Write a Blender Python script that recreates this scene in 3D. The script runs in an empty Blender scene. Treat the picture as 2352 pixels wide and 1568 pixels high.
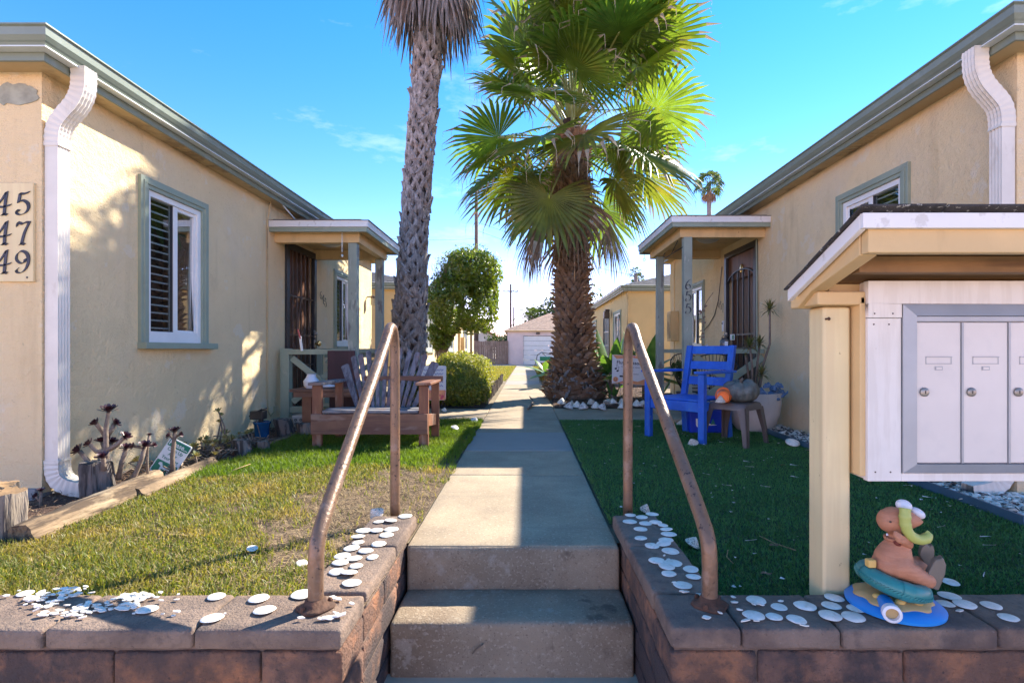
import bpy, math, random
import numpy as np
from math import radians, sin, cos, pi, sqrt, atan2
from mathutils import Vector, Matrix

# ------------------------------------------------------------------ camera, sky, sun, exposure
scene = bpy.context.scene
C = scene.collection
EYE = 0.88
cam_data = bpy.data.cameras.new('camera')
cam = bpy.data.objects.new('camera', cam_data)
C.objects.link(cam)
cam.location = (0, 0, EYE)
cam.rotation_euler = (radians(90), 0, 0)
cam_data.sensor_width = 36.0
cam_data.lens = 18.6
cam_data.shift_x = -31 / 2352
cam_data.shift_y = 20 / 2352
cam_data.clip_start = 0.05
cam_data.clip_end = 2000
scene.camera = cam

SUN_TO = Vector((0.97, 0.92, 1.0)).normalized()
SUN_EL = math.asin(SUN_TO.z)
SUN_AZ = math.atan2(SUN_TO.x, SUN_TO.y)
world = bpy.data.worlds.new('World')
scene.world = world
world.use_nodes = True
wn = world.node_tree.nodes
wl = world.node_tree.links
bgn = wn['Background']
sky = wn.new('ShaderNodeTexSky')
sky.sky_type = 'NISHITA'
sky.sun_disc = False
sky.sun_elevation = SUN_EL
sky.sun_rotation = SUN_AZ
sky.altitude = 20
sky.air_density = 0.55
sky.dust_density = 0.0
sky.ozone_density = 1.2
hsv = wn.new('ShaderNodeHueSaturation')
hsv.inputs['Saturation'].default_value = 1.38
wl.new(sky.outputs[0], hsv.inputs['Color'])
balance = wn.new('ShaderNodeVectorMath'); balance.operation = 'MULTIPLY'   # white balance of the whole sky
balance.inputs[1].default_value = (1.30, 0.585, 0.50)
wl.new(hsv.outputs[0], balance.inputs[0])
# faint streaks of high cloud over the whole sky
tcw = wn.new('ShaderNodeTexCoord'); mpw = wn.new('ShaderNodeMapping'); mpw.inputs['Scale'].default_value = (1.6, 1.6, 5.0)
wl.new(tcw.outputs['Generated'], mpw.inputs['Vector'])
cln = wn.new('ShaderNodeTexNoise'); cln.inputs['Scale'].default_value = 2.6; cln.inputs['Detail'].default_value = 8; cln.inputs['Roughness'].default_value = .62
wl.new(mpw.outputs[0], cln.inputs['Vector'])
clr = wn.new('ShaderNodeMapRange'); clr.inputs[1].default_value = .56; clr.inputs[2].default_value = .80; clr.inputs[3].default_value = 0; clr.inputs[4].default_value = .30
wl.new(cln.outputs[0], clr.inputs[0])
clm = wn.new('ShaderNodeMix'); clm.data_type = 'RGBA'; clm.inputs[7].default_value = (2.6, 2.5, 2.4, 1)
wl.new(clr.outputs[0], clm.inputs[0]); wl.new(balance.outputs[0], clm.inputs[6])
wl.new(clm.outputs[2], bgn.inputs[0])
bgn.inputs[1].default_value = 0.15

sun_data = bpy.data.lights.new('sun', 'SUN')
sun_data.energy = 2.0
sun_data.angle = radians(0.5)
sun_data.color = (1.0, 0.92, 0.78)
sun = bpy.data.objects.new('sun', sun_data)
C.objects.link(sun)
sun.rotation_euler = (-SUN_TO).to_track_quat('-Z', 'Y').to_euler()
sun.location = (20, 20, 25)

scene.view_settings.view_transform = 'Standard'
scene.view_settings.look = 'None'
scene.view_settings.gamma = 1.0
scene.view_settings.use_curve_mapping = False
scene.view_settings.exposure = 2.78
try:
    scene.cycles.max_bounces = 8
    scene.cycles.transparent_max_bounces = 16
except Exception:
    pass

R = random.Random(7)
NR = np.random.default_rng(7)

# ------------------------------------------------------------------ helpers
def at(x, y, Y):
    """point at depth Y seen at (x, y) in a 2352 wide view of the photograph"""
    return Vector(((x - 1207) * Y / 1215, Y, EYE - (y - 804) * Y / 1215))

def at_z(x, y, z=0.0):
    Y = (EYE - z) * 1215 / (y - 804)
    return Vector(((x - 1207) * Y / 1215, Y, z))

WORLD_BUILT = set()

def w_matrix(o):
    m = o.matrix_basis.copy()
    if o.parent:
        m = w_matrix(o.parent) @ o.matrix_parent_inverse @ m
    return m

def tag(o, label=None, cat=None, group=None, kind=None):
    if label: o['label'] = label
    if cat: o['category'] = cat
    if group: o['group'] = group
    if kind: o['kind'] = kind
    return o

def thing(name, label, cat, loc=(0, 0, 0), rz=0.0, group=None, world=False):
    o = bpy.data.objects.new(name, None)
    o.empty_display_size = 0.1
    C.objects.link(o)
    o.location = loc
    o.rotation_euler = (0, 0, rz)
    tag(o, label, cat, group)
    if world: WORLD_BUILT.add(o)
    return o

def parent_to(o, parent):
    if parent is None: return
    o.parent = parent
    top = parent
    while top.parent: top = top.parent
    if top in WORLD_BUILT:
        o.matrix_parent_inverse = w_matrix(parent).inverted()

class MB:
    def __init__(s):
        s.v = []; s.f = []; s.m = []; s.cur = 0
    def add(s, vs, fs):
        b = len(s.v)
        s.v.extend([tuple(x) for x in vs])
        for f in fs:
            s.f.append(tuple(b + i for i in f)); s.m.append(s.cur)
        return s
    def hexa(s, p):
        return s.add(p, [(0, 3, 2, 1), (4, 5, 6, 7), (0, 1, 5, 4), (1, 2, 6, 5), (2, 3, 7, 6), (3, 0, 4, 7)])
    def box(s, x0, x1, y0, y1, z0, z1):
        return s.hexa([(x0, y0, z0), (x1, y0, z0), (x1, y1, z0), (x0, y1, z0), (x0, y0, z1), (x1, y0, z1), (x1, y1, z1), (x0, y1, z1)])
    def mbox(s, M, u0, u1, v0, v1, o0, o1):
        return s.hexa([M(u0, v0, o0), M(u1, v0, o0), M(u1, v1, o0), M(u0, v1, o0), M(u0, v0, o1), M(u1, v0, o1), M(u1, v1, o1), M(u0, v1, o1)])
    def bar(s, a, b, w, d, up=(0, 0, 1), a2=1.0):
        """box from a to b; w along side, d along up"""
        a = Vector(a); b = Vector(b); t = (b - a).normalized()
        up = Vector(up)
        if abs(t.dot(up)) > .98: up = Vector((0, 1, 0))
        sd = t.cross(up).normalized(); un = sd.cross(t).normalized()
        p = []
        for c, k in ((a, 1.0), (b, a2)):
            for (i, j) in ((-1, -1), (1, -1), (1, 1), (-1, 1)):
                p.append(c + sd * (i * w / 2 * k) + un * (j * d / 2 * k))
        return s.add(p, [(0, 1, 2, 3), (7, 6, 5, 4), (0, 4, 5, 1), (1, 5, 6, 2), (2, 6, 7, 3), (3, 7, 4, 0)])
    def tube(s, pts, r, n=8, cap=True, closed=False, prof=None):
        pts = [Vector(p) for p in pts]
        N = len(pts)
        rr = r if isinstance(r, (list, tuple)) else [r] * N
        nrm = None
        rings = []
        for i in range(N):
            if closed: t = pts[(i + 1) % N] - pts[i - 1]
            else: t = pts[min(i + 1, N - 1)] - pts[max(i - 1, 0)]
            t.normalize()
            if nrm is None:
                ref = Vector((0, 0, 1)) if abs(t.z) < .9 else Vector((0, 1, 0))
                nrm = (ref - t * ref.dot(t)).normalized()
            else:
                nrm = (nrm - t * nrm.dot(t))
                nrm = nrm.normalized() if nrm.length > 1e-6 else t.orthogonal().normalized()
            bi = t.cross(nrm)
            ring = []
            if prof:
                for (a, b) in prof: ring.append(pts[i] + (nrm * a + bi * b) * rr[i])
            else:
                for k in range(n):
                    q = 2 * pi * k / n
                    ring.append(pts[i] + (nrm * cos(q) + bi * sin(q)) * rr[i])
            rings.append(ring)
        n = len(rings[0])
        vs = [p for ring in rings for p in ring]
        fs = []
        for i in range(N if closed else N - 1):
            j = (i + 1) % N
            for k in range(n):
                fs.append((i * n + k, i * n + (k + 1) % n, j * n + (k + 1) % n, j * n + k))
        if cap and not closed:
            fs.append(tuple(range(n - 1, -1, -1)))
            fs.append(tuple((N - 1) * n + k for k in range(n)))
        return s.add(vs, fs)
    def lathe(s, prof, n=24, c=(0, 0, 0), fn=None, axis=None):
        """prof = [(r, z)...]; fn(angle, r, z) may bend the radius"""
        vs = []; fs = []
        m = len(prof)
        for k in range(n):
            q = 2 * pi * k / n
            for (r, z) in prof:
                r2, z2 = fn(q, r, z) if fn else (r, z)
                vs.append(Vector((r2 * cos(q), r2 * sin(q), z2)))
        if axis is not None:
            qt = Vector((0, 0, 1)).rotation_difference(Vector(axis).normalized())
            vs = [qt @ v for v in vs]
        vs = [v + Vector(c) for v in vs]
        for k in range(n):
            k2 = (k + 1) % n
            for i in range(m - 1):
                fs.append((k * m + i, k2 * m + i, k2 * m + i + 1, k * m + i + 1))
        if prof[0][0] > 1e-5: fs.append(tuple(k * m for k in range(n - 1, -1, -1)))
        if prof[-1][0] > 1e-5: fs.append(tuple(k * m + m - 1 for k in range(n)))
        return s.add(vs, fs)
    def prism(s, poly, vec):
        """poly: planar 3D loop, extruded by vec"""
        n = len(poly); vec = Vector(vec)
        a = [Vector(p) for p in poly]; b = [p + vec for p in a]
        fs = [tuple(range(n - 1, -1, -1)), tuple(range(n, 2 * n))]
        for i in range(n):
            j = (i + 1) % n
            fs.append((i, j, n + j, n + i))
        return s.add(a + b, fs)
    def ell(s, c, r, n=16, m=9, q=None):
        prof = []
        vs = []; fs = []
        c = Vector(c)
        for i in range(m + 1):
            t = pi * i / m
            for k in range(n):
                a = 2 * pi * k / n
                p = Vector((r[0] * sin(t) * cos(a), r[1] * sin(t) * sin(a), -r[2] * cos(t)))
                if q is not None: p = q @ p
                vs.append(c + p)
        for i in range(m):
            for k in range(n):
                fs.append((i * n + k, i * n + (k + 1) % n, (i + 1) * n + (k + 1) % n, (i + 1) * n + k))
        return s.add(vs, fs)
    def mesh(s, name, mats):
        me = bpy.data.meshes.new(name)
        me.from_pydata(s.v, [], s.f)
        for m in (mats if isinstance(mats, (list, tuple)) else [mats]): me.materials.append(m)
        if any(s.m): me.polygons.foreach_set('material_index', s.m)
        me.update()
        return me

def fix_normals(me):
    import bmesh
    bm = bmesh.new(); bm.from_mesh(me)
    bmesh.ops.remove_doubles(bm, verts=bm.verts, dist=1e-6)
    bmesh.ops.recalc_face_normals(bm, faces=bm.faces)
    bm.to_mesh(me); bm.free()

def obj(name, mb, mats, parent=None, smooth=False, bevel=0.0, seg=2, fix=True, sub=0):
    me = mb.mesh(name, mats) if isinstance(mb, MB) else mb
    if fix and isinstance(mb, MB): fix_normals(me)
    if smooth:
        me.polygons.foreach_set('use_smooth', [True] * len(me.polygons))
        if smooth == 'auto':
            try: me.set_sharp_from_angle(angle=radians(40))
            except Exception: pass
    o = bpy.data.objects.new(name, me)
    C.objects.link(o)
    parent_to(o, parent)
    if bevel > 0:
        b = o.modifiers.new('bevel', 'BEVEL')
        b.width = bevel; b.segments = seg; b.limit_method = 'ANGLE'; b.angle_limit = radians(40)
        me.polygons.foreach_set('use_smooth', [True] * len(me.polygons))
        try: b.harden_normals = True
        except Exception: pass
    if sub:
        d = o.modifiers.new('subdivision', 'SUBSURF'); d.levels = sub; d.render_levels = sub
    return o

def struct(name, mb, mats, label=None, parent=None, **k):
    o = obj(name, mb, mats, parent, **k)
    o['kind'] = 'structure'
    if label: o['label'] = label
    return o

def fast_mesh(name, V, F, mats, mi=None, smooth=False):
    V = np.asarray(V, np.float32).reshape(-1, 3); F = np.asarray(F, np.int32)
    me = bpy.data.meshes.new(name)
    k = F.shape[1]; n = len(F)
    me.vertices.add(len(V)); me.vertices.foreach_set('co', V.ravel())
    me.loops.add(n * k); me.loops.foreach_set('vertex_index', F.ravel())
    me.polygons.add(n); me.polygons.foreach_set('loop_start', np.arange(0, n * k, k, dtype=np.int32))
    for m in (mats if isinstance(mats, (list, tuple)) else [mats]): me.materials.append(m)
    if mi is not None: me.polygons.foreach_set('material_index', np.asarray(mi, np.int32))
    if smooth: me.polygons.foreach_set('use_smooth', [True] * n)
    me.update(calc_edges=True)
    return me

def copy_tree(o, parent=None):
    c = o.copy(); C.objects.link(c)
    if parent: c.parent = parent
    for ch in [x for x in bpy.data.objects if x.parent == o]: copy_tree(ch, c)
    return c

# ------------------------------------------------------------------ materials
def mixrgb(nt, fac, a, b, blend='MIX'):
    m = nt.nodes.new('ShaderNodeMix'); m.data_type = 'RGBA'; m.blend_type = blend
    for sock, val in ((m.inputs[0], fac), (m.inputs[6], a), (m.inputs[7], b)):
        if hasattr(val, 'is_output'): nt.links.new(val, sock)
        else: sock.default_value = val if not isinstance(val, tuple) else (*val, 1.0)[:4]
    return m.outputs[2]

def noise(nt, vec, scale, detail=4, rough=.6):
    n = nt.nodes.new('ShaderNodeTexNoise')
    n.inputs['Scale'].default_value = scale; n.inputs['Detail'].default_value = detail; n.inputs['Roughness'].default_value = rough
    nt.links.new(vec, n.inputs['Vector'])
    m = nt.nodes.new('ShaderNodeMath'); m.operation = 'MULTIPLY_ADD'   # stretch the contrast
    nt.links.new(n.outputs[0], m.inputs[0]); m.inputs[1].default_value = 1.75; m.inputs[2].default_value = -.375
    return m.outputs[0]

def ramp(nt, val, lo, hi, a=0.0, b=1.0):
    m = nt.nodes.new('ShaderNodeMapRange'); m.clamp = True
    nt.links.new(val, m.inputs[0])
    m.inputs[1].default_value = lo; m.inputs[2].default_value = hi; m.inputs[3].default_value = a; m.inputs[4].default_value = b
    return m.outputs[0]

def mat(name, c, rough=.7, var=.12, scale=3.0, layers=(), bump=0.0, bscale=60.0, bdist=.004, bump2=None, metal=0.0,
        trans=0.0, tcol=None, stretch=(1, 1, 1), spec=.5, coat=0.0, grain=None, tint=.0, obj_space=False):
    """layers: (colour, scale, lo, hi, amount[, stretch]) masks of noise; trans: leaf translucency; grain: (colour, scale, stretch, amount)"""
    m = bpy.data.materials.new(name); m.use_nodes = True
    nt = m.node_tree
    b = nt.nodes['Principled BSDF']
    if obj_space:
        tc = nt.nodes.new('ShaderNodeTexCoord'); pos = tc.outputs['Object']
    else:
        g = nt.nodes.new('ShaderNodeNewGeometry'); pos = g.outputs['Position']
    def vec(st):
        if st == (1, 1, 1): return pos
        mp = nt.nodes.new('ShaderNodeMapping'); mp.inputs['Scale'].default_value = st
        nt.links.new(pos, mp.inputs['Vector']); return mp.outputs[0]
    base = vec(stretch)
    n0 = noise(nt, base, scale, 5)
    f = ramp(nt, n0, .3, .7)
    lo = tuple(max(0, x * (1 - var)) for x in c); hi = tuple(min(1, x * (1 + var)) for x in c)
    col = mixrgb(nt, f, lo, hi)
    if tint:
        oi = nt.nodes.new('ShaderNodeObjectInfo')
        fr = ramp(nt, oi.outputs['Random'], 0, 1, 1 - tint, 1 + tint)
        cm = nt.nodes.new('ShaderNodeVectorMath'); cm.operation = 'SCALE'
        nt.links.new(col, cm.inputs[0]); nt.links.new(fr, cm.inputs['Scale']); col = cm.outputs[0]
    if grain:
        gn = noise(nt, vec(grain[2]), grain[1], 3, .65)
        col = mixrgb(nt, ramp(nt, gn, .42, .62, 0, grain[3]), col, grain[0])
    for L in layers:
        ln = noise(nt, vec(L[5]) if len(L) > 5 else base, L[1], 5, .62)
        col = mixrgb(nt, ramp(nt, ln, L[2], L[3], 0, L[4]), col, L[0])
    nt.links.new(col, b.inputs['Base Color'])
    b.inputs['Roughness'].default_value = rough
    b.inputs['Metallic'].default_value = metal
    b.inputs['Specular IOR Level'].default_value = spec
    if coat: b.inputs['Coat Weight'].default_value = coat
    if bump:
        hn = noise(nt, vec(grain[2]) if grain else base, bscale, 4, .6)
        if bump2:
            h2 = noise(nt, base, bump2[0], 3, .5)
            mm = nt.nodes.new('ShaderNodeMath'); mm.operation = 'MULTIPLY_ADD'
            nt.links.new(h2, mm.inputs[0]); mm.inputs[1].default_value = bump2[1]; nt.links.new(hn, mm.inputs[2]); hn = mm.outputs[0]
        bp = nt.nodes.new('ShaderNodeBump'); bp.inputs['Strength'].default_value = bump; bp.inputs['Distance'].default_value = bdist
        nt.links.new(hn, bp.inputs['Height']); nt.links.new(bp.outputs[0], b.inputs['Normal'])
    if trans:
        t = nt.nodes.new('ShaderNodeBsdfTranslucent')
        if tcol is None:
            cm = nt.nodes.new('ShaderNodeVectorMath'); cm.operation = 'MULTIPLY'
            nt.links.new(col, cm.inputs[0]); cm.inputs[1].default_value = (2.0, 1.9, .7); nt.links.new(cm.outputs[0], t.inputs[0])
        else: t.inputs[0].default_value = (*tcol, 1)
        mx = nt.nodes.new('ShaderNodeMixShader'); mx.inputs[0].default_value = trans
        out = nt.nodes['Material Output']
        nt.links.new(b.outputs[0], mx.inputs[1]); nt.links.new(t.outputs[0], mx.inputs[2]); nt.links.new(mx.outputs[0], out.inputs[0])
    return m

def glass(name, tint=(.55, .62, .62), refl=1.0, base=.08):
    m = bpy.data.materials.new(name); m.use_nodes = True
    nt = m.node_tree; nt.nodes.remove(nt.nodes['Principled BSDF'])
    tr = nt.nodes.new('ShaderNodeBsdfTransparent'); tr.inputs[0].default_value = (*tint, 1)
    gl = nt.nodes.new('ShaderNodeBsdfGlossy'); gl.inputs['Roughness'].default_value = .015
    gl.inputs[0].default_value = (.95, .97, 1, 1)
    fr = nt.nodes.new('ShaderNodeLayerWeight'); fr.inputs[0].default_value = .5
    pw = nt.nodes.new('ShaderNodeMath'); pw.operation = 'POWER'; pw.inputs[1].default_value = 3.5
    nt.links.new(fr.outputs['Facing'], pw.inputs[0])
    g = nt.nodes.new('ShaderNodeNewGeometry')
    ns = noise(nt, g.outputs['Position'], 2.2, 1)
    bp = nt.nodes.new('ShaderNodeBump'); bp.inputs['Strength'].default_value = .10; bp.inputs['Distance'].default_value = .01
    nt.links.new(ns, bp.inputs['Height']); nt.links.new(bp.outputs[0], gl.inputs['Normal'])
    f = ramp(nt, pw.outputs[0], 0, 1, base, 1.0)
    mx = nt.nodes.new('ShaderNodeMixShader')
    nt.links.new(f, mx.inputs[0]); nt.links.new(tr.outputs[0], mx.inputs[1]); nt.links.new(gl.outputs[0], mx.inputs[2])
    nt.links.new(mx.outputs[0], nt.nodes['Material Output'].inputs[0])
    return m

def leafmat(name, c, straw, t=.45, scale=1.3, lo=.5, hi=.68, amt=.8, layers=(), rough=.5):
    """foliage: green varied per clump and straw coloured in patches, light comes through"""
    return mat(name, c, rough, .35, 35.0, layers=((straw, scale, lo, hi, amt),) + tuple(layers), trans=t)

STUCCO = mat('stucco', (.78, .60, .345), .9, .05, 1.2,
             layers=(((.70, .58, .42), 1.3, .50, .85, .45), ((.45, .32, .18), 2.4, .62, .95, .30), ((.76, .69, .57), 3.6, .70, .76, .38), ((.42, .29, .15), 5.0, .60, .95, .38, (1, 1, .12)), ((.30, .24, .17), 30, .78, .86, .35)),
             bump=.9, bscale=95, bdist=.006, bump2=(22, 1.3))
STUCCO2 = mat('stucco_yellow', (.70, .50, .24), .9, .05, 1.2, layers=(((.74, .60, .40), 1.1, .55, .75, .4), ((.45, .32, .18), 2.2, .64, .8, .25)), bump=.4, bscale=110, bdist=.006)
SOFFIT = mat('soffit_paint', (.55, .40, .21), .85, .08, 2.0, layers=(((.20, .13, .07), 2.2, .58, .72, .55),), bump=.2, bscale=40)
FOUND = mat('foundation', (.25, .25, .25), .95, .2, 5, bump=.6, bscale=40, bdist=.01)
SAGE = mat('sage_trim', (.275, .315, .235), .55, .08, 3, layers=(((.42, .40, .30), 9, .70, .9, .5), ((.13, .14, .11), 24, .82, .88, .5)), bump=.15, bscale=60)
SAGE_D = mat('sage_post', (.26, .30, .25), .6, .10, 3, layers=(((.10, .08, .09), 7, .62, .70, .7, (1, 1, .3)), ((.45, .44, .38), 16, .66, .72, .5, (1, 1, .3))), bump=.25, bscale=50)
GUTTER = mat('gutter_green', (.19, .225, .18), .38, .06, 2, layers=(((.28, .33, .31), 6, .6, .8, .3),), spec=.6)
PALE_GREY = mat('gutter_highlight', (.62, .66, .64), .35, .05, 4)  # pale tone for the gutter's painted highlight, also a cable and chain
WHITE = mat('white_vinyl', (.80, .78, .74), .4, .03, 4)
OFFWHITE = mat('downspout_white', (.70, .65, .565), .42, .05, 5, layers=(((.45, .38, .28), 7, .64, .78, .4, (1, 1, .4)),))
FASCIA = mat('fascia_white', (.78, .76, .74), .6, .05, 3, layers=(((.4, .36, .3), 12, .66, .74, .4),))
YBOARD = mat('painted_board', (.68, .47, .225), .65, .08, 2, layers=(((.30, .13, .05), 13, .84, .90, .8), ((.40, .27, .13), 4, .58, .75, .35, (1, 1, .3))), bump=.2, bscale=60)
YPOST = mat('painted_post', (.76, .62, .34), .6, .06, 2, layers=(((.45, .33, .16), 10, .76, .86, .4, (1, 1, .12)), ((.25, .15, .08), 40, .84, .88, .5)), bump=.2, bscale=30, grain=((.68, .52, .29), 18, (1, 1, .06), .5))
BROWNWOOD = mat('raw_underside', (.24, .13, .05), .75, .2, 4, grain=((.10, .05, .02), 14, (.06, 1, 1), .8), bump=.3)
PLY = mat('panel_white', (.78, .73, .66), .75, .03, 6, layers=(((.55, .47, .37), 6, .66, .9, .4, (1, 1, .3)), ((.4, .33, .25), 50, .82, .88, .4)), grain=((.66, .60, .52), 30, (1, 1, .1), .4), bump=.15)
ALU = mat('aluminium_frame', (.36, .38, .40), .42, .05, 6, metal=.35)
ALUD = mat('mailbox_door', (.66, .62, .575), .45, .03, 4, layers=(((.5, .49, .48), 9, .6, .8, .2),), metal=.1)
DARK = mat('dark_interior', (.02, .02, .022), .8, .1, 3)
BLACKM = mat('black_metal', (.022, .024, .027), .4, .2, 5)
BRONZE = mat('brown_metal', (.10, .065, .05), .42, .2, 7)
BROWNDOOR = mat('brown_door', (.13, .055, .03), .5, .25, 2, grain=((.07, .03, .015), 12, (1, 1, .08), .7))
BRASS = mat('brass', (.7, .5, .2), .25, .08, 12, metal=.9)
CHROME = mat('tarnished_steel', (.30, .28, .25), .42, .15, 12, metal=.8)
CURTAIN = mat('curtain', (.62, .60, .56), .9, .05, 6, stretch=(1, 1, .1))
BLIND = mat('blind_slat', (.82, .80, .77), .6, .05, 5)
SCREEN = mat('insect_screen', (.035, .035, .045), .9, .1, 40)
GLASS = glass('window_glass', (.75, .8, .8), base=.08)
GLASS_R = glass('bright_glass', (.6, .66, .66), base=.42)
SHINGLE = mat('shingle', (.16, .15, .15), .9, .25, 9, layers=(((.30, .27, .25), 14, .5, .7, .5),), bump=.5, bscale=160, tint=.2)
SHINGLE_T = mat('shingle_tan', (.40, .27, .19), .9, .2, 6, layers=(((.55, .40, .30), 9, .5, .7, .5),), bump=.4, bscale=120, tint=.15)
SHINGLE_D = mat('shingle_dark', (.05, .045, .045), .95, .3, 20, layers=(((.5, .48, .42), 60, .70, .74, .7),), bump=.8, bscale=200)
CONC = mat('concrete_tan', (.37, .285, .19), .88, .12, 1.8, layers=(((.25, .19, .135), 3.2, .45, .85, .6), ((.55, .45, .34), 70, .60, .76, .6), ((.12, .09, .065), 95, .64, .76, .7), ((.24, .17, .12), 11, .6, .9, .4), ((.20, .16, .12), 1.1, .66, .74, .25, (1, 6, 1))), bump=.35, bscale=180, bdist=.003)
CONC_G = mat('concrete_grey', (.31, .275, .24), .85, .05, 2, layers=(((.25, .225, .20), 4, .5, .7, .4), ((.20, .2, .2), 120, .64, .72, .3)), bump=.2, bscale=180, bdist=.002)
WALKC = mat('sidewalk_concrete', (.50, .41, .31), .9, .08, 2, layers=(((.4, .33, .26), 1.2, .5, .8, .4),), bump=.3, bscale=150)
CONC_S = mat('concrete_step', (.33, .25, .17), .9, .14, 2.2, layers=(((.19, .13, .085), 2.6, .42, .72, .75), ((.42, .35, .27), 2.1, .58, .85, .5), ((.50, .41, .31), 75, .60, .76, .55), ((.12, .08, .055), 95, .66, .78, .6), ((.09, .06, .045), 5.0, .68, .78, .65, (1, 1, .6)), ((.44, .38, .31), 7.0, .70, .80, .5)), bump=.6, bscale=130, bdist=.004)
BLOCK = mat('slump_block', (.20, .105, .07), .95, .25, 3.0, layers=(((.42, .175, .08), 4.5, .48, .74, .85), ((.05, .04, .042), 3.2, .42, .62, .9), ((.07, .05, .045), 22, .52, .78, .65), ((.04, .03, .03), 70, .78, .84, .7)), bump=.9, bscale=90, bdist=.008, tint=.12)
CAP = mat('block_cap', (.235, .165, .125), .95, .15, 4.0, layers=(((.34, .20, .12), 3.5, .55, .8, .5), ((.085, .06, .055), 2.6, .46, .72, .7), ((.10, .075, .065), 18, .52, .8, .65), ((.07, .05, .05), 80, .78, .84, .6), ((.36, .29, .24), 60, .74, .82, .3)), bump=.8, bscale=110, bdist=.006, tint=.08)
MORTAR = mat('mortar', (.16, .11, .085), .95, .2, 20, bump=.6, bscale=120)
RUST = mat('rusty_pipe', (.20, .12, .075), .38, .14, 6, layers=(((.33, .165, .08), 7, .50, .85, .6), ((.10, .05, .03), 14, .66, .95, .5), ((.045, .026, .022), 46, .69, .75, .95), ((.36, .28, .25), 12, .66, .80, .3)), bump=.6, bscale=55, bdist=.003, metal=.25, spec=.6)
RUSTP = mat('rust_plate', (.10, .045, .025), .85, .4, 20, bump=.6)
GREYWOOD = mat('weathered_wood', (.20, .20, .215), .8, .2, 3, grain=((.10, .09, .10), 26, (.12, 1, 1), .8), layers=(((.26, .15, .11), 5, .58, .72, .5),), bump=.4, bscale=30, bdist=.004)
GREYWOOD_V = mat('weathered_slat', (.165, .165, .195), .8, .2, 3, grain=((.07, .065, .08), 30, (1, 1, .1), .8), layers=(((.22, .12, .10), 4, .6, .72, .5),), bump=.4, bscale=30, bdist=.004)
REDWOOD = mat('redwood_stain', (.22, .09, .042), .6, .2, 3, grain=((.17, .06, .035), 22, (1, 1, .12), .8), layers=(((.36, .26, .20), 8, .6, .72, .4, (1, 1, .2)),), bump=.35, bscale=24, bdist=.003)
REDWOOD_H = mat('redwood_board', (.185, .09, .055), .65, .2, 3, grain=((.11, .05, .035), 16, (.10, 1, 1), .9), layers=(((.33, .25, .21), 9, .58, .7, .4, (.2, 1, 1)),), bump=.35, bscale=20, bdist=.003)
STUMP = mat('stump_wood', (.175, .145, .125), .95, .25, 4, grain=((.04, .032, .028), 26, (1, 1, .09), .9), layers=(((.32, .26, .2), 7, .55, .7, .6, (1, 1, .2)),), bump=1.0, bscale=26, bdist=.015)
LOG = mat('log_wood', (.24, .165, .10), .95, .25, 4, grain=((.06, .04, .028), 24, (1, .12, 1), .85), layers=(((.40, .31, .20), 6, .52, .68, .7, (1, .3, 1)),), bump=1.0, bscale=22, bdist=.015)
CUTWOOD = mat('cut_end', (.28, .17, .085), .9, .2, 12, bump=.5)
SOIL = mat('soil', (.16, .105, .065), 1, .3, 5, layers=(((.30, .215, .13), 10, .5, .68, .7), ((.06, .04, .03), 40, .58, .7, .6)), bump=1.0, bscale=60, bdist=.02)
MULCH = mat('mulch', (.085, .045, .03), 1, .4, 16, layers=(((.2, .12, .08), 40, .58, .68, .7),), bump=1.0, bscale=50, bdist=.03)
GROUND = mat('ground', (.20, .155, .10), 1, .2, 1, bump=.5, bscale=30)
ASPHALT = mat('road_concrete', (.40, .33, .26), .95, .1, 2, bump=.3, bscale=150)  # unseen road, toned pale to bounce warm sunlight onto shaded fronts
GRASS = mat('lawn_grass', (.13, .16, .03), .5, .35, 60, layers=(((.30, .225, .085), 2.6, .50, .75, .7), ((.42, .32, .15), 90, .56, .66, .85)), trans=.42)
GRASS2 = mat('lush_grass', (.10, .165, .02), .5, .35, 50, layers=(((.16, .20, .04), 2.0, .5, .75, .6),), trans=.45)
STRAW = mat('dry_straw', (.42, .30, .15), .8, .35, 90, layers=(((.22, .14, .08), 60, .5, .7, .7),), trans=.2, tcol=(.4, .28, .14))
TURF = mat('turf_pile', (.095, .23, .05), .6, .3, 70, layers=(((.09, .19, .08), 130, .58, .72, .6), ((.03, .085, .02), 2.5, .5, .7, .4)), trans=.2, tcol=(.06, .17, .04))
TURFB = mat('turf_base', (.02, .06, .02), .9, .3, 60, bump=.8, bscale=200, bdist=.01)
SHELLW = mat('shell_white', (.84, .79, .70), .5, .08, 30, layers=(((.56, .47, .36), 45, .58, .80, .55), ((.66, .58, .46), 9, .55, .75, .5)), bump=.15, bscale=120, tint=.07)
SHELLM = mat('shell_mixed', (.62, .57, .52), .6, .25, 25, layers=(((.32, .24, .2), 35, .55, .68, .7), ((.85, .83, .8), 18, .5, .62, .6)), bump=.3, bscale=90)
SHELLD = mat('shell_dark', (.11, .09, .09), .6, .3, 30, layers=(((.4, .33, .3), 30, .58, .7, .6),))
SNAIL = mat('striped_shell', (.72, .62, .50), .55, .1, 20, layers=(((.06, .05, .05), 150, .50, .66, .8, (1, 1, 2.2)),), bump=.3, bscale=80)
BLUEP = mat('blue_paint', (.012, .105, .52), .5, .15, 4, layers=(((.04, .20, .62), 6, .55, .80, .5, (1, 1, .3)), ((.12, .20, .36), 22, .72, .80, .6)), bump=.3, bscale=50)
STOOLP = mat('brown_plastic', (.105, .088, .082), .35, .05, 3)
PUMPK = mat('pumpkin_skin', (.14, .15, .13), .5, .15, 10, layers=(((.22, .24, .22), 22, .56, .7, .5), ((.06, .07, .07), 14, .58, .7, .5)), bump=.5, bscale=35, bdist=.01)
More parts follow.
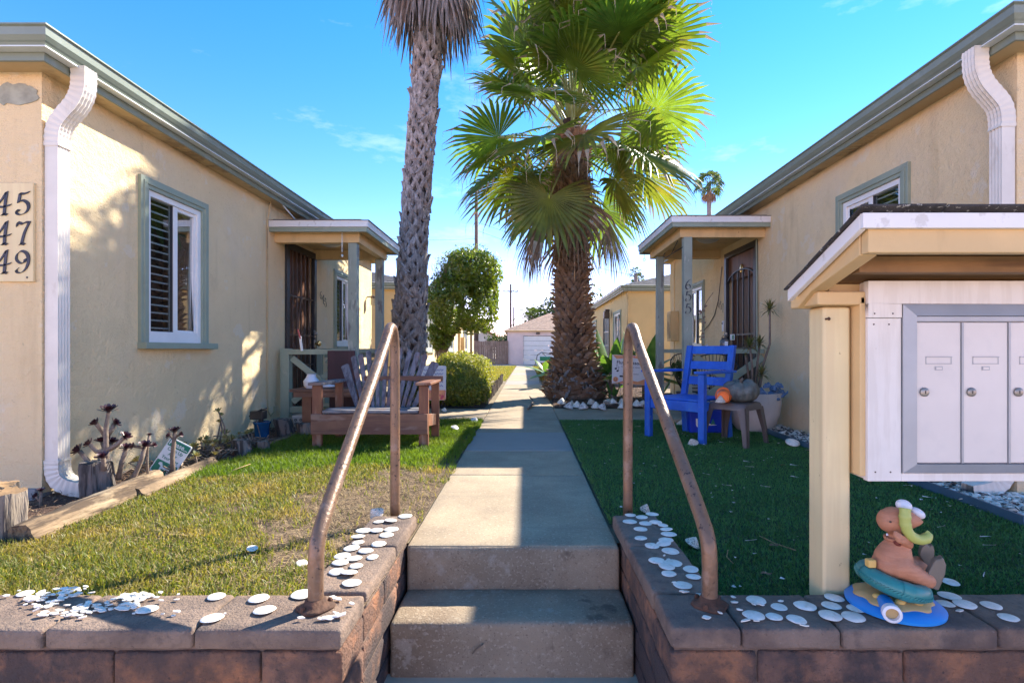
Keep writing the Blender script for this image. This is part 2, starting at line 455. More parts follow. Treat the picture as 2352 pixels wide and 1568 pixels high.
ORANGE = mat('orange_plastic', (.95, .17, .015), .3, .03, 3)
POTW = mat('white_pot', (.52, .49, .455), .7, .06, 3, layers=(((.36, .32, .27), 4, .58, .75, .4, (1, 1, .4)),), bump=.3, bscale=140)
COOLB = mat('cooler_blue', (.01, .045, .50), .3, .06, 3)
COOLW = mat('cooler_lid', (.66, .64, .62), .4, .04, 5)
DRAGON = mat('dragon_resin', (.06, .125, .24), .55, .3, 14, layers=(((.20, .29, .40), 26, .55, .7, .5),), bump=.5, bscale=60)
POTB = mat('blue_glaze', (.012, .07, .17), .2, .3, 4, coat=.5)
MAROON = mat('maroon_board', (.055, .018, .024), .6, .15, 3, grain=((.035, .012, .016), 18, (1, 1, .1), .6))
PAPER = mat('sign_paper', (.74, .70, .68), .6, .03, 3)
INK = mat('sign_ink', (.02, .018, .03), .6, .1, 5)
NAVY = mat('numeral_navy', (.02, .026, .048), .45, .2, 20)
SIGNG = mat('sign_green', (.01, .20, .12), .5, .05, 5)
SIGNW = mat('sign_white', (.78, .80, .79), .5, .03, 5)
PINK = mat('sign_orange', (.80, .33, .14), .6, .1, 8, layers=(((.75, .2, .2), 10, .5, .6, .6),))
BOOT = mat('palm_boot', (.31, .285, .27), .85, .22, 8, grain=((.09, .075, .07), 30, (1, 1, .3), .6), layers=(((.30, .25, .22), 12, .56, .72, .5), ((.26, .15, .08), 5, .6, .74, .5)), bump=.5, bscale=50, tint=.25)
BOOT2 = mat('palm_boot_brown', (.24, .15, .095), .9, .25, 8, layers=(((.30, .155, .075), 6, .54, .68, .7), ((.30, .26, .22), 9, .60, .72, .6)), bump=.6, bscale=50, tint=.3)
TRUNK = mat('palm_trunk', (.085, .068, .058), .95, .3, 12, bump=.8, bscale=40, bdist=.02)
TRUNK2 = mat('palm_trunk_brown', (.06, .035, .022), .95, .3, 12, bump=.8, bscale=40, bdist=.02)
FROND = mat('palm_frond', (.09, .145, .025), .38, .25, 4, layers=(((.22, .20, .035), 1.3, .55, .85, .6),), trans=.5, tint=.2, spec=.5)
FROND_Y = mat('palm_frond_old', (.12, .145, .03), .45, .3, 3, layers=(((.30, .19, .06), 1.7, .55, .85, .6),), trans=.38, tint=.2)
FROND_D = mat('palm_frond_dead', (.215, .135, .08), .8, .3, 8, layers=(((.12, .08, .055), 7, .5, .68, .6),), trans=.18, tcol=(.4, .22, .1), tint=.25)
TIP = mat('palm_thread', (.30, .25, .17), .7, .2, 14, trans=.2, tcol=(.5, .4, .25))
PETIOLE = mat('palm_petiole', (.22, .25, .07), .5, .2, 5)
SKIRT = mat('palm_skirt', (.215, .195, .185), .9, .3, 9, layers=(((.34, .29, .26), 16, .55, .68, .6, (1, 1, .2)), ((.16, .09, .05), 3, .55, .7, .6)), trans=.1, tcol=(.3, .2, .1))
FICUS = mat('ficus_leaf', (.13, .19, .03), .35, .4, 30, layers=(((.23, .24, .04), 2.2, .54, .72, .7),), trans=.4, spec=.6)
TWIG = mat('dry_twig', (.19, .14, .10), .9, .3, 30)
BUSH = mat('bush_leaf', (.20, .225, .04), .5, .4, 30, layers=(((.28, .25, .06), 2.6, .52, .70, .75),), trans=.4)
BUSH2 = mat('far_foliage', (.05, .085, .025), .6, .4, 6, layers=(((.11, .14, .04), 1.0, .5, .7, .7),), trans=.3)
AGAVE = mat('agave_leaf', (.10, .20, .055), .4, .2, 5, layers=(((.20, .28, .09), 3, .5, .7, .5),), trans=.35)
AEON = mat('aeonium_leaf', (.045, .012, .020), .35, .4, 30, spec=.6)
STEM = mat('aeonium_stem', (.20, .15, .115), .85, .2, 40, bump=.5, bscale=120)
SUCC = mat('succulent_leaf', (.34, .28, .12), .5, .3, 40, layers=(((.16, .2, .09), 10, .5, .62, .8), ((.40, .22, .12), 22, .56, .7, .5)), trans=.2)
BARK = mat('bark', (.19, .145, .11), .9, .25, 12, bump=.6, bscale=40)
DRAC = mat('dracaena_leaf', (.10, .115, .035), .45, .3, 12, layers=(((.26, .16, .06), 5, .54, .68, .6),), trans=.3)
FENCEW = mat('fence_wood', (.33, .23, .175), .9, .15, 3, grain=((.22, .14, .10), 14, (1, 1, .08), .7), layers=(((.12, .075, .05), 22, .66, .72, .6),), bump=.3, tint=.12)
PINKW = mat('garage_pink', (.74, .59, .545), .9, .04, 2, bump=.3, bscale=60)
CREAM = mat('cream_wall', (.66, .60, .50), .9, .05, 2, bump=.3, bscale=80)
TILE = mat('roof_tile', (.32, .11, .065), .85, .2, 5, bump=.3)
POLE = mat('pole_wood', (.15, .11, .085), .95, .2, 5, grain=((.08, .06, .05), 14, (1, 1, .05), .7))
CABLE = mat('cable', (.05, .045, .045), .7, .1, 5)
TEAL = mat('toy_teal', (.035, .23, .22), .4, .1, 8)
CLAY = mat('toy_clay', (.50, .215, .115), .6, .08, 6, grain=((.42, .165, .085), 26, (1, 1, 4), .5), bump=.25, bscale=90)
LIME = mat('toy_lime', (.42, .45, .11), .45, .06, 6)
TOYW = mat('toy_white', (.74, .74, .78), .4, .03, 5)
TOYB = mat('toy_blue', (.02, .25, .68), .4, .05, 5)
SAND = mat('toy_sand', (.52, .35, .15), .6, .06, 8)
TOYY = mat('toy_yellow', (.74, .46, .13), .5, .05, 8)
FLIP = mat('toy_flipper', (.165, .135, .10), .55, .1, 6)

# ------------------------------------------------------------------ ground, walks, steps
from mathutils import noise as mnoise

def gz(Y):
    return -0.012 - max(0.0, min(1.0, (Y - 16) / 20)) * .09

mb = MB()
ys = [1.75, 3, 8, 16, 20, 25, 30, 36, 60, 120, 400, 1500]
for (xa, xb, ya) in ((-1500, -.6, 1.75), (.5, 1500, 1.75), (-.6, .5, 2.45)):
    yy = [ya] + [y for y in ys if y > ya + .01]
    for a, b in zip(yy, yy[1:]):
        mb.add([(xa, a, gz(a)), (xb, a, gz(a)), (xb, b, gz(b)), (xa, b, gz(b))], [(0, 1, 2, 3)])
struct('ground', mb, GROUND, 'bare tan earth of the yard and beyond', fix=False)
mb = MB(); mb.add([(-60, -4.5, -.402), (60, -4.5, -.402), (60, 2.1, -.402), (-60, 2.1, -.402)], [(0, 1, 2, 3)])
struct('sidewalk', mb, WALKC, 'concrete sidewalk at the foot of the steps', fix=False)
mb = MB(); mb.add([(-60, -400, -.5), (60, -400, -.5), (60, -4.5, -.5), (-60, -4.5, -.5)], [(0, 1, 2, 3)])
struct('road', mb, ASPHALT, 'pale concrete road behind the viewer', fix=False)
mb = MB(); mb.box(-60, 60, -4.65, -4.5, -.5, -.398)
struct('kerb', mb, CONC_G, 'concrete kerb along the road')

WXL, WXR = -.533, .417
walk = thing('walkway', 'straight concrete walkway running back between the cottages', 'walkway', (0, 2.38, 0), world=True)
walk['kind'] = 'structure'
def rough_slab(x0, x1, y0, y1, z0, z1, jit=.0012, step=.06, r=.008, key=0.0):
    return rough_block(x0, x1, y0, y1, z0, z1, jit, step, r, key)
def rough_block(x0, x1, y0, y1, z0, z1, jit=.0025, step=.035, r=.014, key=0.0, jscale=9.0, zstep=None):
    """a block with rounded, uneven faces"""
    mb = MB()
    lo = Vector((x0, y0, z0)); hi = Vector((x1, y1, z1))
    ni = [max(2, int(round((hi[i] - lo[i]) / step))) for i in range(3)]
    if zstep: ni[2] = zstep
    r = min(r, min(hi - lo) * .45)
    def ax(i):
        n = ni[i]; a, b = lo[i], hi[i]
        inner = [a + r + (b - a - 2 * r) * k / n for k in range(n + 1)]
        return [a, a + r * .35] + inner + [b - r * .35, b]
    axs = [ax(0), ax(1), ax(2)]
    def shape(p):
        q = Vector([min(max(p[i], lo[i] + r), hi[i] - r) for i in range(3)])
        d = p - q
        if d.length > r: d = d.normalized() * r
        p = q + d
        nv = mnoise.noise_vector(p * jscale + Vector((key, key * 1.7, 0)))
        n2 = mnoise.noise_vector(p * jscale * 4 + Vector((key, 3, 0)))
        return p + nv * jit + n2 * jit * .5
    for i in range(3):
        j, k = (i + 1) % 3, (i + 2) % 3
        for side in (0, 1):
            A, B = axs[j], axs[k]
            vs = []
            for a in A:
                for b in B:
                    p = [0, 0, 0]; p[i] = (lo, hi)[side][i]; p[j] = a; p[k] = b
                    vs.append(shape(Vector(p)))
            nb = len(B)
            fs = []
            for m in range(len(A) - 1):
                for n in range(nb - 1):
                    f = (m * nb + n, (m + 1) * nb + n, (m + 1) * nb + n + 1, m * nb + n + 1)
                    fs.append(f if side else f[::-1])
            mb.add(vs, fs)
    return mb

yj = [2.38, 3.74, 4.63, 5.66, 6.64, 7.98, 9.3, 10.7, 12.1, 13.6, 15.2, 17, 19, 21, 23, 25, 27, 29, 31, 33]
for i, (a, b) in enumerate(zip(yj, yj[1:])):
    z = gz((a + b) / 2) + .012 + (.004 if i == 2 else 0)
    m = CONC_G if i == 2 else (CONC if i < 9 or i % 3 else CONC_G)
    if i < 5:
        o = obj('slab', rough_slab(WXL, WXR, a + .004, b - .004, z - .11, z, key=i), m, walk, smooth=True)
    else:
        mb = MB(); mb.box(WXL, WXR, a + .004, b - .004, z - .11, z)
        o = obj('slab', mb, m, walk, bevel=.006)
for (xa, xb) in ((-1.93, WXL - .006), (WXR + .006, 1.99)):
    mb = MB(); mb.box(xa, xb, 6.64, 7.97, -.1, .001)
    obj('side_slab', mb, CONC, walk, bevel=.006)
mb = MB(); mb.box(-12, 12, 33.2, 36.2, -.2, -.09)
obj('alley_slab', mb, CONC_G, walk)

steps = thing('concrete_steps', 'pair of worn concrete steps between the block walls', 'steps', (0, 2.05, -.402), world=True)
steps['kind'] = 'structure'
obj('step', rough_slab(-.535, .425, 2.375 - .003, 2.60, -.25, -.003, jit=.002, r=.02, key=3), CONC_S, steps, smooth=True)
obj('step', rough_slab(-.535, .429, 2.075, 2.38, -.44, -.19, jit=.002, r=.02, key=5), CONC_S, steps, smooth=True)

# ------------------------------------------------------------------ block retaining walls
ZT = .06
def block_wall(label, side):
    t = thing('block_wall', label, 'wall', (side * 1.2, 1.675, -.4), group=None, world=True)
    k = [side * 37.0]
    rnd = random.Random(5 + side)
    xi = .43 if side > 0 else .54
    def blk(name, a, b, y0, y1, z0, z1, m, r=.012, step=.04, jit=.0028):
        k[0] += 2.3
        x0, x1 = sorted((side * a, side * b))
        obj(name, rough_block(x0 + .0015, x1 - .0015, y0, y1, z0 + .003, z1, jit, step, r, k[0]), m, t, smooth=True)
    # front run
    caps = [xi, .637, .931, 1.394, 1.85, 2.3, 2.75, 3.2] if side > 0 else [xi, .978, 1.419, 1.86, 2.3, 2.74, 3.18]
    for i, (a, b) in enumerate(zip(caps, caps[1:])):
        blk('cap_block', a, b, 1.555 + rnd.uniform(-.003, .003), 1.785, -.004, ZT + rnd.uniform(-.002, .002), CAP, r=.013)
    for row in range(4):
        z1 = -.012 - row * .108; z0 = z1 - .1
        off = (.687 if side > 0 else .784) if row % 2 == 0 else (.90 if side > 0 else .99)
        cuts = [xi] + [off + .435 * i for i in range(7)]
        for a, b in zip(cuts, cuts[1:]):
            blk('block', a, b, 1.565 + rnd.uniform(-.003, .004), 1.775, z0, z1, BLOCK, r=.01)
    # cheek run beside the steps
    yc = [1.795, 2.22, 2.63]
    for a, b in zip(yc, yc[1:]):
        k[0] += 1.3
        x0, x1 = sorted((side * xi, side * (xi + .215)))
        obj('cap_block', rough_block(x0, x1, a + .003, b - .003, -.004, ZT + rnd.uniform(-.002, .002), .0028, .04, .013, k[0]), CAP, t, smooth=True)
    for row in range(4):
        z1 = -.012 - row * .108; z0 = z1 - .1
        yc = [1.785, 2.05, 2.45, 2.63] if row % 2 == 0 else [1.785, 2.25, 2.63]
        for a, b in zip(yc, yc[1:]):
            k[0] += 1.3
            x0, x1 = sorted((side * (xi + .006), side * (xi + .205)))
            obj('block', rough_block(x0, x1, a + .003, b - .003, z0 + .003, z1, .0028, .04, .01, k[0]), BLOCK, t, smooth=True)
    mb = MB()
    x0, x1 = sorted((side * (xi + .014), side * 3.2)); mb.box(x0, x1, 1.577, 1.765, -.45, .045)
    x0, x1 = sorted((side * (xi + .014), side * (xi + .197))); mb.box(x0, x1, 1.765, 2.62, -.45, .045)
    obj('mortar', mb, MORTAR, t)
    return t
block_wall('low red brown block wall left of the steps, sunlit on top', -1)
block_wall('low red brown block wall right of the steps under the mailboxes', 1)

# ------------------------------------------------------------------ houses
def rect_loop(mb, x0, x1, y0, y1, prof, closed=True):
    loops = []
    for (o, z) in prof:
        loops.append([(x0 - o, y0 - o, z), (x1 + o, y0 - o, z), (x1 + o, y1 + o, z), (x0 - o, y1 + o, z)])
    vs = [p for l in loops for p in l]
    n = len(loops); fs = []
    for i in range(n if closed else n - 1):
        j = (i + 1) % n
        for k in range(4):
            fs.append((i * 4 + k, i * 4 + (k + 1) % 4, j * 4 + (k + 1) % 4, j * 4 + k))
    mb.add(vs, fs)

def hip_roof(mb, x0, x1, y0, y1, z, pitch, run, thick=.014, mx=99):
    d = 0.0; lim = min(min(x1 - x0, y1 - y0) / 2, mx)
    prof = []
    while d < lim - 1e-6:
        e = min(d + run, lim)
        prof += [(-d, z + pitch * d + (thick if d > 0 else 0)), (-e, z + pitch * e)]
        if e < lim: prof.append((-e + .004, z + pitch * e + thick))
        d = e
    rect_loop(mb, x0, x1, y0, y1, prof, closed=False)

def wall_panel(mb, M, u0, u1, v0, v1, holes, depth=.12):
    us = sorted({u0, u1, *[h[0] for h in holes], *[h[1] for h in holes]})
    vs = sorted({v0, v1, *[h[2] for h in holes], *[h[3] for h in holes]})
    for a, b in zip(us, us[1:]):
        for c, d in zip(vs, vs[1:]):
            cu, cv = (a + b) / 2, (c + d) / 2
            if any(h[0] < cu < h[1] and h[2] < cv < h[3] for h in holes): continue
            mb.add([M(a, c, 0), M(b, c, 0), M(b, d, 0), M(a, d, 0)], [(0, 1, 2, 3)])
    for h in holes:
        a, b, c, d = h
        q = [(a, c), (b, c), (b, d), (a, d)]
        for (p, r_) in zip(q, q[1:] + q[:1]):
            mb.add([M(p[0], p[1], 0), M(r_[0], r_[1], 0), M(r_[0], r_[1], -depth), M(p[0], p[1], -depth)], [(0, 1, 2, 3)])

def side_map(xw, s): return lambda u, v, o: Vector((xw + s * o, u, v))
def front_map(yw): return lambda u, v, o: Vector((u, yw - o, v))

def window(root, M, u0, u1, v0, v1, trim=.085, sill=True, screen_first=True, blinds=True, detail=True, ext=.07, curtain=True, sash=.045):
    a, b, c, d = u0 + trim, u1 - trim, v0 + (.05 if sill else trim), v1 - trim
    mb = MB()
    mb.mbox(M, u0, a, c, v1, -.02, .025); mb.mbox(M, b, u1, c, v1, -.02, .025); mb.mbox(M, a, b, d, v1, -.02, .023)
    mb.mbox(M, u0 + .028, a - .022, c, d + .03, .02, .034); mb.mbox(M, b + .022, u1 - .028, c, d + .03, .02, .034); mb.mbox(M, u0 + .028, u1 - .028, d + .03, v1 - .028, .02, .033)
    w = obj('window', mb, SAGE, root, bevel=.003)
    if sill:
        mb = MB(); mb.mbox(M, u0 - .005, u1 + ext, v0, c, -.02, .07)
        obj('sill', mb, SAGE, w, bevel=.004)
    else:
        mb = MB(); mb.mbox(M, a, b, v0, c, -.02, .023); obj('sill', mb, SAGE, w, bevel=.003)
    mid = (a + b) / 2
    mb = MB()
    mb.mbox(M, a, a + sash, c, d, -.06, .005); mb.mbox(M, b - sash, b, c, d, -.06, .005)
    mb.mbox(M, a + sash, b - sash, d - sash, d, -.06, .004); mb.mbox(M, a + sash, b - sash, c, c + sash * 1.9, -.06, .004)
    obj('frame', mb, WHITE, w, bevel=.003)
    c2, d2 = c + sash * 1.9, d - sash
    mb = MB()
    mb.mbox(M, mid - .012, mid + sash * .9, c2, d2, -.05, -.006)
    mb.mbox(M, b - sash - .03, b - sash, c2, d2, -.05, -.012); mb.mbox(M, mid + sash * .9, b - sash - .03, c2, c2 + .02, -.05, -.012); mb.mbox(M, mid + sash * .9, b - sash - .03, d2 - .03, d2, -.05, -.012)
    obj('sash', mb, WHITE, w, bevel=.003)
    if detail:
        mb = MB(); mb.mbox(M, a + sash - .001, a + sash + .008, c2, d2, -.03, -.012); mb.mbox(M, mid - .02, mid - .012, c2, d2, -.03, -.012); mb.mbox(M, a + sash, mid - .02, c2, c2 + .008, -.03, -.012)
        obj('screen_frame', mb, BLACKM, w)
    mb = MB(); mb.mbox(M, a + sash, mid - .012, c2, d2, -.034, -.028)
    obj('pane', mb, GLASS, w)
    mb = MB(); mb.mbox(M, mid + sash * .9, b - sash - .03, c2 + .02, d2 - .03, -.034, -.028)
    obj('pane', mb, GLASS_R, w)
    if blinds:
        mb = MB(); n = int((d2 - c2) / .058)
        for i in range(n):
            v = c2 + (i + .5) * (d2 - c2) / n
            mb.hexa([M(a + sash, v - .007, -.05), M(mid - .01, v - .007, -.05), M(mid - .01, v + .002, -.085), M(a + sash, v + .002, -.085), M(a + sash, v + .005, -.05), M(mid - .01, v + .005, -.05), M(mid - .01, v + .006, -.085), M(a + sash, v + .006, -.085)])
        o = obj('blind', mb, BLIND, w, fix=False); o['kind'] = 'stuff'
        mb = MB(); mb.mbox(M, a, b, c, d, -.34, -.33); obj('gloom', mb, DARK, w)  # black sheet paints the darkness of the unlit room behind the glass
    else:
        mb = MB(); mb.mbox(M, a, b, c, d, -.34, -.33); obj('gloom', mb, DARK, w)  # same painted darkness where no blinds hang
    if curtain:
        mb = MB(); n = 18
        ua, ub = b - sash - (b - mid) * .36, b - sash * .2
        pts = [(ua + (ub - ua) * i / n, -.11 + .012 * sin(i * 2.1)) for i in range(n + 1)]
        for (p, q) in zip(pts, pts[1:]):
            mb.add([M(p[0], c, p[1]), M(q[0], c, q[1]), M(q[0], d, q[1]), M(p[0], d, p[1])], [(0, 1, 2, 3)])
        obj('curtain', mb, CURTAIN, w, smooth=True)
    return w, (a, b, c, d)

GP = [(0, 0), (.05, 0), (.058, .014), (.066, .022), (.082, .045), (.086, .085), (.098, .092), (.098, .10), (.086, .10), (.08, .09), (.0, .09)]
def house(name, label, x0, x1, y0, y1, zs, s, side_holes, front_holes=(), run=.14, wallmat=STUCCO, front_wall=None, zb=-.03, pitch=.3):
    xw = x1 if s > 0 else x0
    root = thing(name, label, 'cottage', (xw, y0, 0), world=True)
    Ms, Mf = side_map(xw, s), front_map(y0)
    mb = MB(); wall_panel(mb, Ms, y0, y1, zb, zs + .02, side_holes)
    mb.add([(x0 if s > 0 else x1, y0, zb), (x0 if s > 0 else x1, y1, zb), (x0 if s > 0 else x1, y1, zs), (x0 if s > 0 else x1, y0, zs)], [(0, 1, 2, 3)])
    mb.add([(x0, y1, zb), (x1, y1, zb), (x1, y1, zs), (x0, y1, zs)], [(0, 1, 2, 3)])
    if front_wall is None: wall_panel(mb, Mf, x0, x1, zb, zs + .02, front_holes)
    obj('wall', mb, wallmat, root, fix=False)
    if front_wall is not None:
        mb = MB(); wall_panel(mb, Mf, x0, x1, zb, zs + .02, front_holes); obj('wall', mb, front_wall, root, fix=False)
    mb = MB(); rect_loop(mb, x0, x1, y0, y1, [(-.02, zs + .003), (.135, zs + .003), (.135, zs + .018), (-.02, zs + .018)]); obj('soffit', mb, SOFFIT, root)
    mb = MB(); rect_loop(mb, x0, x1, y0, y1, [(.136, zs - .01), (.152, zs - .01), (.152, zs + .15), (.136, zs + .15)]); obj('fascia', mb, GUTTER, root)
    mb = MB(); rect_loop(mb, x0, x1, y0, y1, [(.153 + a, zs + .045 + b) for a, b in GP]); obj('gutter', mb, GUTTER, root)
    mb = MB(); rect_loop(mb, x0, x1, y0, y1, [(.155, zs + .036), (.212, zs + .036), (.212, zs + .0435), (.155, zs + .0435)]); obj('gutter_highlight', mb, PALE_GREY, root)  # pale strip paints the highlight along the gutter's bottom edge
    mb = MB(); hip_roof(mb, x0 - .18, x1 + .18, y0 - .18, y1 + .18, zs + .155, pitch, run)
    obj('roof', mb, SHINGLE, root, fix=False)
    return root, Ms, Mf

def holes_of(wins):
    return [(u0 + .085, u1 - .085, v0 + .05, v1 - .085) for (u0, u1, v0, v1) in wins]

# ---- left front cottage
lw = [(3.93, 4.77, .89, 2.19), (7.93, 8.75, .89, 2.10)]
DL = (6.36, 7.2, .12, 2.16)
HL, MsL, MfL = house('cottage', 'cream stucco cottage at left with numbered board and sage trim', -9, -2.88, 3.15, 9.9, 2.53, 1, holes_of(lw) + [DL])
window(HL, MsL, *lw[0]); window(HL, MsL, *lw[1])
# ---- right front cottage
rw = [(3.98, 4.91, .98, 2.30), (8.55, 9.45, .85, 2.02)]
DR = (6.63, 7.62, .10, 2.23)
HR, MsR, MfR = house('cottage', 'cream stucco cottage at right behind the mailboxes with post number 655', 2.9, 9, 3.12, 10.6, 2.63, -1, holes_of(rw) + [DR])
window(HR, MsR, *rw[0]); window(HR, MsR, *rw[1])
# ---- rear cottages
l2 = [(15.2, 16.4, .8, 2.1), (19.6, 21.0, .8, 2.1), (24.5, 26.0, .8, 2.1)]
H2L, Ms2L, _ = house('cottage', 'cream rear cottage at left half hidden behind the clipped tree', -9, -2.88, 13.5, 29.4, 2.43, 1, holes_of(l2), front_wall=STUCCO2)
for w in l2: window(H2L, Ms2L, *w, detail=False)
r2 = [(16.0, 17.4, .75, 2.12), (21.5, 22.9, .75, 2.12)]
D2R = (18.25, 19.55, .1, 2.14)
H2R, Ms2R, _ = house('cottage', 'yellow rear cottage at right beyond the broad agave leaves', 2.9, 9, 15, 27, 2.55, -1, holes_of(r2) + [D2R], wallmat=STUCCO2)
for w in r2: window(H2R, Ms2R, *w, detail=False)

def scroll(mb, M, cu, cv, rad, turns, sgn, o, r=.005):
    pts = []
    for i in range(26):
        t = i / 25
        a = t * turns * 2 * pi
        q = rad * (1 - .8 * t)
        pts.append(M(cu + sgn * q * cos(a), cv + q * sin(a), o))
    mb.tube(pts, r, 5)

def security_door(root, M, D, slab, framemat, barmat, nbars, arch=False, scrolls=False, knob_u=None, detail=True):
    u0, u1, v0, v1 = D
    mb = MB(); mb.mbox(M, u0 + .02, u1 - .02, v0 + .01, v1 - .02, -.10, -.07)
    obj('door', mb, slab, root)
    mb = MB()
    f = .045
    for (a, b, c, d) in ((u0 - .03, u0 + f, v0, v1 + .03), (u1 - f, u1 + .03, v0, v1 + .03)):
        mb.mbox(M, a, b, c, d, -.02, .03)
    mb.mbox(M, u0 + f, u1 - f, v1 - f, v1 + .03, -.02, .029)
    mb.mbox(M, u0 + f, u1 - f, v0, v0 + f, -.02, .029)
    sd = obj('security_door', mb, framemat, root, bevel=.003)
    a, b = u0 + f, u1 - f
    top = v1 - f
    for i in range(nbars):
        u = a + (b - a) * (i + 1) / (nbars + 1)
        vt = top
        if arch:
            t = (u - a) / (b - a) * 2 - 1
            vt = top - .42 + .2 * sqrt(max(0, 1 - t * t * .85))
        m2 = MB(); m2.mbox(M, u - .008, u + .008, v0 + f, vt, -.005, .012)
        obj('bar', m2, barmat, sd)
    hs = (.18, .56, .94, 1.42) if not arch else (.10, .80, .98)
    for h in hs:
        m2 = MB(); m2.mbox(M, a, b, v0 + h, v0 + h + .02, -.004, .013); obj('rail', m2, barmat, sd)
    if arch:
        m2 = MB(); pts = []
        for i in range(17):
            t = -1 + 2 * i / 16
            pts.append(M((a + b) / 2 + t * (b - a) / 2, top - .42 + .2 * sqrt(max(0, 1 - t * t * .85)), .006))
        m2.tube(pts, .012, 6); obj('arch', m2, barmat, sd)
        m2 = MB(); m2.mbox(M, a, b, top - .33, top, -.02, -.012); obj('top_panel', m2, slab, sd)
    if scrolls:
        m2 = MB(); cu = (a + b) / 2; cv = v0 + .98
        for sg in (-1, 1):
            scroll(m2, M, cu + sg * .07, cv, .055, 1.4, sg, .012)
            scroll(m2, M, cu + sg * .07, cv - .17, .05, -1.4, sg, .012)
            scroll(m2, M, cu + sg * .24, cv + .05, .05, 1.4, -sg, .012)
            scroll(m2, M, cu + sg * .24, cv - .16, .05, -1.4, -sg, .012)
            m2.tube([M(cu + sg * (.012 + .085 * sin(pi * i / 14) ** 1.5), cv - .26 + .74 * i / 14, .012) for i in range(15)], .006, 5)
        obj('scrollwork', m2, barmat, sd, smooth=True)
    if knob_u:
        for v, r_ in ((v0 + .98, .035), (v0 + .85, .04)):
            m2 = MB(); m2.mbox(M, knob_u - .035, knob_u + .035, v - .05, v + .05, .028, .034); obj('lock_plate', m2, CHROME, sd, bevel=.003)
            m2 = MB(); ax = M(0, 0, 1) - M(0, 0, 0)
            m2.lathe([(.012, 0), (.012, .02), (r_ * .8, .03), (r_, .05), (r_ * .75, .072), (0, .078)] if v < v0 + .9 else [(.028, 0), (.026, .02), (0, .024)], 14, M(knob_u, v, .034), axis=ax)
            obj('knob' if v < v0 + .9 else 'deadbolt', m2, BRASS if v < v0 + .9 else CHROME, sd, smooth=True)
    return sd

security_door(HL, MsL, DL, BROWNDOOR, BLACKM, BRONZE, 5, scrolls=True, knob_u=7.16)
sd = security_door(HR, MsR, DR, BROWNDOOR, BLACKM, BLACKM, 4, arch=True, knob_u=7.56)
mb = MB(); mb.ell(MsR(7.12, 1.98, -.005), (.012, .055, .062), 14, 8); obj('door_emblem', mb, BRASS, sd, smooth=True)
mb = MB(); mb.mbox(MsR, 7.28, 7.43, 1.02, 1.10, .02, .026); lb = obj('door_notice', mb, SIGNW, sd)
mb = MB(); mb.mbox(MsR, 7.29, 7.36, 1.03, 1.09, .0262, .028); obj('green_square', mb, SIGNG, lb)
security_door(H2R, Ms2R, D2R, DARK, BLACKM, WHITE, 5)
mb = MB(); mb.mbox(MsR, 7.70, 7.745, 1.15, 1.31, 0, .03); db = obj('doorbell', mb, SIGNW, HR, bevel=.012)
mb = MB(); mb.ell(MsR(7.7225, 1.27, .03), (.006, .017, .017), 10, 6); obj('lens', mb, BLACKM, db, smooth=True)

# foundations, cables, vents
mb = MB()
mb.add([(-2.872, 3.14, -.05), (-2.872, 4.5, -.05), (-2.872, 4.5, .0), (-2.872, 3.14, .03)], [(0, 1, 2, 3)])
mb.box(-5, -2.9, 3.125, 3.15, -.05, .06)
obj('foundation', mb, FOUND, HL)
for (H, M, a, b, zs) in ((HL, MsL, 4.32, 4.75, 2.53), (HR, MsR, 4.22, 4.78, 2.63)):
    mb = MB()
    for i in range(9):
        u = a + (b - a) * i / 8
        mb.mbox(M, u - .006, u + .006, zs - .004, zs + .001, .02, .12)
    mb.mbox(M, a - .02, b + .02, zs - .006, zs + .001, .012, .022); mb.mbox(M, a - .02, b + .02, zs - .006, zs + .001, .118, .128)
    obj('vent', mb, SOFFIT, H)
mb = MB()
pts = [MsL(5.86, 2.53, .06), MsL(5.88, 2.3, .012), MsL(5.885, 1.5, .012), MsL(5.88, .35, .012), MsL(5.89, .2, .014), MsL(5.95, .14, .014), MsL(6.03, .18, .014), MsL(6.04, .24, .012)]
mb.tube(pts, .007, 6); obj('cable', mb, SOFFIT, HL, smooth=True)
mb = MB(); mb.tube([MsL(6.0, 2.52, .13), MsL(6.3, 2.43, .14), MsL(6.8, 2.5, .13)], .008, 5); obj('cable', mb, PALE_GREY, HL, smooth=True)
mb = MB(); mb.tube([MsR(6.6, 2.36, .02), MsR(6.585, 1.6, .02), MsR(6.58, .9, .02), MsR(6.575, .3, .02)], .01, 6); obj('cable', mb, SAGE, HR, smooth=True)
mb = MB()
pts = [at(1610, 600, 8.9)] + [MsR(8.5, 1.2, .03), MsR(8.3, 1.28, .02), MsR(8.05, 1.42, .02), MsR(7.9, 1.62, .02), MsR(7.75, 2.1, .02)]
mb.tube(pts[1:], .007, 5); obj('cable', mb, POLE, HR, smooth=True)

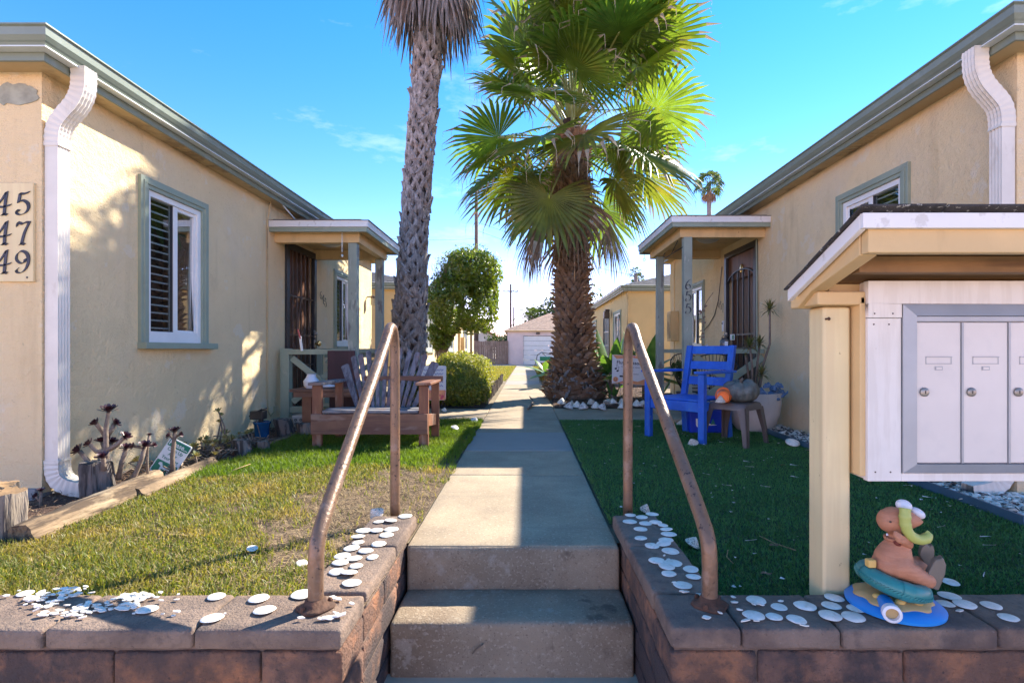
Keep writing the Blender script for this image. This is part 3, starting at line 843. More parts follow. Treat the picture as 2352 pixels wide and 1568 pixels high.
# downspouts
def downspout(root, xw, s, yc, zs, foot):
    mb = MB()
    w, d = .040, .042
    def X(o): return xw + s * o
    path = [(X(.205), zs + .05), (X(.205), zs - .04), (X(.198), zs - .10), (X(.165), zs - .17), (X(.105), zs - .235), (X(.06), zs - .29), (X(.045), zs - .36), (X(.045), zs - .43)]
    prof = []
    rib = []
    for i in range(9):   # fluted outer face
        rib.append((-.042 + .084 * i / 8, .040 - (.006 if i % 2 else 0)))
    def sweep(path, scale=1.0, wob=False):
        vs = []; fs = []
        P = [(-.042, -.04), (.042, -.04)] + [(a, b) for a, b in rib[::-1]]
        # dense resample with crimped rings
        pts = [Vector((p[0], yc, p[1])) for p in path]
        if wob:
            dn = []
            for a, b in zip(pts, pts[1:]):
                for k in range(4): dn.append(a.lerp(b, k / 4))
            dn.append(pts[-1]); pts = dn
            for _ in range(3):
                pts = [pts[0]] + [(pts[i - 1] + pts[i] * 2 + pts[i + 1]) / 4 for i in range(1, len(pts) - 1)] + [pts[-1]]
        n = len(P)
        for i, p in enumerate(pts):
            t = (pts[min(i + 1, len(pts) - 1)] - pts[max(i - 1, 0)]).normalized()
            out = Vector((-t.z, 0, t.x)) * s
            if out.x * s < -.2 and abs(t.z) > .5: out = -out
            k = scale * (1 + (.05 if wob and i % 2 else 0))
            for (a, b) in P: vs.append(p + Vector((0, 1, 0)) * a * k + out * b * k)
        for i in range(len(pts) - 1):
            for k in range(n):
                fs.append((i * n + k, i * n + (k + 1) % n, (i + 1) * n + (k + 1) % n, (i + 1) * n + k))
        mb.add(vs, fs)
    sweep(path, 1.06, True)
    sweep([(X(.045), zs - .42), (X(.045), foot + .16)])
    sweep([(X(.045), foot + .19), (X(.045), foot + .13), (X(.06), foot + .075), (X(.11), foot + .035), (X(.19), foot + .015), (X(.25), foot + .008)], 1.06, True)
    o = obj('downspout', mb, OFFWHITE, root)
    for z in (zs - .42, foot + .185):
        m2 = MB(); m2.box(min(X(.0), X(.092)), max(X(.0), X(.092)), yc - .046, yc + .046, z - .006, z + .006); obj('strap', m2, OFFWHITE, o)
downspout(HL, -2.88, 1, 3.205, 2.53, .03)
downspout(HR, 2.9, -1, 3.17, 2.63, .03)

# number board on the left cottage
def smooth_line(pts, n=6):
    P = [Vector((*p, 0)) for p in pts]
    if len(P) < 3: return P
    out = []
    for i in range(len(P) - 1):
        p0 = P[max(i - 1, 0)]; p1 = P[i]; p2 = P[i + 1]; p3 = P[min(i + 2, len(P) - 1)]
        for k in range(n):
            t = k / n
            out.append(.5 * ((2 * p1) + (p2 - p0) * t + (2 * p0 - 5 * p1 + 4 * p2 - p3) * t * t + (3 * p1 - p0 - 3 * p2 + p3) * t ** 3))
    out.append(P[-1]); return out
DIG = {
 '4': [[(.50, 1), (.43, .5), (.38, 0)], [(.48, .98), (.25, .62), (.03, .37)], [(.03, .36), (.3, .34), (.66, .43)], [(.28, 0), (.38, .03), (.5, 0)]],
 '5': [[(.24, .93), (.4, .92), (.62, .99)], [(.24, .93), (.17, .55)], [(.17, .55), (.35, .63), (.55, .52), (.60, .3), (.46, .08), (.22, .0), (.08, .07), (.09, .19), (.18, .17)]],
 '6': [[(.58, .97), (.35, .82), (.13, .45), (.12, .18), (.28, .01), (.5, .12), (.54, .34), (.38, .5), (.15, .36)]],
 '7': [[(.1, .80), (.14, .96), (.32, .90), (.48, .97), (.64, .97)], [(.64, .97), (.42, .5), (.30, .03)], [(.22, .0), (.3, .03), (.42, .0)]],
 '9': [[(.46, .62), (.42, .48), (.26, .43), (.08, .58), (.1, .82), (.3, .97), (.52, .86), (.6, .6), (.52, .26), (.32, .04), (.13, .02), (.06, .12), (.14, .2)]],
 '1': [[(.2, .85), (.4, 1), (.34, 0)]]}
def nib(M, ch, u, v, h, nb=(.055, .035), th=(.0, .004)):
    mb = MB()
    for st in DIG[ch]:
        L = smooth_line(st)
        nv = Vector((nb[0], nb[1], 0))
        for a, b in zip(L, L[1:]):
            d = (b - a)
            if d.length < 1e-6: continue
            sd = Vector((-d.y, d.x, 0)).normalized() * .02
            off = nv if abs(nv.x * sd.x + nv.y * sd.y) > .0005 else nv
            e = d.normalized() * .006
            q = [a - e - off - sd * .5, b + e - off - sd * .5, b + e + off + sd * .5, a - e + off + sd * .5]
            p = [M(u + w.x * h, v + w.y * h, th[0]) for w in q] + [M(u + w.x * h, v + w.y * h, th[1]) for w in q]
            mb.hexa(p)
    return mb
mb = MB(); mb.mbox(MfL, -3.42, -2.915, 1.285, 1.87, .0, .018)
nboard = obj('number_board', mb, YPOST, HL, bevel=.003)
for r_, row in enumerate(('645', '647', '649')):
    v = (1.68, 1.505, 1.335)[r_]
    for c_, ch in enumerate(row):
        obj('numeral', nib(MfL, ch, (-3.245, -3.135, -3.02)[c_], v, .135, th=(.019, .023 + .0004 * c_)), NAVY, nboard, fix=False)
mb = MB(); mb.ell(MfL(-2.95, 1.31, .019), (.006, .003, .006), 8, 6); obj('nail', mb, BLACKM, nboard)
# flaked paint patch near the corner
rr = random.Random(3); mb = MB(); pl = []
for i in range(26):
    a = 2 * pi * i / 26
    pl.append(MfL(-3.03 + .15 * cos(a) * rr.uniform(.75, 1.05), 2.40 + .075 * sin(a) * rr.uniform(.7, 1.1), .001))
mb.prism(pl, (0, -.004, 0)); obj('bare_patch', mb, mat('bare_plaster', (.33, .33, .26), .9, .2, 8, bump=.5, bscale=60), HL, fix=False)

# ------------------------------------------------------------------ porches (parts of their cottages)
def porch(root, xw, s, y0, y1, xo, ze, zf, posts, light_u, post_num=None):
    """y0..y1 along the wall, xo outer edge, ze eave underside, zf floor"""
    def X(o): return xw + s * o
    W = abs(xo - xw)
    def bx(m, o0, o1, ya, yb, za, zb):
        a, b = sorted((X(o0), X(o1))); m.box(a, b, ya, yb, za, zb)
    mb = MB(); bx(mb, .0, W - .05, y0 + .03, y1 - .03, zf - .2, zf); obj('porch_floor', mb, CONC, root, bevel=.01)
    t = .022
    mb = MB()
    for (za, zb, k) in ((ze, ze + .05, 0),):
        bx(mb, .0, W, y0, y0 + t, za, zb); bx(mb, .0, W, y1 - t, y1, za, zb); bx(mb, W - t, W, y0 + t, y1 - t, za, zb)
    obj('porch_trim', mb, SAGE, root)
    mb = MB()
    bx(mb, .0, W + .012, y0 - .012, y0 + t, ze + .052, ze + .125); bx(mb, .0, W + .012, y1 - t, y1 + .012, ze + .052, ze + .125); bx(mb, W - t, W + .012, y0 + t + .001, y1 - t - .001, ze + .052, ze + .125)
    obj('porch_fascia', mb, FASCIA, root, bevel=.003)
    mb = MB(); bx(mb, 0, W - t - .002, y0 + t + .002, y1 - t - .002, ze + .03, ze + .05); obj('porch_ceiling', mb, YBOARD, root)
    mb = MB()
    bx(mb, 0, W - .13, y0 + .14, y0 + .23, ze - .095, ze + .029); bx(mb, 0, W - .13, y1 - .23, y1 - .14, ze - .095, ze + .029); bx(mb, W - .22, W - .13, y0 + .231, y1 - .231, ze - .097, ze + .029)
    obj('porch_beam', mb, YBOARD, root, bevel=.004)
    xa, xb = sorted((X(-.6), X(W + .03)))
    mb = MB(); hip_roof(mb, xa, xb, y0 - .03, y1 + .03, ze + .127, .16, .13, mx=.6, thick=.016)
    mb.add([(xa, y0 - .03, ze + .127), (xb, y0 - .03, ze + .127), (xb, y1 + .03, ze + .127), (xa, y1 + .03, ze + .127)], [(0, 3, 2, 1)])
    d_ = .6; zz = ze + .127 + .16 * d_
    mb.add([(xa + d_, y0 - .03 + d_, zz), (xb - d_, y0 - .03 + d_, zz), (xb - d_, y1 + .03 - d_, zz), (xa + d_, y1 + .03 - d_, zz)], [(0, 1, 2, 3)])
    obj('porch_roof', mb, SHINGLE, root, fix=False)
    res = []
    for (o, y) in posts:
        mb = MB(); bx(mb, o - .05, o + .05, y - .05, y + .05, zf - .12, ze - .097)
        res.append(obj('porch_post', mb, SAGE_D, root, bevel=.005))
    a, b = light_u
    mb = MB(); mb.lathe([(0, -.085), (.06, -.08), (.115, -.06), (.15, -.03), (.158, -.012)], 24, (X(a), b, ze + .03)); l = obj('ceiling_light', mb, mat('lamp_glass_' + ('l' if s > 0 else 'r'), (.62, .58, .5), .3, .03, 3, trans=.2, tcol=(.6, .55, .45)), root, smooth=True)
    mb = MB(); mb.lathe([(.15, -.02), (.17, -.016), (.17, -.0), (.1, .0)], 24, (X(a), b, ze + .029)); obj('lamp_ring', mb, CHROME, l, smooth='auto')
    return X, bx, res

XL, bxL, postsL = porch(HL, -2.88, 1, 5.94, 7.42, -1.78, 2.21, .10, [(.89, 6.13), (.89, 7.22)], (.47, 6.55))
def xbrace(root, X, y, oa, ob, za, zb, full=True):
    top = MB(); a, b = sorted((X(oa), X(ob))); top.box(a, b, y - .045, y + .045, zb - .06, zb); obj('porch_rail', top, SAGE, root, bevel=.004)
    m = MB(); m.box(a, b, y - .03, y + .03, za, za + .07); obj('porch_rail', m, SAGE, root, bevel=.004)
    m = MB(); m.bar((X(oa + .02), y - .012, zb - .1), (X(ob - .02), y - .012, za + .12), .022, .07); obj('cross_brace', m, SAGE, root, bevel=.003)
    m = MB(); m.bar((X(oa + .02), y + .012, za + .12), (X(ob - .02), y + .012, zb - .1), .022, .07); obj('cross_brace', m, SAGE, root, bevel=.003)
m = MB(); bxL(m, .06, .16, 6.08, 6.18, .0, .90); obj('rail_post', m, SAGE, HL, bevel=.005)
xbrace(HL, XL, 6.13, .16, .84, .16, .89)
m = MB(); bxL(m, .02, .84, 7.18, 7.26, .84, .90); obj('porch_rail', m, SAGE, HL, bevel=.004)
m = MB(); bxL(m, .04, .11, 7.19, 7.25, .1, .84); obj('rail_post', m, SAGE, HL, bevel=.004)
xbrace(HL, XL, 7.3, .12, .84, .16, .84)

XR, bxR, postsR = porch(HR, 2.9, -1, 6.26, 8.1, 1.74, 2.34, .06, [(.94, 6.42), (.94, 7.72)], (.5, 6.95))
m = MB(); bxR(m, .02, .89, 6.38, 6.46, .84, .895); obj('porch_rail', m, SAGE, HR, bevel=.004)
m = MB(); m.bar((XR(.02), 6.42, .80), (XR(.84), 6.42, .22), .022, .085); obj('cross_brace', m, SAGE, HR, bevel=.003)
m = MB(); m.bar((XR(.02), 6.444, .22), (XR(.84), 6.444, .80), .02, .085); obj('cross_brace', m, SAGE, HR, bevel=.003)
m = MB(); bxR(m, .02, .89, 6.39, 6.45, .14, .21); obj('porch_rail', m, SAGE, HR, bevel=.004)
m = MB(); bxR(m, .02, .89, 7.68, 7.76, .84, .895); obj('porch_rail', m, SAGE, HR, bevel=.004)
MpR = front_map(6.37)
for i, ch in enumerate('655'):
    o = obj('numeral', nib(MpR, ch, 1.915, (1.61, 1.47, 1.32)[i], .125, nb=(.045, .02), th=(.0005, .006)), NAVY, postsR[0], fix=False)
# small script numbers painted beside the doors
for (H, M, u, v, txt) in ((HL, lambda u, v, o: MsL(7.40 + u, v - u * .55, o), 0, 1.62, '645'), (HR, lambda u, v, o: MsR(7.98 - u, v - u * .55, o), 0, 1.55, '651')):
    for i, ch in enumerate(txt):
        obj('numeral', nib(M, ch, u + .085 * i, v, .13, nb=(.02, .01), th=(.001, .005)), BLACKM, H, fix=False)
# wall lamp, meter box, hooks
mb = MB(); mb.lathe([(.035, .10), (.05, .10), (.05, -.02), (.03, -.03), (0, -.03)], 14, (XL(.12), 9.6, 1.72)); wl_ = obj('wall_lamp', mb, mat('jar_glass', (.55, .5, .4), .2, .1, 8, trans=.3, tcol=(.6, .55, .45)), HL, smooth='auto')
mb = MB(); mb.lathe([(0, .15), (.045, .14), (.052, .10)], 14, (XL(.12), 9.6, 1.72)); mb.bar((XL(0), 9.6, 1.84), (XL(.12), 9.6, 1.86), .02, .02); obj('lamp_cap', mb, BRONZE, wl_)
mb = MB(); bxR(mb, .0, .15, 10.0, 10.28, 1.05, 1.62); bxm = obj('meter_box', mb, YBOARD, HR, bevel=.01)
mb = MB(); bxR(mb, .152, .16, 10.03, 10.25, 1.10, 1.57); obj('meter_lid', mb, SOFFIT, bxm, bevel=.003)
mb = MB(); mb.tube([(XR(.05), 10.14, 1.62), (XR(.05), 10.14, 2.6)], .012, 6); mb.tube([(XR(.05), 10.14, .0), (XR(.05), 10.14, 1.05)], .012, 6); obj('conduit', mb, YBOARD, HR)
mb = MB(); xp, yp = XR(1.0), 7.65
mb.tube([(XR(.99), 6.42, 2.13), (XR(1.0), 6.75, 2.13), (XR(1.0), 7.15, 2.13), (XR(1.0), 7.25, 2.15), (XR(1.0), 7.27, 2.19), (XR(1.0), 7.2, 2.2)], .006, 5); mb.tube([(XR(1.0), 6.9, 2.13), (XR(1.0), 6.45, 2.3)], .005, 5)
obj('plant_hook', mb, BLACKM, HR, smooth=True)
mb = MB(); mb.tube([(XR(1.1), 8.02, 2.34), (XR(1.1), 8.02, 2.27)], .004, 5)
mb.tube([Vector((XR(1.1) + .018 * cos(a), 8.02, 2.25 + .018 * sin(a))) for a in [i * pi / 6 for i in range(12)]], .004, 5, closed=True); obj('eye_hook', mb, BLACKM, HR)
mb = MB()
z = 2.2
for i in range(9): mb.tube([Vector((XL(.8) + .006 * cos(a), 6.0 + .006 * (i % 2) * cos(a), z - .025 * i + .012 * sin(a))) for a in [k * pi / 4 for k in range(8)]], .0025, 4, closed=True)
mb.ell((XL(.8), 6.0, 1.95), (.014, .014, .017), 10, 6); obj('bead_chain', mb, PALE_GREY, HL)
# lamp, downspout shapes on the rear right cottage
mb = MB(); bxm2 = lambda u0, u1, v0, v1, o0, o1: mb.mbox(Ms2R, u0, u1, v0, v1, o0, o1)
bxm2(17.75, 18.0, 1.95, 2.18, .08, .26); bxm2(17.8, 17.95, 2.18, 2.26, .06, .22); obj('wall_lamp', mb, BRONZE, H2R, bevel=.02)
mb = MB(); mb.tube([(2.86, 14.93, 2.5), (2.9, 14.96, 2.2), (2.87, 14.97, 1.2), (2.87, 14.97, 0)], .02, 6); obj('conduit', mb, SOFFIT, H2R)
for y in (14.7, 18.2, 22.6, 27.5):
    mb = MB(); mb.box(-2.87, -2.78, y, y + .1, -.02, 2.43); obj('downspout', mb, BRONZE if y != 22.6 else YBOARD, H2L, bevel=.01)
for y in (16.9, 17.5, 23.2):
    mb = MB(); mb.box(-2.87, -2.68, y, y + .35, .85, 1.45); mb.box(-2.86, -2.8, y + .12, y + .2, 0, .85); obj('meter_box', mb, BRONZE if y < 20 else SOFFIT, H2L, bevel=.015)

# ------------------------------------------------------------------ far buildings
GA = thing('garage', 'pale pink garage with tan hip roof at the end of the walk', 'garage', (0, 36, -.1), world=True)
gx0, gx1 = -1.23, 5.2
gzb, gzt = -.11, 2.16
mb = MB(); Mg = front_map(36.0)
wall_panel(mb, Mg, gx0, gx1, gzb, gzt, [(-.15, 2.5, gzb, 1.86)], .15)
mb.add([(gx0, 36, gzb), (gx0, 42, gzb), (gx0, 42, gzt), (gx0, 36, gzt)], [(0, 1, 2, 3)]); mb.add([(gx1, 36, gzb), (gx1, 42, gzb), (gx1, 42, gzt), (gx1, 36, gzt)], [(0, 1, 2, 3)])
obj('wall', mb, PINKW, GA, fix=False)
gd = None
for i in range(6):
    mb = MB(); z0 = gzb + .01 + i * .325; mb.mbox(Mg, -.14, 2.49, z0, z0 + .31, -.12, -.08 + .006 * (i % 2)); obj('door_panel', mb, WHITE, GA, bevel=.01)
mb = MB(); mb.mbox(Mg, -.23, -.155, gzb, 1.93, 0, .02); mb.mbox(Mg, 2.505, 2.58, gzb, 1.93, 0, .02); mb.mbox(Mg, -.155, 2.505, 1.865, 1.93, 0, .02); obj('door_trim', mb, PINKW, GA)
mb = MB(); rect_loop(mb, gx0, gx1, 36, 42, [(-.01, gzt), (.22, gzt - .02), (.22, gzt + .06), (-.01, gzt + .06)]); obj('eave', mb, YBOARD, GA)
mb = MB(); hip_roof(mb, gx0 - .25, gx1 + .25, 35.75, 42.25, gzt + .065, .42, .2, thick=.025); obj('roof', mb, SHINGLE_T, GA, fix=False)
mb = MB(); mb.mbox(Mg, .72, .98, 1.96, 2.1, .0, .12); obj('lamp', mb, BRONZE, GA, bevel=.02)

FE = thing('plank_fence', 'weathered brown plank fence left of the pink garage', 'fence', (-3, 36, -.1), world=True)
rr = random.Random(4)
x = -3.95; i = 0
while x < -1.3:
    w = .135; h = 1.62 + rr.uniform(-.03, .03)
    mb = MB(); mb.box(x, x + w, 35.9 + rr.uniform(-.01, .01), 35.925, -.12, -.12 + h); obj('plank', mb, FENCEW, FE)
    x += w + .012
mb = MB(); mb.box(-4, -1.3, 35.94, 36.0, .2, .3); mb.box(-4, -1.3, 35.94, 36.0, 1.1, 1.2); obj('rail', mb, FENCEW, FE)
GT = thing('gate', 'dark brown gate panel beside the plank fence', 'gate', (-5.1, 36, -.1), world=True)
for i in range(8):
    mb = MB(); mb.box(-5.2 + i * .15, -5.2 + i * .15 + .14, 35.95, 35.98, -.1, 1.65); obj('plank', mb, BRONZE, GT)
PS = thing('marker_post', 'short cream post with a yellow top before the dark gate', 'post', (-5.0 * .9, 32.0, -.1), world=True)
mb = MB(); mb.box(-4.42, -4.2, 31.9, 32.1, -.1, 1.0); obj('shaft', mb, CREAM, PS); mb = MB(); mb.box(-4.44, -4.18, 31.88, 32.12, 1.0, 1.3); obj('cap', mb, TOYY, PS, bevel=.02)

def far_house(label, x0, x1, y0, y1, h, roofh, gable=True):
    t = thing('far_house', label, 'house', ((x0 + x1) / 2, y0, 0), world=True)
    mb = MB(); mb.box(x0, x1, y0, y1, -.15, h)
    if gable: mb.add([(x0, y0, h), (x1, y0, h), ((x0 + x1) / 2, y0, h + roofh)], [(0, 1, 2)])
    obj('wall', mb, CREAM, t)
    xm = (x0 + x1) / 2
    mb = MB(); o = .3
    if gable:
        for sg in (-1, 1):
            e = xm + sg * ((x1 - x0) / 2 + o); ze = h - o * roofh / ((x1 - x0) / 2)
            mb.prism([(e, y0 - o, ze), (xm, y0 - o, h + roofh), (xm, y0 - o, h + roofh + .22), (e, y0 - o, ze + .22)], (0, y1 - y0 + 2 * o, 0))
    else:
        hip_roof(mb, x0 - o, x1 + o, y0 - o, y1 + o, h, roofh, .4, .03)
    obj('roof', mb, TILE, t, fix=gable)
    mb = MB(); mb.box(xm - .5, xm + .5, y0 - .06, y0 + .02, 1.0, 2.0); w = obj('window', mb, BRONZE, t)
    mb = MB(); mb.box(xm - .42, xm + .42, y0 - .07, y0 - .055, 1.06, 1.94); obj('pane', mb, GLASS, w)
    return t
far_house('white house with a red gable roof beyond the plank fence', -7.6, -3.2, 52, 60, 2.3, 1.3)
far_house('taller white house with red roof edge far behind the fence', -11.5, -5.6, 70, 80, 4.8, .3, False)
far_house('low white shed with red roof strip behind the dark gate', -7.4, -5.3, 44, 47, 1.35, .25, False)

def utility_pole(label, x, y, h, r, arm=True):
    t = thing('utility_pole', label, 'pole', (x, y, -.1), world=True)
    mb = MB(); mb.tube([(x, y, -.1), (x, y, h)], [r, r * .7], 10); obj('pole', mb, POLE, t, smooth=True)
    if arm:
        mb = MB(); mb.box(x - .9, x + .9, y - .06, y + .06, h - .9, h - .78); obj('crossarm', mb, POLE, t)
        for k in (-.8, -.3, .3, .8):
            mb = MB(); mb.lathe([(.04, 0), (.05, .08), (.03, .12), (0, .13)], 8, (x + k, y, h - .78)); obj('insulator', mb, CHROME, t)
    return t
utility_pole('tall brown utility pole rising behind the clipped tree', (1088 - 1207) * 36.5 / 1215, 38.5, 12.6, .17, False)
utility_pole('thin distant utility pole standing behind the garage trees', (1173 - 1207) * 62 / 1215, 62, 8.6, .17, True)
utility_pole('shorter far utility pole just right of the thin one', (1180 - 1207) * 80 / 1215, 80, 7.4, .16, False)
mb = MB()
def wire(a, b, sag, n=10):
    a = Vector(a); b = Vector(b)
    mb.tube([a.lerp(b, i / n) - Vector((0, 0, sag * 4 * (i / n) * (1 - i / n))) for i in range(n + 1)], .012, 4)
px = (1088 - 1207) * 36.5 / 1215
wire((px, 38.5, 9.0), (-13, 22, 6.6), .5); wire((px, 38.5, 8.7), (-2.95, 29.5, 2.9), .3)
wire((px, 38.5, 10.2), (14, 46, 8.0), .6); wire((px, 38.5, 9.6), (14, 44, 6.4), .6)
wire(((1173 - 1207) * 62 / 1215, 62, 7.8), (12, 50, 5.6), .5)
o = obj('overhead_wire', mb, CABLE); tag(o, 'thin dark overhead wires strung between the utility poles', 'wires')

# ------------------------------------------------------------------ lawns and beds
def sheet(name, x0, x1, y0, y1, z, m, label, nx=24, ny=48, amp=.008, key=0.0, edge=0.0):
    xs = np.linspace(x0, x1, nx); ysn = np.linspace(y0, y1, ny)
    V = []
    for y in ysn:
        for x in xs:
            e = edge * mnoise.noise(Vector((y * 2.3, key, 1))) if edge and (x == xs[0] or x == xs[-1]) else 0
            V.append((x + e, y, z + amp * mnoise.noise(Vector((x * 3, y * 3, key)))))
    F = [(j * nx + i, j * nx + i + 1, (j + 1) * nx + i + 1, (j + 1) * nx + i) for j in range(ny - 1) for i in range(nx - 1)]
    me = fast_mesh(name, V, F, m, smooth=True)
    return struct(name, me, None, label)
def lawn_z(x, y):
    return .004 + .012 * np.sin(x * 1.7 + 1) * np.sin(y * 1.3) + np.clip((2.6 - y) * .03, 0, .03)
xs = np.linspace(-4.6, -.537, 50); ysn = np.linspace(1.77, 6.64, 60)
V = [(x, y, float(lawn_z(x, y)) - .004 + .004 * mnoise.noise(Vector((x * 14, y * 14, 0)))) for y in ysn for x in xs]
F = [(j * 50 + i, j * 50 + i + 1, (j + 1) * 50 + i + 1, (j + 1) * 50 + i) for j in range(59) for i in range(49)]
struct('lawn_soil', fast_mesh('lawn_soil', V, F, SOIL, smooth=True), None, 'dry brown soil under the left lawn')
sheet('turf', .42, 2.52, 2.645, 6.62, .008, TURFB, 'artificial turf mat right of the walk', amp=.004)
sheet('turf', .60, 2.52, 1.77, 2.645, .008, TURFB, 'artificial turf mat behind the right block wall', amp=.004, ny=12)
sheet('turf', 2.52, 4.5, 1.77, 2.62, .0075, TURFB, 'artificial turf mat in front of the right cottage', amp=.004, ny=10)
sheet('mulch_bed', .45, 2.9, 8.0, 14.6, .012, MULCH, 'dark mulch bed round the leafy palm', amp=.03, key=4)
sheet('mulch_bed', -2.85, -.62, 8.0, 13.4, .008, MULCH, 'dark mulch bed left of the walk', amp=.02, key=5)

def vnoise(x, y, sc, seed=0):
    """cheap smooth value noise for numpy arrays"""
    rng = np.random.default_rng(seed); T = rng.random((64, 64))
    xx, yy = x * sc + 1000, y * sc + 1000
    xi, yi = np.floor(xx).astype(int), np.floor(yy).astype(int)
    fx, fy = xx - xi, yy - yi
    fx = fx * fx * (3 - 2 * fx); fy = fy * fy * (3 - 2 * fy)
    g = lambda i, j: T[i % 64, j % 64]
    return (g(xi, yi) * (1 - fx) + g(xi + 1, yi) * fx) * (1 - fy) + (g(xi, yi + 1) * (1 - fx) + g(xi + 1, yi + 1) * fx) * fy

def blades(x, y, z, h, w, lean, rng):
    """bent grass blades: five points, a quad and a tip each"""
    n = len(x)
    a = rng.random(n) * 2 * np.pi; la = rng.random(n) * 2 * np.pi
    dx, dy = np.cos(a) * w / 2, np.sin(a) * w / 2
    lx, ly = np.cos(la) * lean * h, np.sin(la) * lean * h
    hz = h * np.sqrt(np.clip(1 - lean ** 2, .05, 1))
    P = np.empty((n, 5, 3), np.float32)
    P[:, 0] = np.stack([x - dx, y - dy, z], 1); P[:, 1] = np.stack([x + dx, y + dy, z], 1)
    mx, my, mz = x + lx * .35, y + ly * .35, z + hz * .6
    P[:, 2] = np.stack([mx + dx * .8, my + dy * .8, mz], 1); P[:, 3] = np.stack([mx - dx * .8, my - dy * .8, mz], 1)
    P[:, 4] = np.stack([x + lx, y + ly, z + hz], 1)
    b = (np.arange(n) * 5)[:, None]
    F = np.concatenate([b + np.array([0, 1, 2]), b + np.array([0, 2, 3]), b + np.array([3, 2, 4])], 0)
    return P.reshape(-1, 3), F

def stuff(name, me, label, parent=None):
    o = bpy.data.objects.new(name, me); C.objects.link(o)
    o['kind'] = 'stuff'
    if parent is None: o['label'] = label
    else: parent_to(o, parent)
    return o

EDGE_X = -2.33
def left_lawn():
    rng = np.random.default_rng(11)
    n = 190000
    y = 1.79 + rng.random(n) ** 1.25 * (6.62 - 1.79); x = -4.2 + rng.random(n) * (4.2 - .545); x = np.where(x > -.60, x + .035 * np.clip(vnoise(x * 0, y, 7, 21) - .35, 0, 1) * 1.6, x)
    keep = (x > EDGE_X + .03 * np.sin(y * 9)) | (y < 2.42)
    keep &= x > -(y + .15) * 1.02
    keep &= ~((x > -.78) & (y < 2.68))
    x, y = x[keep], y[keep]
    lush = np.clip((y - 3.72 - .25 * (vnoise(x, y, 2.2, 3) - .5) - .28 * np.clip(-x - 1.2, 0, 1) * -1.0) / .35, 0, 1)
    dirt = vnoise(x, y, 3.2, 1) * .55 + vnoise(x, y, 9, 2) * .45
    bare = 1.7 * np.exp(-(((x + .84) / .40) ** 2 + ((y - 3.02) / .66) ** 2)) + .6 * np.exp(-(((x + .75) / .35) ** 2 + ((y - 1.9) / .35) ** 2)) + .35 * np.exp(-(((x + 1.9) / .25) ** 2 + ((y - 2.5) / .3) ** 2))
    p = np.clip(1.15 - 1.15 * np.clip((dirt - .42) / .25, 0, 1) * .75 - 1.05 * bare, .03, 1)
    p = p * (1 - lush) + lush * np.clip(1 - .9 * np.exp(-(((x + .62) / .13) ** 2 + ((y - 4.0) / .5) ** 2)), 0, 1)
    k = rng.random(len(x)) < p
    x, y, lush = x[k], y[k], lush[k]
    z = lawn_z(x, y) - .004
    h = (.018 + .028 * rng.random(len(x))) * (.8 + .5 * vnoise(x, y, 5, 8)) * (1 + .25 * lush)
    w = .0028 + .0022 * rng.random(len(x)) + .0006 * y
    lean = .25 + .55 * rng.random(len(x)) * (1 - .35 * lush)
    far = lush > .5
    V, F = blades(x[~far], y[~far], z[~far], h[~far], w[~far], lean[~far], rng)
    stuff('lawn_grass', fast_mesh('lawn_grass', V, F, GRASS), 'patchy yellow green lawn grass by the left wall')
    V, F = blades(x[far], y[far], z[far], h[far], w[far], lean[far], rng)
    stuff('lush_grass', fast_mesh('lush_grass', V, F, GRASS2), 'lush bright green grass round the wooden bench')
    # thatch: straws lying about
    n = 42000
    y = 1.79 + rng.random(n) * 2.3; x = -4.2 + rng.random(n) * 3.65
    keep = ((x > EDGE_X) | (y < 2.42)) & (x > -(y + .15) * 1.02) & ~((x > -.78) & (y < 2.68))
    bare = np.exp(-(((x + .84) / .5) ** 2 + ((y - 3.02) / .75) ** 2)) + .6 * np.exp(-(((x + .75) / .4) ** 2 + ((y - 1.95) / .4) ** 2))
    keep &= rng.random(n) < np.clip(.35 + bare, 0, 1) * (1 - np.clip((y - 3.6) / .3, 0, 1))
    x, y = x[keep], y[keep]; n = len(x)
    V, F = blades(x, y, lawn_z(x, y) + .001 + .008 * rng.random(n), .02 + .045 * rng.random(n), .002 + .002 * rng.random(n), np.full(n, .985), rng)
    stuff('dry_thatch', fast_mesh('dry_thatch', V, F, STRAW), 'dry straw coloured clippings on the bare patches')
left_lawn()

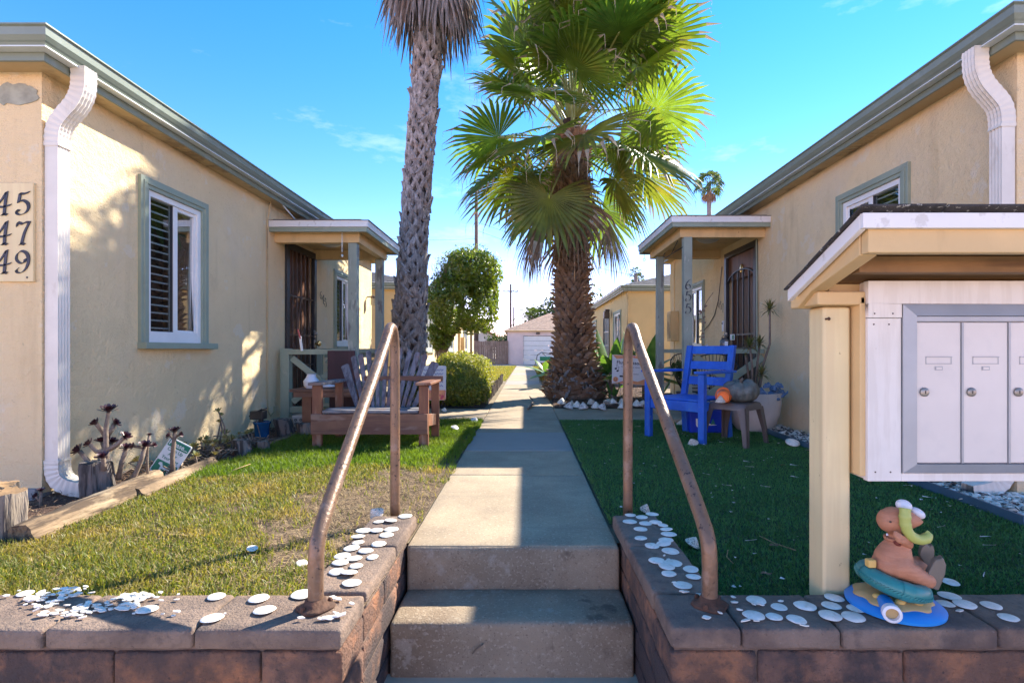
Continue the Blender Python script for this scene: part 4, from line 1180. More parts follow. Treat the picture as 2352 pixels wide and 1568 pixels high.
def right_turf():
    rng = np.random.default_rng(12)
    n = 230000
    y = 1.79 + rng.random(n) ** 1.4 * (6.6 - 1.79); x = .425 + rng.random(n) * 4.0
    lim = np.where(y < 2.62, 4.4, 2.5)
    keep = (x < lim) & (x < (y + .1) * .98) & ~((x < .66) & (y < 2.65))
    x, y = x[keep], y[keep]; n = len(x)
    V, F = blades(x, y, np.full(n, .008), .010 + .010 * rng.random(n), .0026 + .0006 * y, .3 + .5 * rng.random(n), rng)
    stuff('turf_pile', fast_mesh('turf_pile', V, F, TURF), 'short dark green artificial turf pile')
    # crumbs of shell and leaf on the turf
    mb = MB(); rr = random.Random(8)
    for i in range(170):
        yy = 1.85 + rr.random() * 4.3; xx = .5 + rr.random() * 2.0
        if xx > yy * .95 or (xx < .68 and yy < 2.66): continue
        a = rr.random() * 6.3; l = rr.choice([.004, .005, .008, .03]); wd = rr.choice([.003, .004])
        c, s_ = cos(a), sin(a)
        wd = l * .7 if l < .01 else .0015
        
        mb.add([(xx + c * l - s_ * wd, yy + s_ * l + c * wd, .022), (xx - c * l - s_ * wd, yy - s_ * l + c * wd, .024), (xx - c * l + s_ * wd, yy - s_ * l - c * wd, .023), (xx + c * l + s_ * wd, yy + s_ * l - c * wd, .026)], [(0, 1, 2, 3)])
    o = obj('turf_litter', mb, SHELLM, fix=False); o['kind'] = 'stuff'; o['label'] = 'tiny pale shell crumbs and straws on the turf'
right_turf()

# shells between the turf and the right cottage wall
def oval_mesh(name, m, n=10, h=.35, cup=False):
    mb = MB(); mb.lathe([(0, 0), (.8, .02), (1, .08), (.85, h * .7), (.5, h), (0, h * 1.1)] if not cup else [(0, .1), (.6, .12), (.98, h), (1, h * .9), (.6, .0), (0, -.02)], n, fn=lambda q, r, z: (r * (1 + .05 * sin(3 * q)), z))
    me = mb.mesh(name, m); me.polygons.foreach_set('use_smooth', [True] * len(me.polygons)); return me
def shell_gravel():
    rng = np.random.default_rng(5); rr = random.Random(5)
    base = MB(); base.lathe([(0, .0), (.75, .0), (1, .10), (.7, .30), (0, .42)], 7)
    bv = np.array(base.v); 
    tri = []
    for f in base.f:
        for i in range(1, len(f) - 1): tri.append((f[0], f[i], f[i + 1]))
    tri = np.array(tri)
    Vs = []; Fs = []; mi = []; off = 0
    N = 2600
    for i in range(N):
        if i < 1500: y = 2.35 + (6.2 - 2.35) * rr.random() ** 1.6; x = 2.535 + rr.random() * .36
        else: y = 2.6 + rr.random() * .55; x = 2.5 + rr.random() * 1.3
        if y < 3.1 and x < 2.5: continue
        s = rr.uniform(.009, .026)
        sc = np.array([s, s * rr.uniform(.55, .9), s * rr.uniform(.5, 1.0)])
        q = Matrix.Rotation(rr.random() * 6.3, 3, 'Z') @ Matrix.Rotation(rr.gauss(0, .45), 3, 'X') @ Matrix.Rotation(rr.gauss(0, .3), 3, 'Y')
        v = (bv * sc) @ np.array(q).T + np.array([x, y, .012 + rr.random() * .03])
        Vs.append(v); Fs.append(tri + off); off += len(v)
        mi.append(np.full(len(tri), rr.choices([0, 1, 2], [.55, .3, .15])[0]))
    me = fast_mesh('shell_gravel', np.concatenate(Vs), np.concatenate(Fs), [SHELLW, SHELLM, SHELLD], np.concatenate(mi), smooth=True)
    stuff('shell_gravel', me, 'white and brown broken shells heaped along the right cottage wall')
shell_gravel()
sheet('shell_bed', 2.52, 4.2, 2.62, 6.25, .018, SHELLD, 'dark bed under the shells by the right cottage', nx=10, ny=24, amp=.006, key=8)
mb = MB()
pts = [(2.56, 6.1), (2.52, 5.3), (2.50, 4.6), (2.53, 4.0), (2.52, 3.5), (2.50, 3.0), (2.47, 2.62)]
for a, b in zip(pts, pts[1:]): mb.bar((a[0], a[1], .03), (b[0], b[1], .03), .012, .06)
o = obj('edging_strip', mb, mat('edging_blue', (.06, .12, .17), .4, .1, 6), smooth=False); tag(o, 'dark blue plastic edging strip between the turf and shells', 'edging')

# planting strip along the left cottage
sheet('planting_bed', -2.87, -2.36, 2.2, 6.0, .01, MULCH, 'narrow soil bed along the left cottage wall', nx=10, ny=40, amp=.02, key=7)
def debris(name, label, xr, yr, n, z, lens, m, seed=1):
    rng = np.random.default_rng(seed)
    x = xr[0] + rng.random(n) * (xr[1] - xr[0]); y = yr[0] + rng.random(n) * (yr[1] - yr[0])
    V, F = blades(x, y, z + rng.random(n) * .025, lens[0] + rng.random(n) * (lens[1] - lens[0]), .004 + .005 * rng.random(n), np.full(n, .97), rng)
    return stuff(name, fast_mesh(name, V, F, m), label)
debris('bark_chips', 'brown bark chips and dead leaves in the left bed', (-2.85, -2.38), (2.3, 5.9), 1600, .012, (.02, .07), mat('chip', (.13, .075, .045), .9, .5, 60, layers=(((.35, .25, .15), 50, .55, .65, .8),)), 2)
debris('mulch_chips', 'dark red mulch chips below the leafy palm', (.5, 2.8), (8.05, 11.5), 2600, .015, (.03, .09), mat('mulch_chip', (.10, .045, .03), .9, .5, 60, layers=(((.3, .2, .13), 50, .58, .66, .7),)), 3)

# ------------------------------------------------------------------ palms
def fan_leaf(base, az, el, Lp, Rb, rng, nseg=36, spread=5.0, droop=.28, tipdrop=.25, sag=.12, tilt=-.35, wid=1.0, dead=False):
    """one fan leaf as (verts, faces, material index): petiole 1, blade 0, threads 2"""
    V = []; F = []; M_ = []
    base = Vector(base)
    d = Vector((cos(el) * cos(az), cos(el) * sin(az), sin(el)))
    pts = []
    for i in range(6):
        t = i / 5
        pts.append(base + d * (Lp * t) - Vector((0, 0, sag * Lp * t * t)))
    t1 = (pts[-1] - pts[-2]).normalized()
    s = t1.cross(Vector((0, 0, 1)))
    s = s.normalized() if s.length > .05 else Vector((-sin(az), cos(az), 0))
    mb = MB(); mb.tube(pts, [.026, .02, .017, .015, .013, .012], 5)
    V += [Vector(v) for v in mb.v]; F += mb.f; M_ += [1] * len(mb.f)
    f = (t1 + Vector((0, 0, 1)) * tilt + s * rng.uniform(-.15, .15)).normalized()
    s = f.cross(Vector((0, 0, 1)))
    s = s.normalized() if s.length > .05 else Vector((-sin(az), cos(az), 0))
    if not dead: s = Matrix.Rotation(rng.uniform(-.95, .95), 3, f) @ s
    n = s.cross(f).normalized(); s = f.cross(n).normalized()
    h = pts[-1]
    da = spread / nseg
    rad = [.03, .30, .56, .80, 1.0]
    for i in range(nseg):
        a = -spread / 2 + da * (i + .5)
        L = Rb * (.70 + .30 * cos(a * .5)) * rng.uniform(.92, 1.06)
        bend = rng.uniform(.7, 1.3)
        jitter = rng.uniform(-.03, .03)
        td = tipdrop * rng.uniform(.2, 1.6)
        rows = []
        for k, r in enumerate(rad):
            aw = a + jitter * r
            hw = [.5, .5, .5, .34, .03][k] * da * min(r, .62) * wid
            u = f * cos(aw) + s * sin(aw)
            v = s * cos(aw) - f * sin(aw)
            lift = n * (.10 * L * r * (1 - abs(cos(a))) )
            c = h + u * (L * r) + lift - Vector((0, 0, droop * L * bend * r ** 2.4 + (td * L * (max(0, r - .75) / .25) ** 2 if r > .75 else 0)))
            if r > .75 and td > .3: c -= u * (td - .3) * L * .35
            pl = n * (hw * L * .45)
            rows.append((c - v * hw * L, c + pl, c + v * hw * L))
        b = len(V)
        for row in rows: V += list(row)
        thread = rng.random() < (.32 if not dead else 0)
        for k in range(len(rad) - 1):
            for j in (0, 1):
                F.append((b + k * 3 + j, b + k * 3 + j + 1, b + (k + 1) * 3 + j + 1, b + (k + 1) * 3 + j))
                M_.append(2 if (k == 3 and thread) else 0)
        if thread and not dead:   # hanging fibre
            b = len(V); p = rows[-1][1]; l = L * rng.uniform(.08, .24)
            w = v * .006
            q = p + Vector((rng.uniform(-.012, .012), rng.uniform(-.012, .012), -l * .6)); q2 = q + Vector((rng.uniform(-.02, .02), rng.uniform(-.02, .02), -l * .4))
            V += [p - w, p + w, q - w * .8, q + w * .8, q2]
            F += [(b, b + 1, b + 3, b + 2), (b + 2, b + 3, b + 4)]; M_ += [2, 2]
    return V, F, M_

def leaf_obj(name, data, mats, parent):
    V, F, M_ = data
    me = bpy.data.meshes.new(name); me.from_pydata([tuple(v) for v in V], [], F)
    for m in mats: me.materials.append(m)
    me.polygons.foreach_set('material_index', M_); me.update()
    o = bpy.data.objects.new(name, me); C.objects.link(o); parent_to(o, parent)
    return o

def boots(parent, axis, rad, h0, h1, rows, per, meshes, budget=300, twist=.5, tilt=0.0, sc=1.0, rng=None, scale_f=None):
    """old leaf bases in spirals round a trunk; axis(z)->(x,y), rad(z)"""
    nodes = []
    for r in range(rows):
        z = h0 + (h1 - h0) * (r + .5) / rows
        for k in range(per):
            a = 2 * pi * (k + (r * twist) % 1.0) / per + rng.uniform(-.06, .06)
            nodes.append((z + rng.uniform(-.012, .012), a))
    def facing(nd):
        z, a = nd; x, y = axis(z)
        v = Vector((-x, -y, 0)).normalized()
        return Vector((cos(a), sin(a), 0)).dot(v) - .25 * abs(z - 2.2) / 3
    nodes.sort(key=facing, reverse=True)
    rest_v, rest_f, off = [], [], 0
    for i, (z, a) in enumerate(nodes):
        x, y = axis(z); rr_ = rad(z)
        s_ = sc * rng.uniform(.85, 1.2) * (scale_f(z) if scale_f else 1)
        q = Matrix.Translation((x + rr_ * cos(a), y + rr_ * sin(a), z)) @ Matrix.Rotation(a, 4, 'Z') @ Matrix.Rotation(tilt + rng.uniform(-.2, .2), 4, 'Y') @ Matrix.Rotation(rng.uniform(-.3, .3), 4, 'X') @ Matrix.Diagonal((s_ * rng.uniform(.8, 1.25), s_ * 2 * pi * rr_ / per / .16, s_, 1))
        me = meshes[rng.randrange(len(meshes))]
        if i < budget:
            o = bpy.data.objects.new('leaf_base', me); C.objects.link(o); parent_to(o, parent)
            o.matrix_basis = q
        else:
            co = np.empty(len(me.vertices) * 3, np.float32); me.vertices.foreach_get('co', co)
            co = co.reshape(-1, 3); m4 = np.array(q)
            rest_v.append(co @ m4[:3, :3].T + m4[:3, 3])
            for p in me.polygons: rest_f.append([v + off for v in p.vertices])
            off += len(co)
    me = bpy.data.meshes.new('leaf_bases'); me.from_pydata(np.concatenate(rest_v).tolist(), [], rest_f); me.materials.append(meshes[0].materials[0]); me.update()
    o = bpy.data.objects.new('leaf_base_cover', me); C.objects.link(o); o['kind'] = 'stuff'; parent_to(o, parent)

def boot_mesh_a(seed, m):
    """split leaf base: two crossing straps with a stub; x outward, y along the girth, z up; nominal width .16"""
    r = random.Random(seed); mb = MB()
    for sg in (-1, 1):
        w = .037 * r.uniform(.75, 1.25); l0 = -.075; l1 = .075 * r.uniform(.9, 1.25)
        y0, y1 = sg * .072, sg * -.012
        t = .030
        o0, o1 = -.012, .030 * r.uniform(.7, 1.4)
        mid = ((y0 + y1) / 2, 0)
        def sec(y, z, o, ww, tt):
            return [(o, y - ww, z), (o + tt * .7, y - ww * .6, z + .004), (o + tt * .7, y + ww * .6, z + .004), (o, y + ww, z)]
        A = sec(y0, l0, o0, w * .95, t * .6); B = sec(mid[0], 0.0, (o0 + o1) / 2, w, t); D = sec(y1, l1, o1, w * .72, t * .9)
        b = len(mb.v)
        mb.add(A + B + D, [(0, 1, 5, 4), (1, 2, 6, 5), (2, 3, 7, 6), (4, 5, 9, 8), (5, 6, 10, 9), (6, 7, 11, 10), (8, 9, 10, 11), (3, 0, 4, 7), (7, 4, 8, 11)])
    me = mb.mesh('leaf_base', m); fix_normals(me); return me

def boot_mesh_b(seed, m):
    """broad chunky leaf base curling outward"""
    r = random.Random(seed); mb = MB()
    w = .085
    rows = []
    for (z, o, k) in ((-.07, -.02, 1.0), (-.01, .022, .95), (.035, .05 * r.uniform(.7, 1.3), .72), (.065, .085 * r.uniform(.6, 1.3), .42 * r.uniform(.7, 1.3))):
        rows.append([(o - .025 * k, -w * k, z), (o + .012, -w * .5 * k, z), (o + .016, w * .5 * k, z + r.uniform(-.008, .008)), (o - .025 * k, w * k, z)])
    vs = [p for row in rows for p in row]
    fs = []
    for i in range(3):
        for j in range(3): fs.append((i * 4 + j, i * 4 + j + 1, (i + 1) * 4 + j + 1, (i + 1) * 4 + j))
    b = len(vs)
    # inner skin gives the lip a thickness
    vs2 = [(x - .022, y * .9, z + .006) for (x, y, z) in rows[3]] + [(x - .05, y * .9, z) for (x, y, z) in rows[1]]
    fs += [(12, 13, b + 1, b), (13, 14, b + 2, b + 1), (14, 15, b + 3, b + 2), (b, b + 1, b + 5, b + 4), (b + 1, b + 2, b + 6, b + 5), (b + 2, b + 3, b + 7, b + 6)]
    mb.add(vs + vs2, fs)
    me = mb.mesh('leaf_base', m); return me

# tall thin palm with the dry skirt
P1 = thing('fan_palm', 'tall slender palm with a criss cross grey trunk and a hanging dry skirt', 'palm tree', (-1.86, 8.6, 0), world=True)
def ax1(z): return (-1.91 + .070 * max(z - 1.2, 0) + .01 * sin(z * 1.3), 8.6)
def r1(z): return .175 + .10 * math.exp(-max(z, 0) / .5) + .045 * max(0, 1 - abs(z - 1.4) / 1.2)
mb = MB(); zz = np.linspace(-.05, 9.2, 40); mb.tube([(*ax1(z), z) for z in zz], [r1(z) - .012 for z in zz], 16); obj('trunk', mb, TRUNK, P1, smooth=True)
boots(P1, ax1, r1, .02, 6.6, 50, 8, [boot_mesh_a(i, BOOT) for i in range(6)], tilt=-.10, rng=random.Random(2), sc=1.45)
rr = random.Random(21)
Vs = []; Fs = []; off = 0
for i in range(2600):
    a = rr.random() * 2 * pi
    z0 = rr.uniform(6.35, 8.8); x0, y0 = ax1(z0)
    o0 = rr.uniform(.15, .62) * (1.0 if z0 > 6.8 else .6); l = rr.uniform(.45, 1.15); z1 = max(z0 - l, 5.70 + rr.uniform(0, .5) + .35 * (1 + cos(a)) * .5)
    w = rr.uniform(.008, .02)
    t = Vector((-sin(a + rr.gauss(0, .5)), cos(a + rr.gauss(0, .5)), 0)) * w
    p0 = Vector((x0 + o0 * .7 * cos(a), y0 + o0 * .7 * sin(a), z0)); p1 = Vector((x0 + o0 * cos(a) + rr.gauss(0, .03), y0 + o0 * sin(a) + rr.gauss(0, .03), (z0 + z1) / 2)); p2 = Vector((x0 + o0 * .98 * cos(a) + rr.gauss(0, .05), y0 + o0 * .98 * sin(a) + rr.gauss(0, .05), z1))
    Vs += [p0 - t, p0 + t, p1 - t, p1 + t, p2 - t * .25, p2 + t * .25]; Fs += [(off, off + 1, off + 3, off + 2), (off + 2, off + 3, off + 5, off + 4)]; off += 6
me = bpy.data.meshes.new('dead_skirt'); me.from_pydata([tuple(v) for v in Vs], [], Fs); me.materials.append(SKIRT)
o = bpy.data.objects.new('dead_leaf_skirt', me); C.objects.link(o); o['kind'] = 'stuff'; parent_to(o, P1)
rg = random.Random(31)
for i in range(16):
    a = i * 2.4; x, y = ax1(6.9)
    leaf_obj('dead_leaf', fan_leaf((x + .18 * cos(a), y + .18 * sin(a), 7.4 + .05 * (i % 5)), a, -1.0, .45, .8, rg, nseg=16, spread=2.4, droop=.5, dead=True, tilt=-1.4), [SKIRT, SKIRT, SKIRT], P1)
for i in range(20):
    a = i * 2.4; x, y = ax1(9.2)
    leaf_obj('leaf', fan_leaf((x, y, 9.2 + .02 * i), a, radians(70 - i * 5), .9, .85, rg, nseg=20), [FROND, PETIOLE, TIP], P1)

# broad leafy palm right of the walk
PALM_SEED = 44
PX, PY = .93, 9.75
P2 = thing('fan_palm', 'broad palm with a full crown of green fans and a stout brown trunk', 'palm tree', (PX, PY, 0), world=True)
def ax2(z): return (PX - .035 * max(0, z) + .03 * max(0, z - 2), PY)
def r2(z): return .255 + .22 * math.exp(-max(z, 0) / .55) + .06 * max(0, 1 - z / 2.6)
mb = MB(); zz = np.linspace(-.05, 5.1, 30); mb.tube([(*ax2(z), z) for z in zz], [(r2(z) - .02) * (1 if z < 4.5 else .7) for z in zz], 18); obj('trunk', mb, TRUNK2, P2, smooth=True)
boots(P2, ax2, r2, .02, 4.9, 54, 14, [boot_mesh_b(i, BOOT2) for i in range(7)], tilt=.12, rng=random.Random(5), scale_f=lambda z: .95 + .25 * math.exp(-z / .6))
# root flare: grey drooping stubs
mb = MB(); rr = random.Random(14)
for i in range(130):
    a = rr.random() * 2 * pi; z = rr.uniform(.08, .62); r_ = r2(z) + .02; x, y = ax2(z)
    p = Vector((x + r_ * cos(a), y + r_ * sin(a), z)); dwn = Vector((cos(a + rr.gauss(0, .4)) * .10, sin(a + rr.gauss(0, .4)) * .10, -rr.uniform(.10, .2)))
    mb.bar(p, p + dwn, rr.uniform(.03, .06), .014, up=(cos(a), sin(a), .3), a2=.5)
o = obj('root_stub_cover', mb, BOOT, P2); o['kind'] = 'stuff'
rg = random.Random(PALM_SEED)
ga = 2.39996
NL = 42
for i in range(NL + 9):
    t = min(i / (NL - 1), 1.0)
    if i < NL:
        el = radians(84 - 112 * t ** .95 + rg.uniform(-16, 16)); a = i * ga + rg.uniform(-.25, .25); zb = 5.2 - .80 * t
        Lp = rg.uniform(1.35, 1.85) * (1 - .28 * t); Rb = rg.uniform(.98, 1.16)
    else:      # long young fans reaching out over the walk
        t = .25; el = radians(rg.uniform(18, 62)); a = -pi / 2 + rg.uniform(-1.25, 1.1); zb = 5.1; Lp = rg.uniform(1.5, 2.0); Rb = rg.uniform(1.0, 1.2)
    x, y = ax2(zb)
    m = FROND if t < .74 or rg.random() < .4 else FROND_Y
    leaf_obj('leaf', fan_leaf((x + .12 * cos(a), y + .12 * sin(a), zb), a, el, Lp, Rb, rg, droop=.03 + .06 * t, tipdrop=.08, tilt=-.12 - .22 * t, sag=.04 + .08 * t), [m, PETIOLE, TIP], P2)
# dead fans hanging against the trunk
for (a, zb, Lp, Rb, tl, k) in ((-1.62, 4.0, .55, .95, -1.6, 1), (-2.6, 3.7, .6, .9, -1.4, 0), (-.45, 3.7, .6, .9, -1.5, 0), (2.6, 3.9, .7, .9, -1.3, 0), (1.6, 3.9, .7, .9, -1.3, 0)):
    x, y = ax2(zb)
    leaf_obj('dead_leaf', fan_leaf((x + .28 * cos(a), y + .28 * sin(a), zb), a, -.75, Lp, Rb, rg, nseg=30, spread=2.5 if k else 1.9, droop=.22, dead=True, tilt=tl * 1.5, sag=.3), [FROND_D, FROND_D, TIP], P2)
mb = MB()
for i in range(130):
    a = rr.random() * 2 * pi; z0 = rr.uniform(3.2, 4.3); x, y = ax2(z0); o0 = rr.uniform(.3, .55); l = rr.uniform(.3, .9)
    w = rr.uniform(.008, .016); tt = Vector((-sin(a), cos(a), 0)) * w
    p = Vector((x + o0 * cos(a), y + o0 * sin(a), z0)); q = p + Vector((cos(a) * .08, sin(a) * .08, -l))
    mb.add([p - tt, p + tt, q + tt * .2, q - tt * .2], [(0, 1, 2, 3)])
o = obj('hanging_fibre', mb, FROND_D, P2, fix=False); o['kind'] = 'stuff'

# ------------------------------------------------------------------ leaf clouds
def leaf_cloud(P, size, rng, nrm=None, aspect=.5, flat=0.0):
    """two triangles per leaf, diamond shaped, random tilt around an outward normal"""
    n = len(P)
    d = rng.normal(size=(n, 3))
    if nrm is not None: d = d * .75 + nrm * 1.0
    d /= np.linalg.norm(d, axis=1)[:, None]
    r = rng.normal(size=(n, 3)); r[:, 2] -= .5
    u = r - (r * d).sum(1)[:, None] * d; u /= np.linalg.norm(u, axis=1)[:, None]
    v = np.cross(d, u)
    s = (size * (.45 + 1.1 * rng.random(n) ** 1.5))[:, None]
    V = np.stack([P - u * s, P + v * s * aspect + d * s * .12, P + u * s, P - v * s * aspect + d * s * .12], 1).reshape(-1, 3)
    b = (np.arange(n) * 4)[:, None]
    F = np.concatenate([b + np.array([0, 1, 2]), b + np.array([0, 2, 3])], 0)
    return V, F

def shell_points(n, c, r, rng, depth=.25, power=2.0, clump=0.0, seed=1):
    """points near the surface of a superellipsoid, thinned in clumps"""
    d = rng.normal(size=(n, 3)); d /= np.linalg.norm(d, axis=1)[:, None]
    k = (np.abs(d) ** power).sum(1) ** (-1 / power)
    q = 1 - depth * rng.random(n) ** 1.4
    bump = 1 + clump * (vnoise(d[:, 0] * 3 + d[:, 2] * 2, d[:, 1] * 3 - d[:, 2], 1.4, seed) - .5)
    P = d * (k * q * bump)[:, None] * np.array(r) + np.array(c)
    return P, d

rng = np.random.default_rng(3)
TT = thing('clipped_tree', 'dense clipped tree with a rounded block crown on a forked trunk', 'tree', (-1.85, 12.2, 0), world=True)
cx, cy = -1.33, 12.2
P_a, d_a = shell_points(15000, (-1.42, cy, 1.98), (.78, .75, .70), rng, .28, 3.0, .26, 1)
P_b, d_b = shell_points(9500, (-1.24, cy, 2.62), (.66, .65, .54), rng, .32, 2.3, .36, 2)
P_c, d_c = shell_points(2600, (-1.95, cy, 1.28), (.30, .3, .45), rng, .5, 2.0, .3, 3)
P_ = np.concatenate([P_a, P_b, P_c]); d_ = np.concatenate([d_a, d_b, d_c])
k = vnoise(P_[:, 0] + P_[:, 1] * .6, P_[:, 2] - P_[:, 1] * .4, 5, 9) > .24
P_, d_ = P_[k], d_[k]
V, F = leaf_cloud(P_, .040, rng, d_)
o = bpy.data.objects.new('crown', fast_mesh('crown', V, F, FICUS)); C.objects.link(o); parent_to(o, TT)
rr = random.Random(9); mb = MB()
for i in range(170):
    x = rr.uniform(-1.95, -.85); y = cy + rr.uniform(-.5, .3); z = 3.0 - .35 * abs(x + 1.25)
    if i > 110: x = rr.uniform(-2.15, -1.5); z = rr.uniform(2.3, 2.8)
    a = Vector((x, y, z - .25)); b = a + Vector((rr.gauss(-.05, .10), rr.gauss(-.04, .08), rr.uniform(.2, .48)))
    mb.tube([a, b], [.005, .002], 4, cap=False)
    for q in range(3):
        c = a.lerp(b, rr.uniform(.4, 1)); mb.tube([c, c + Vector((rr.gauss(0, .06), rr.gauss(0, .06), rr.uniform(.03, .12)))], [.003, .001], 3, cap=False)
o = obj('dry_twig_cover', mb, TWIG, TT, fix=False); o['kind'] = 'stuff'
P_, d_ = shell_points(2600, (-1.3, cy, 2.85), (.75, .7, .42), rng, .35, 2.0, .5, 12)
k = P_[:, 2] > 2.72
V, F = leaf_cloud(P_[k], .024, rng, d_[k]); o = bpy.data.objects.new('crown_top', fast_mesh('crown_top', V, F, FICUS)); C.objects.link(o); parent_to(o, TT)
mb = MB()
mb.tube([(-1.93, cy, -.02), (-1.90, cy, .45), (-1.92, cy, .8)], [.085, .07, .075], 10)
for b in ((-2.05, 1.5), (-1.75, 1.55), (-1.45, 1.7)):
    mb.tube([(-1.92, cy, .75), ((-1.92 + b[0]) / 2 - .02, cy, 1.15), (b[0], cy + .05, b[1]), (b[0] * .7 - .4, cy, b[1] + .6)], [.06, .045, .035, .015], 8)
obj('trunk', mb, BARK, TT, smooth=True)

BH = thing('bush', 'low rounded yellow green bush with stick edging beside the walk', 'bush', (-1.2, 9.5, 0), world=True)
Ps, ds = [], []
for (c, r, n) in (((-1.22, 8.75, .30), (.58, .62, .42), 8500), ((-1.20, 9.9, .42), (.60, .8, .42), 8000), ((-1.35, 11.4, .45), (.6, .9, .38), 5000), ((-1.0, 8.5, .22), (.42, .4, .28), 3500), ((-1.65, 8.6, .28), (.4, .5, .33), 3000)):
    a, b = shell_points(n, c, r, rng, .3, 2.3, .35, int(c[1] * 10)); Ps.append(a); ds.append(b)
P_ = np.concatenate(Ps); d_ = np.concatenate(ds); k = (P_[:, 2] > .0) & (vnoise(P_[:, 0] + P_[:, 2], P_[:, 1] - P_[:, 2], 6, 4) > .2); P_, d_ = P_[k], d_[k]
V, F = leaf_cloud(P_, .025, rng, d_, .45)
o = bpy.data.objects.new('foliage', fast_mesh('foliage', V, F, BUSH)); C.objects.link(o); parent_to(o, BH)
rr = random.Random(19); mb = MB()
for i in range(70):
    x = rr.uniform(-1.7, -.8); y = rr.uniform(8.2, 11); mb.tube([(x, y, 0), (x + rr.gauss(0, .12), y + rr.gauss(0, .12), rr.uniform(.3, .6))], [.008, .003], 4, cap=False)
o = obj('stem_cover', mb, BARK, BH, fix=False); o['kind'] = 'stuff'
ED = thing('stick_edging', 'row of short brown sticks edging the bush along the walk', 'edging', (-.64, 11, 0), world=True)
y = 8.7; 
while y < 14.5:
    mb = MB(); h = rr.uniform(.16, .24); mb.tube([(-.64 + rr.gauss(0, .006), y, -.02), (-.63 + rr.gauss(0, .012), y + rr.gauss(0, .012), h)], [.02, .018], 7); obj('stick', mb, STUMP, ED)
    y += .062 if y < 11 else .11
B2 = thing('bush', 'small reddish green bush behind the stout palm trunk', 'bush', (.75, 14.2, 0), world=True)
P_, d_ = shell_points(3600, (.80, 14.2, .25), (.42, .8, .36), rng, .35, 2.2, .4, 5); P_ = P_[P_[:, 2] > 0]
V, F = leaf_cloud(P_, .035, rng, None, .35); o = bpy.data.objects.new('foliage', fast_mesh('foliage', V, F, mat('bush_red', (.11, .10, .025), .5, .4, 20, layers=(((.30, .12, .04), 4, .5, .68, .7),), trans=.35))); C.objects.link(o); parent_to(o, B2)

# back yard grass beyond
for (xa, xb, ya, yb, lab) in ((-2.6, -.56, 15.2, 32, 'thin yellow green grass left of the far walk'), (.44, 2.7, 15.5, 32, 'thin yellow green grass right of the far walk')):
    n = 16000; x = xa + rng.random(n) * (xb - xa); y = ya + rng.random(n) * (yb - ya)
    zf = np.array([gz(v) for v in y])
    V, F = blades(x, y, zf, .03 + .03 * rng.random(n), .014 + .01 * rng.random(n), .2 + .5 * rng.random(n), rng)
    stuff('back_grass', fast_mesh('back_grass', V, F, GRASS), lab)

# far trees
def crown_tree(label, x, y, base, r, h, n, seed, m=BUSH2, kind='tree'):
    t = thing(kind, label, 'tree', (x, y, -.1), world=True)
    rg_ = np.random.default_rng(seed)
    Ps, ds = [], []
    for i in range(7):
        o = rg_.normal(size=3) * np.array([r * .45, r * .4, h * .22])
        a, b = shell_points(n // 7, (x + o[0], y + o[1], base + h * .5 + o[2]), (r * .6, r * .6, h * .38), rg_, .45, 2.0, .5, seed + i); Ps.append(a); ds.append(b)
    P_ = np.concatenate(Ps); d_ = np.concatenate(ds)
    V, F = leaf_cloud(P_, max(.09, r * .06), rg_, d_, .5)
    o = bpy.data.objects.new('crown', fast_mesh('crown', V, F, m)); C.objects.link(o); parent_to(o, t)
    mb = MB(); mb.tube([(x, y, -.1), (x + .1, y, base), (x, y, base + h * .6)], [r * .09, r * .07, r * .03], 8); obj('trunk', mb, BARK, t, smooth=True)
crown_tree('low dark tree mass left of the garage roof', -.9, 44, .2, 2.1, 2.9, 5200, 1)
crown_tree('bushy tree behind the middle of the garage roof', 1.0, 47, .5, 2.0, 4.0, 5200, 2)
crown_tree('taller green tree behind the right end of the garage', 3.6, 46, .8, 2.2, 5.4, 6000, 3)
crown_tree('dark shrub tree at the far left beyond the plank fence', -2.6, 49, .2, 1.3, 2.2, 3000, 4)

def feather_palm(label, x, y, h, n, L, seed):
    t = thing('feather_palm', label, 'palm tree', (x, y, -.1), world=True)
    rg_ = random.Random(seed)
    mb = MB(); mb.tube([(x, y, -.1), (x + .1, y, h * .6), (x, y, h)], [.2, .16, .14], 8); obj('trunk', mb, BARK, t, smooth=True)
    for i in range(n):
        a = i * 2.4; el = radians(75 - 90 * i / n); V = []; F = []
        d = Vector((cos(a) * cos(el), sin(a) * cos(el), sin(el))); side = Vector((-sin(a), cos(a), 0))
        p = Vector((x, y, h)); N = 16
        for k in range(N):
            tt = k / N; c = p + d * (L * tt) - Vector((0, 0, L * .55 * tt * tt))
            for sg in (-1, 1):
                e = c + side * sg * L * .26 * sin(pi * (.12 + .85 * tt)) + d * L * .08 - Vector((0, 0, L * .12))
                b = len(V); V += [c, c + d * L * .045, e]; F.append((b, b + 1, b + 2))
        leaf_obj('leaf', (V, F, [0] * len(F)), [BUSH2], t)
feather_palm('feathery palm standing behind the garage roof', .55, 43, 3.6, 16, 1.9, 4)

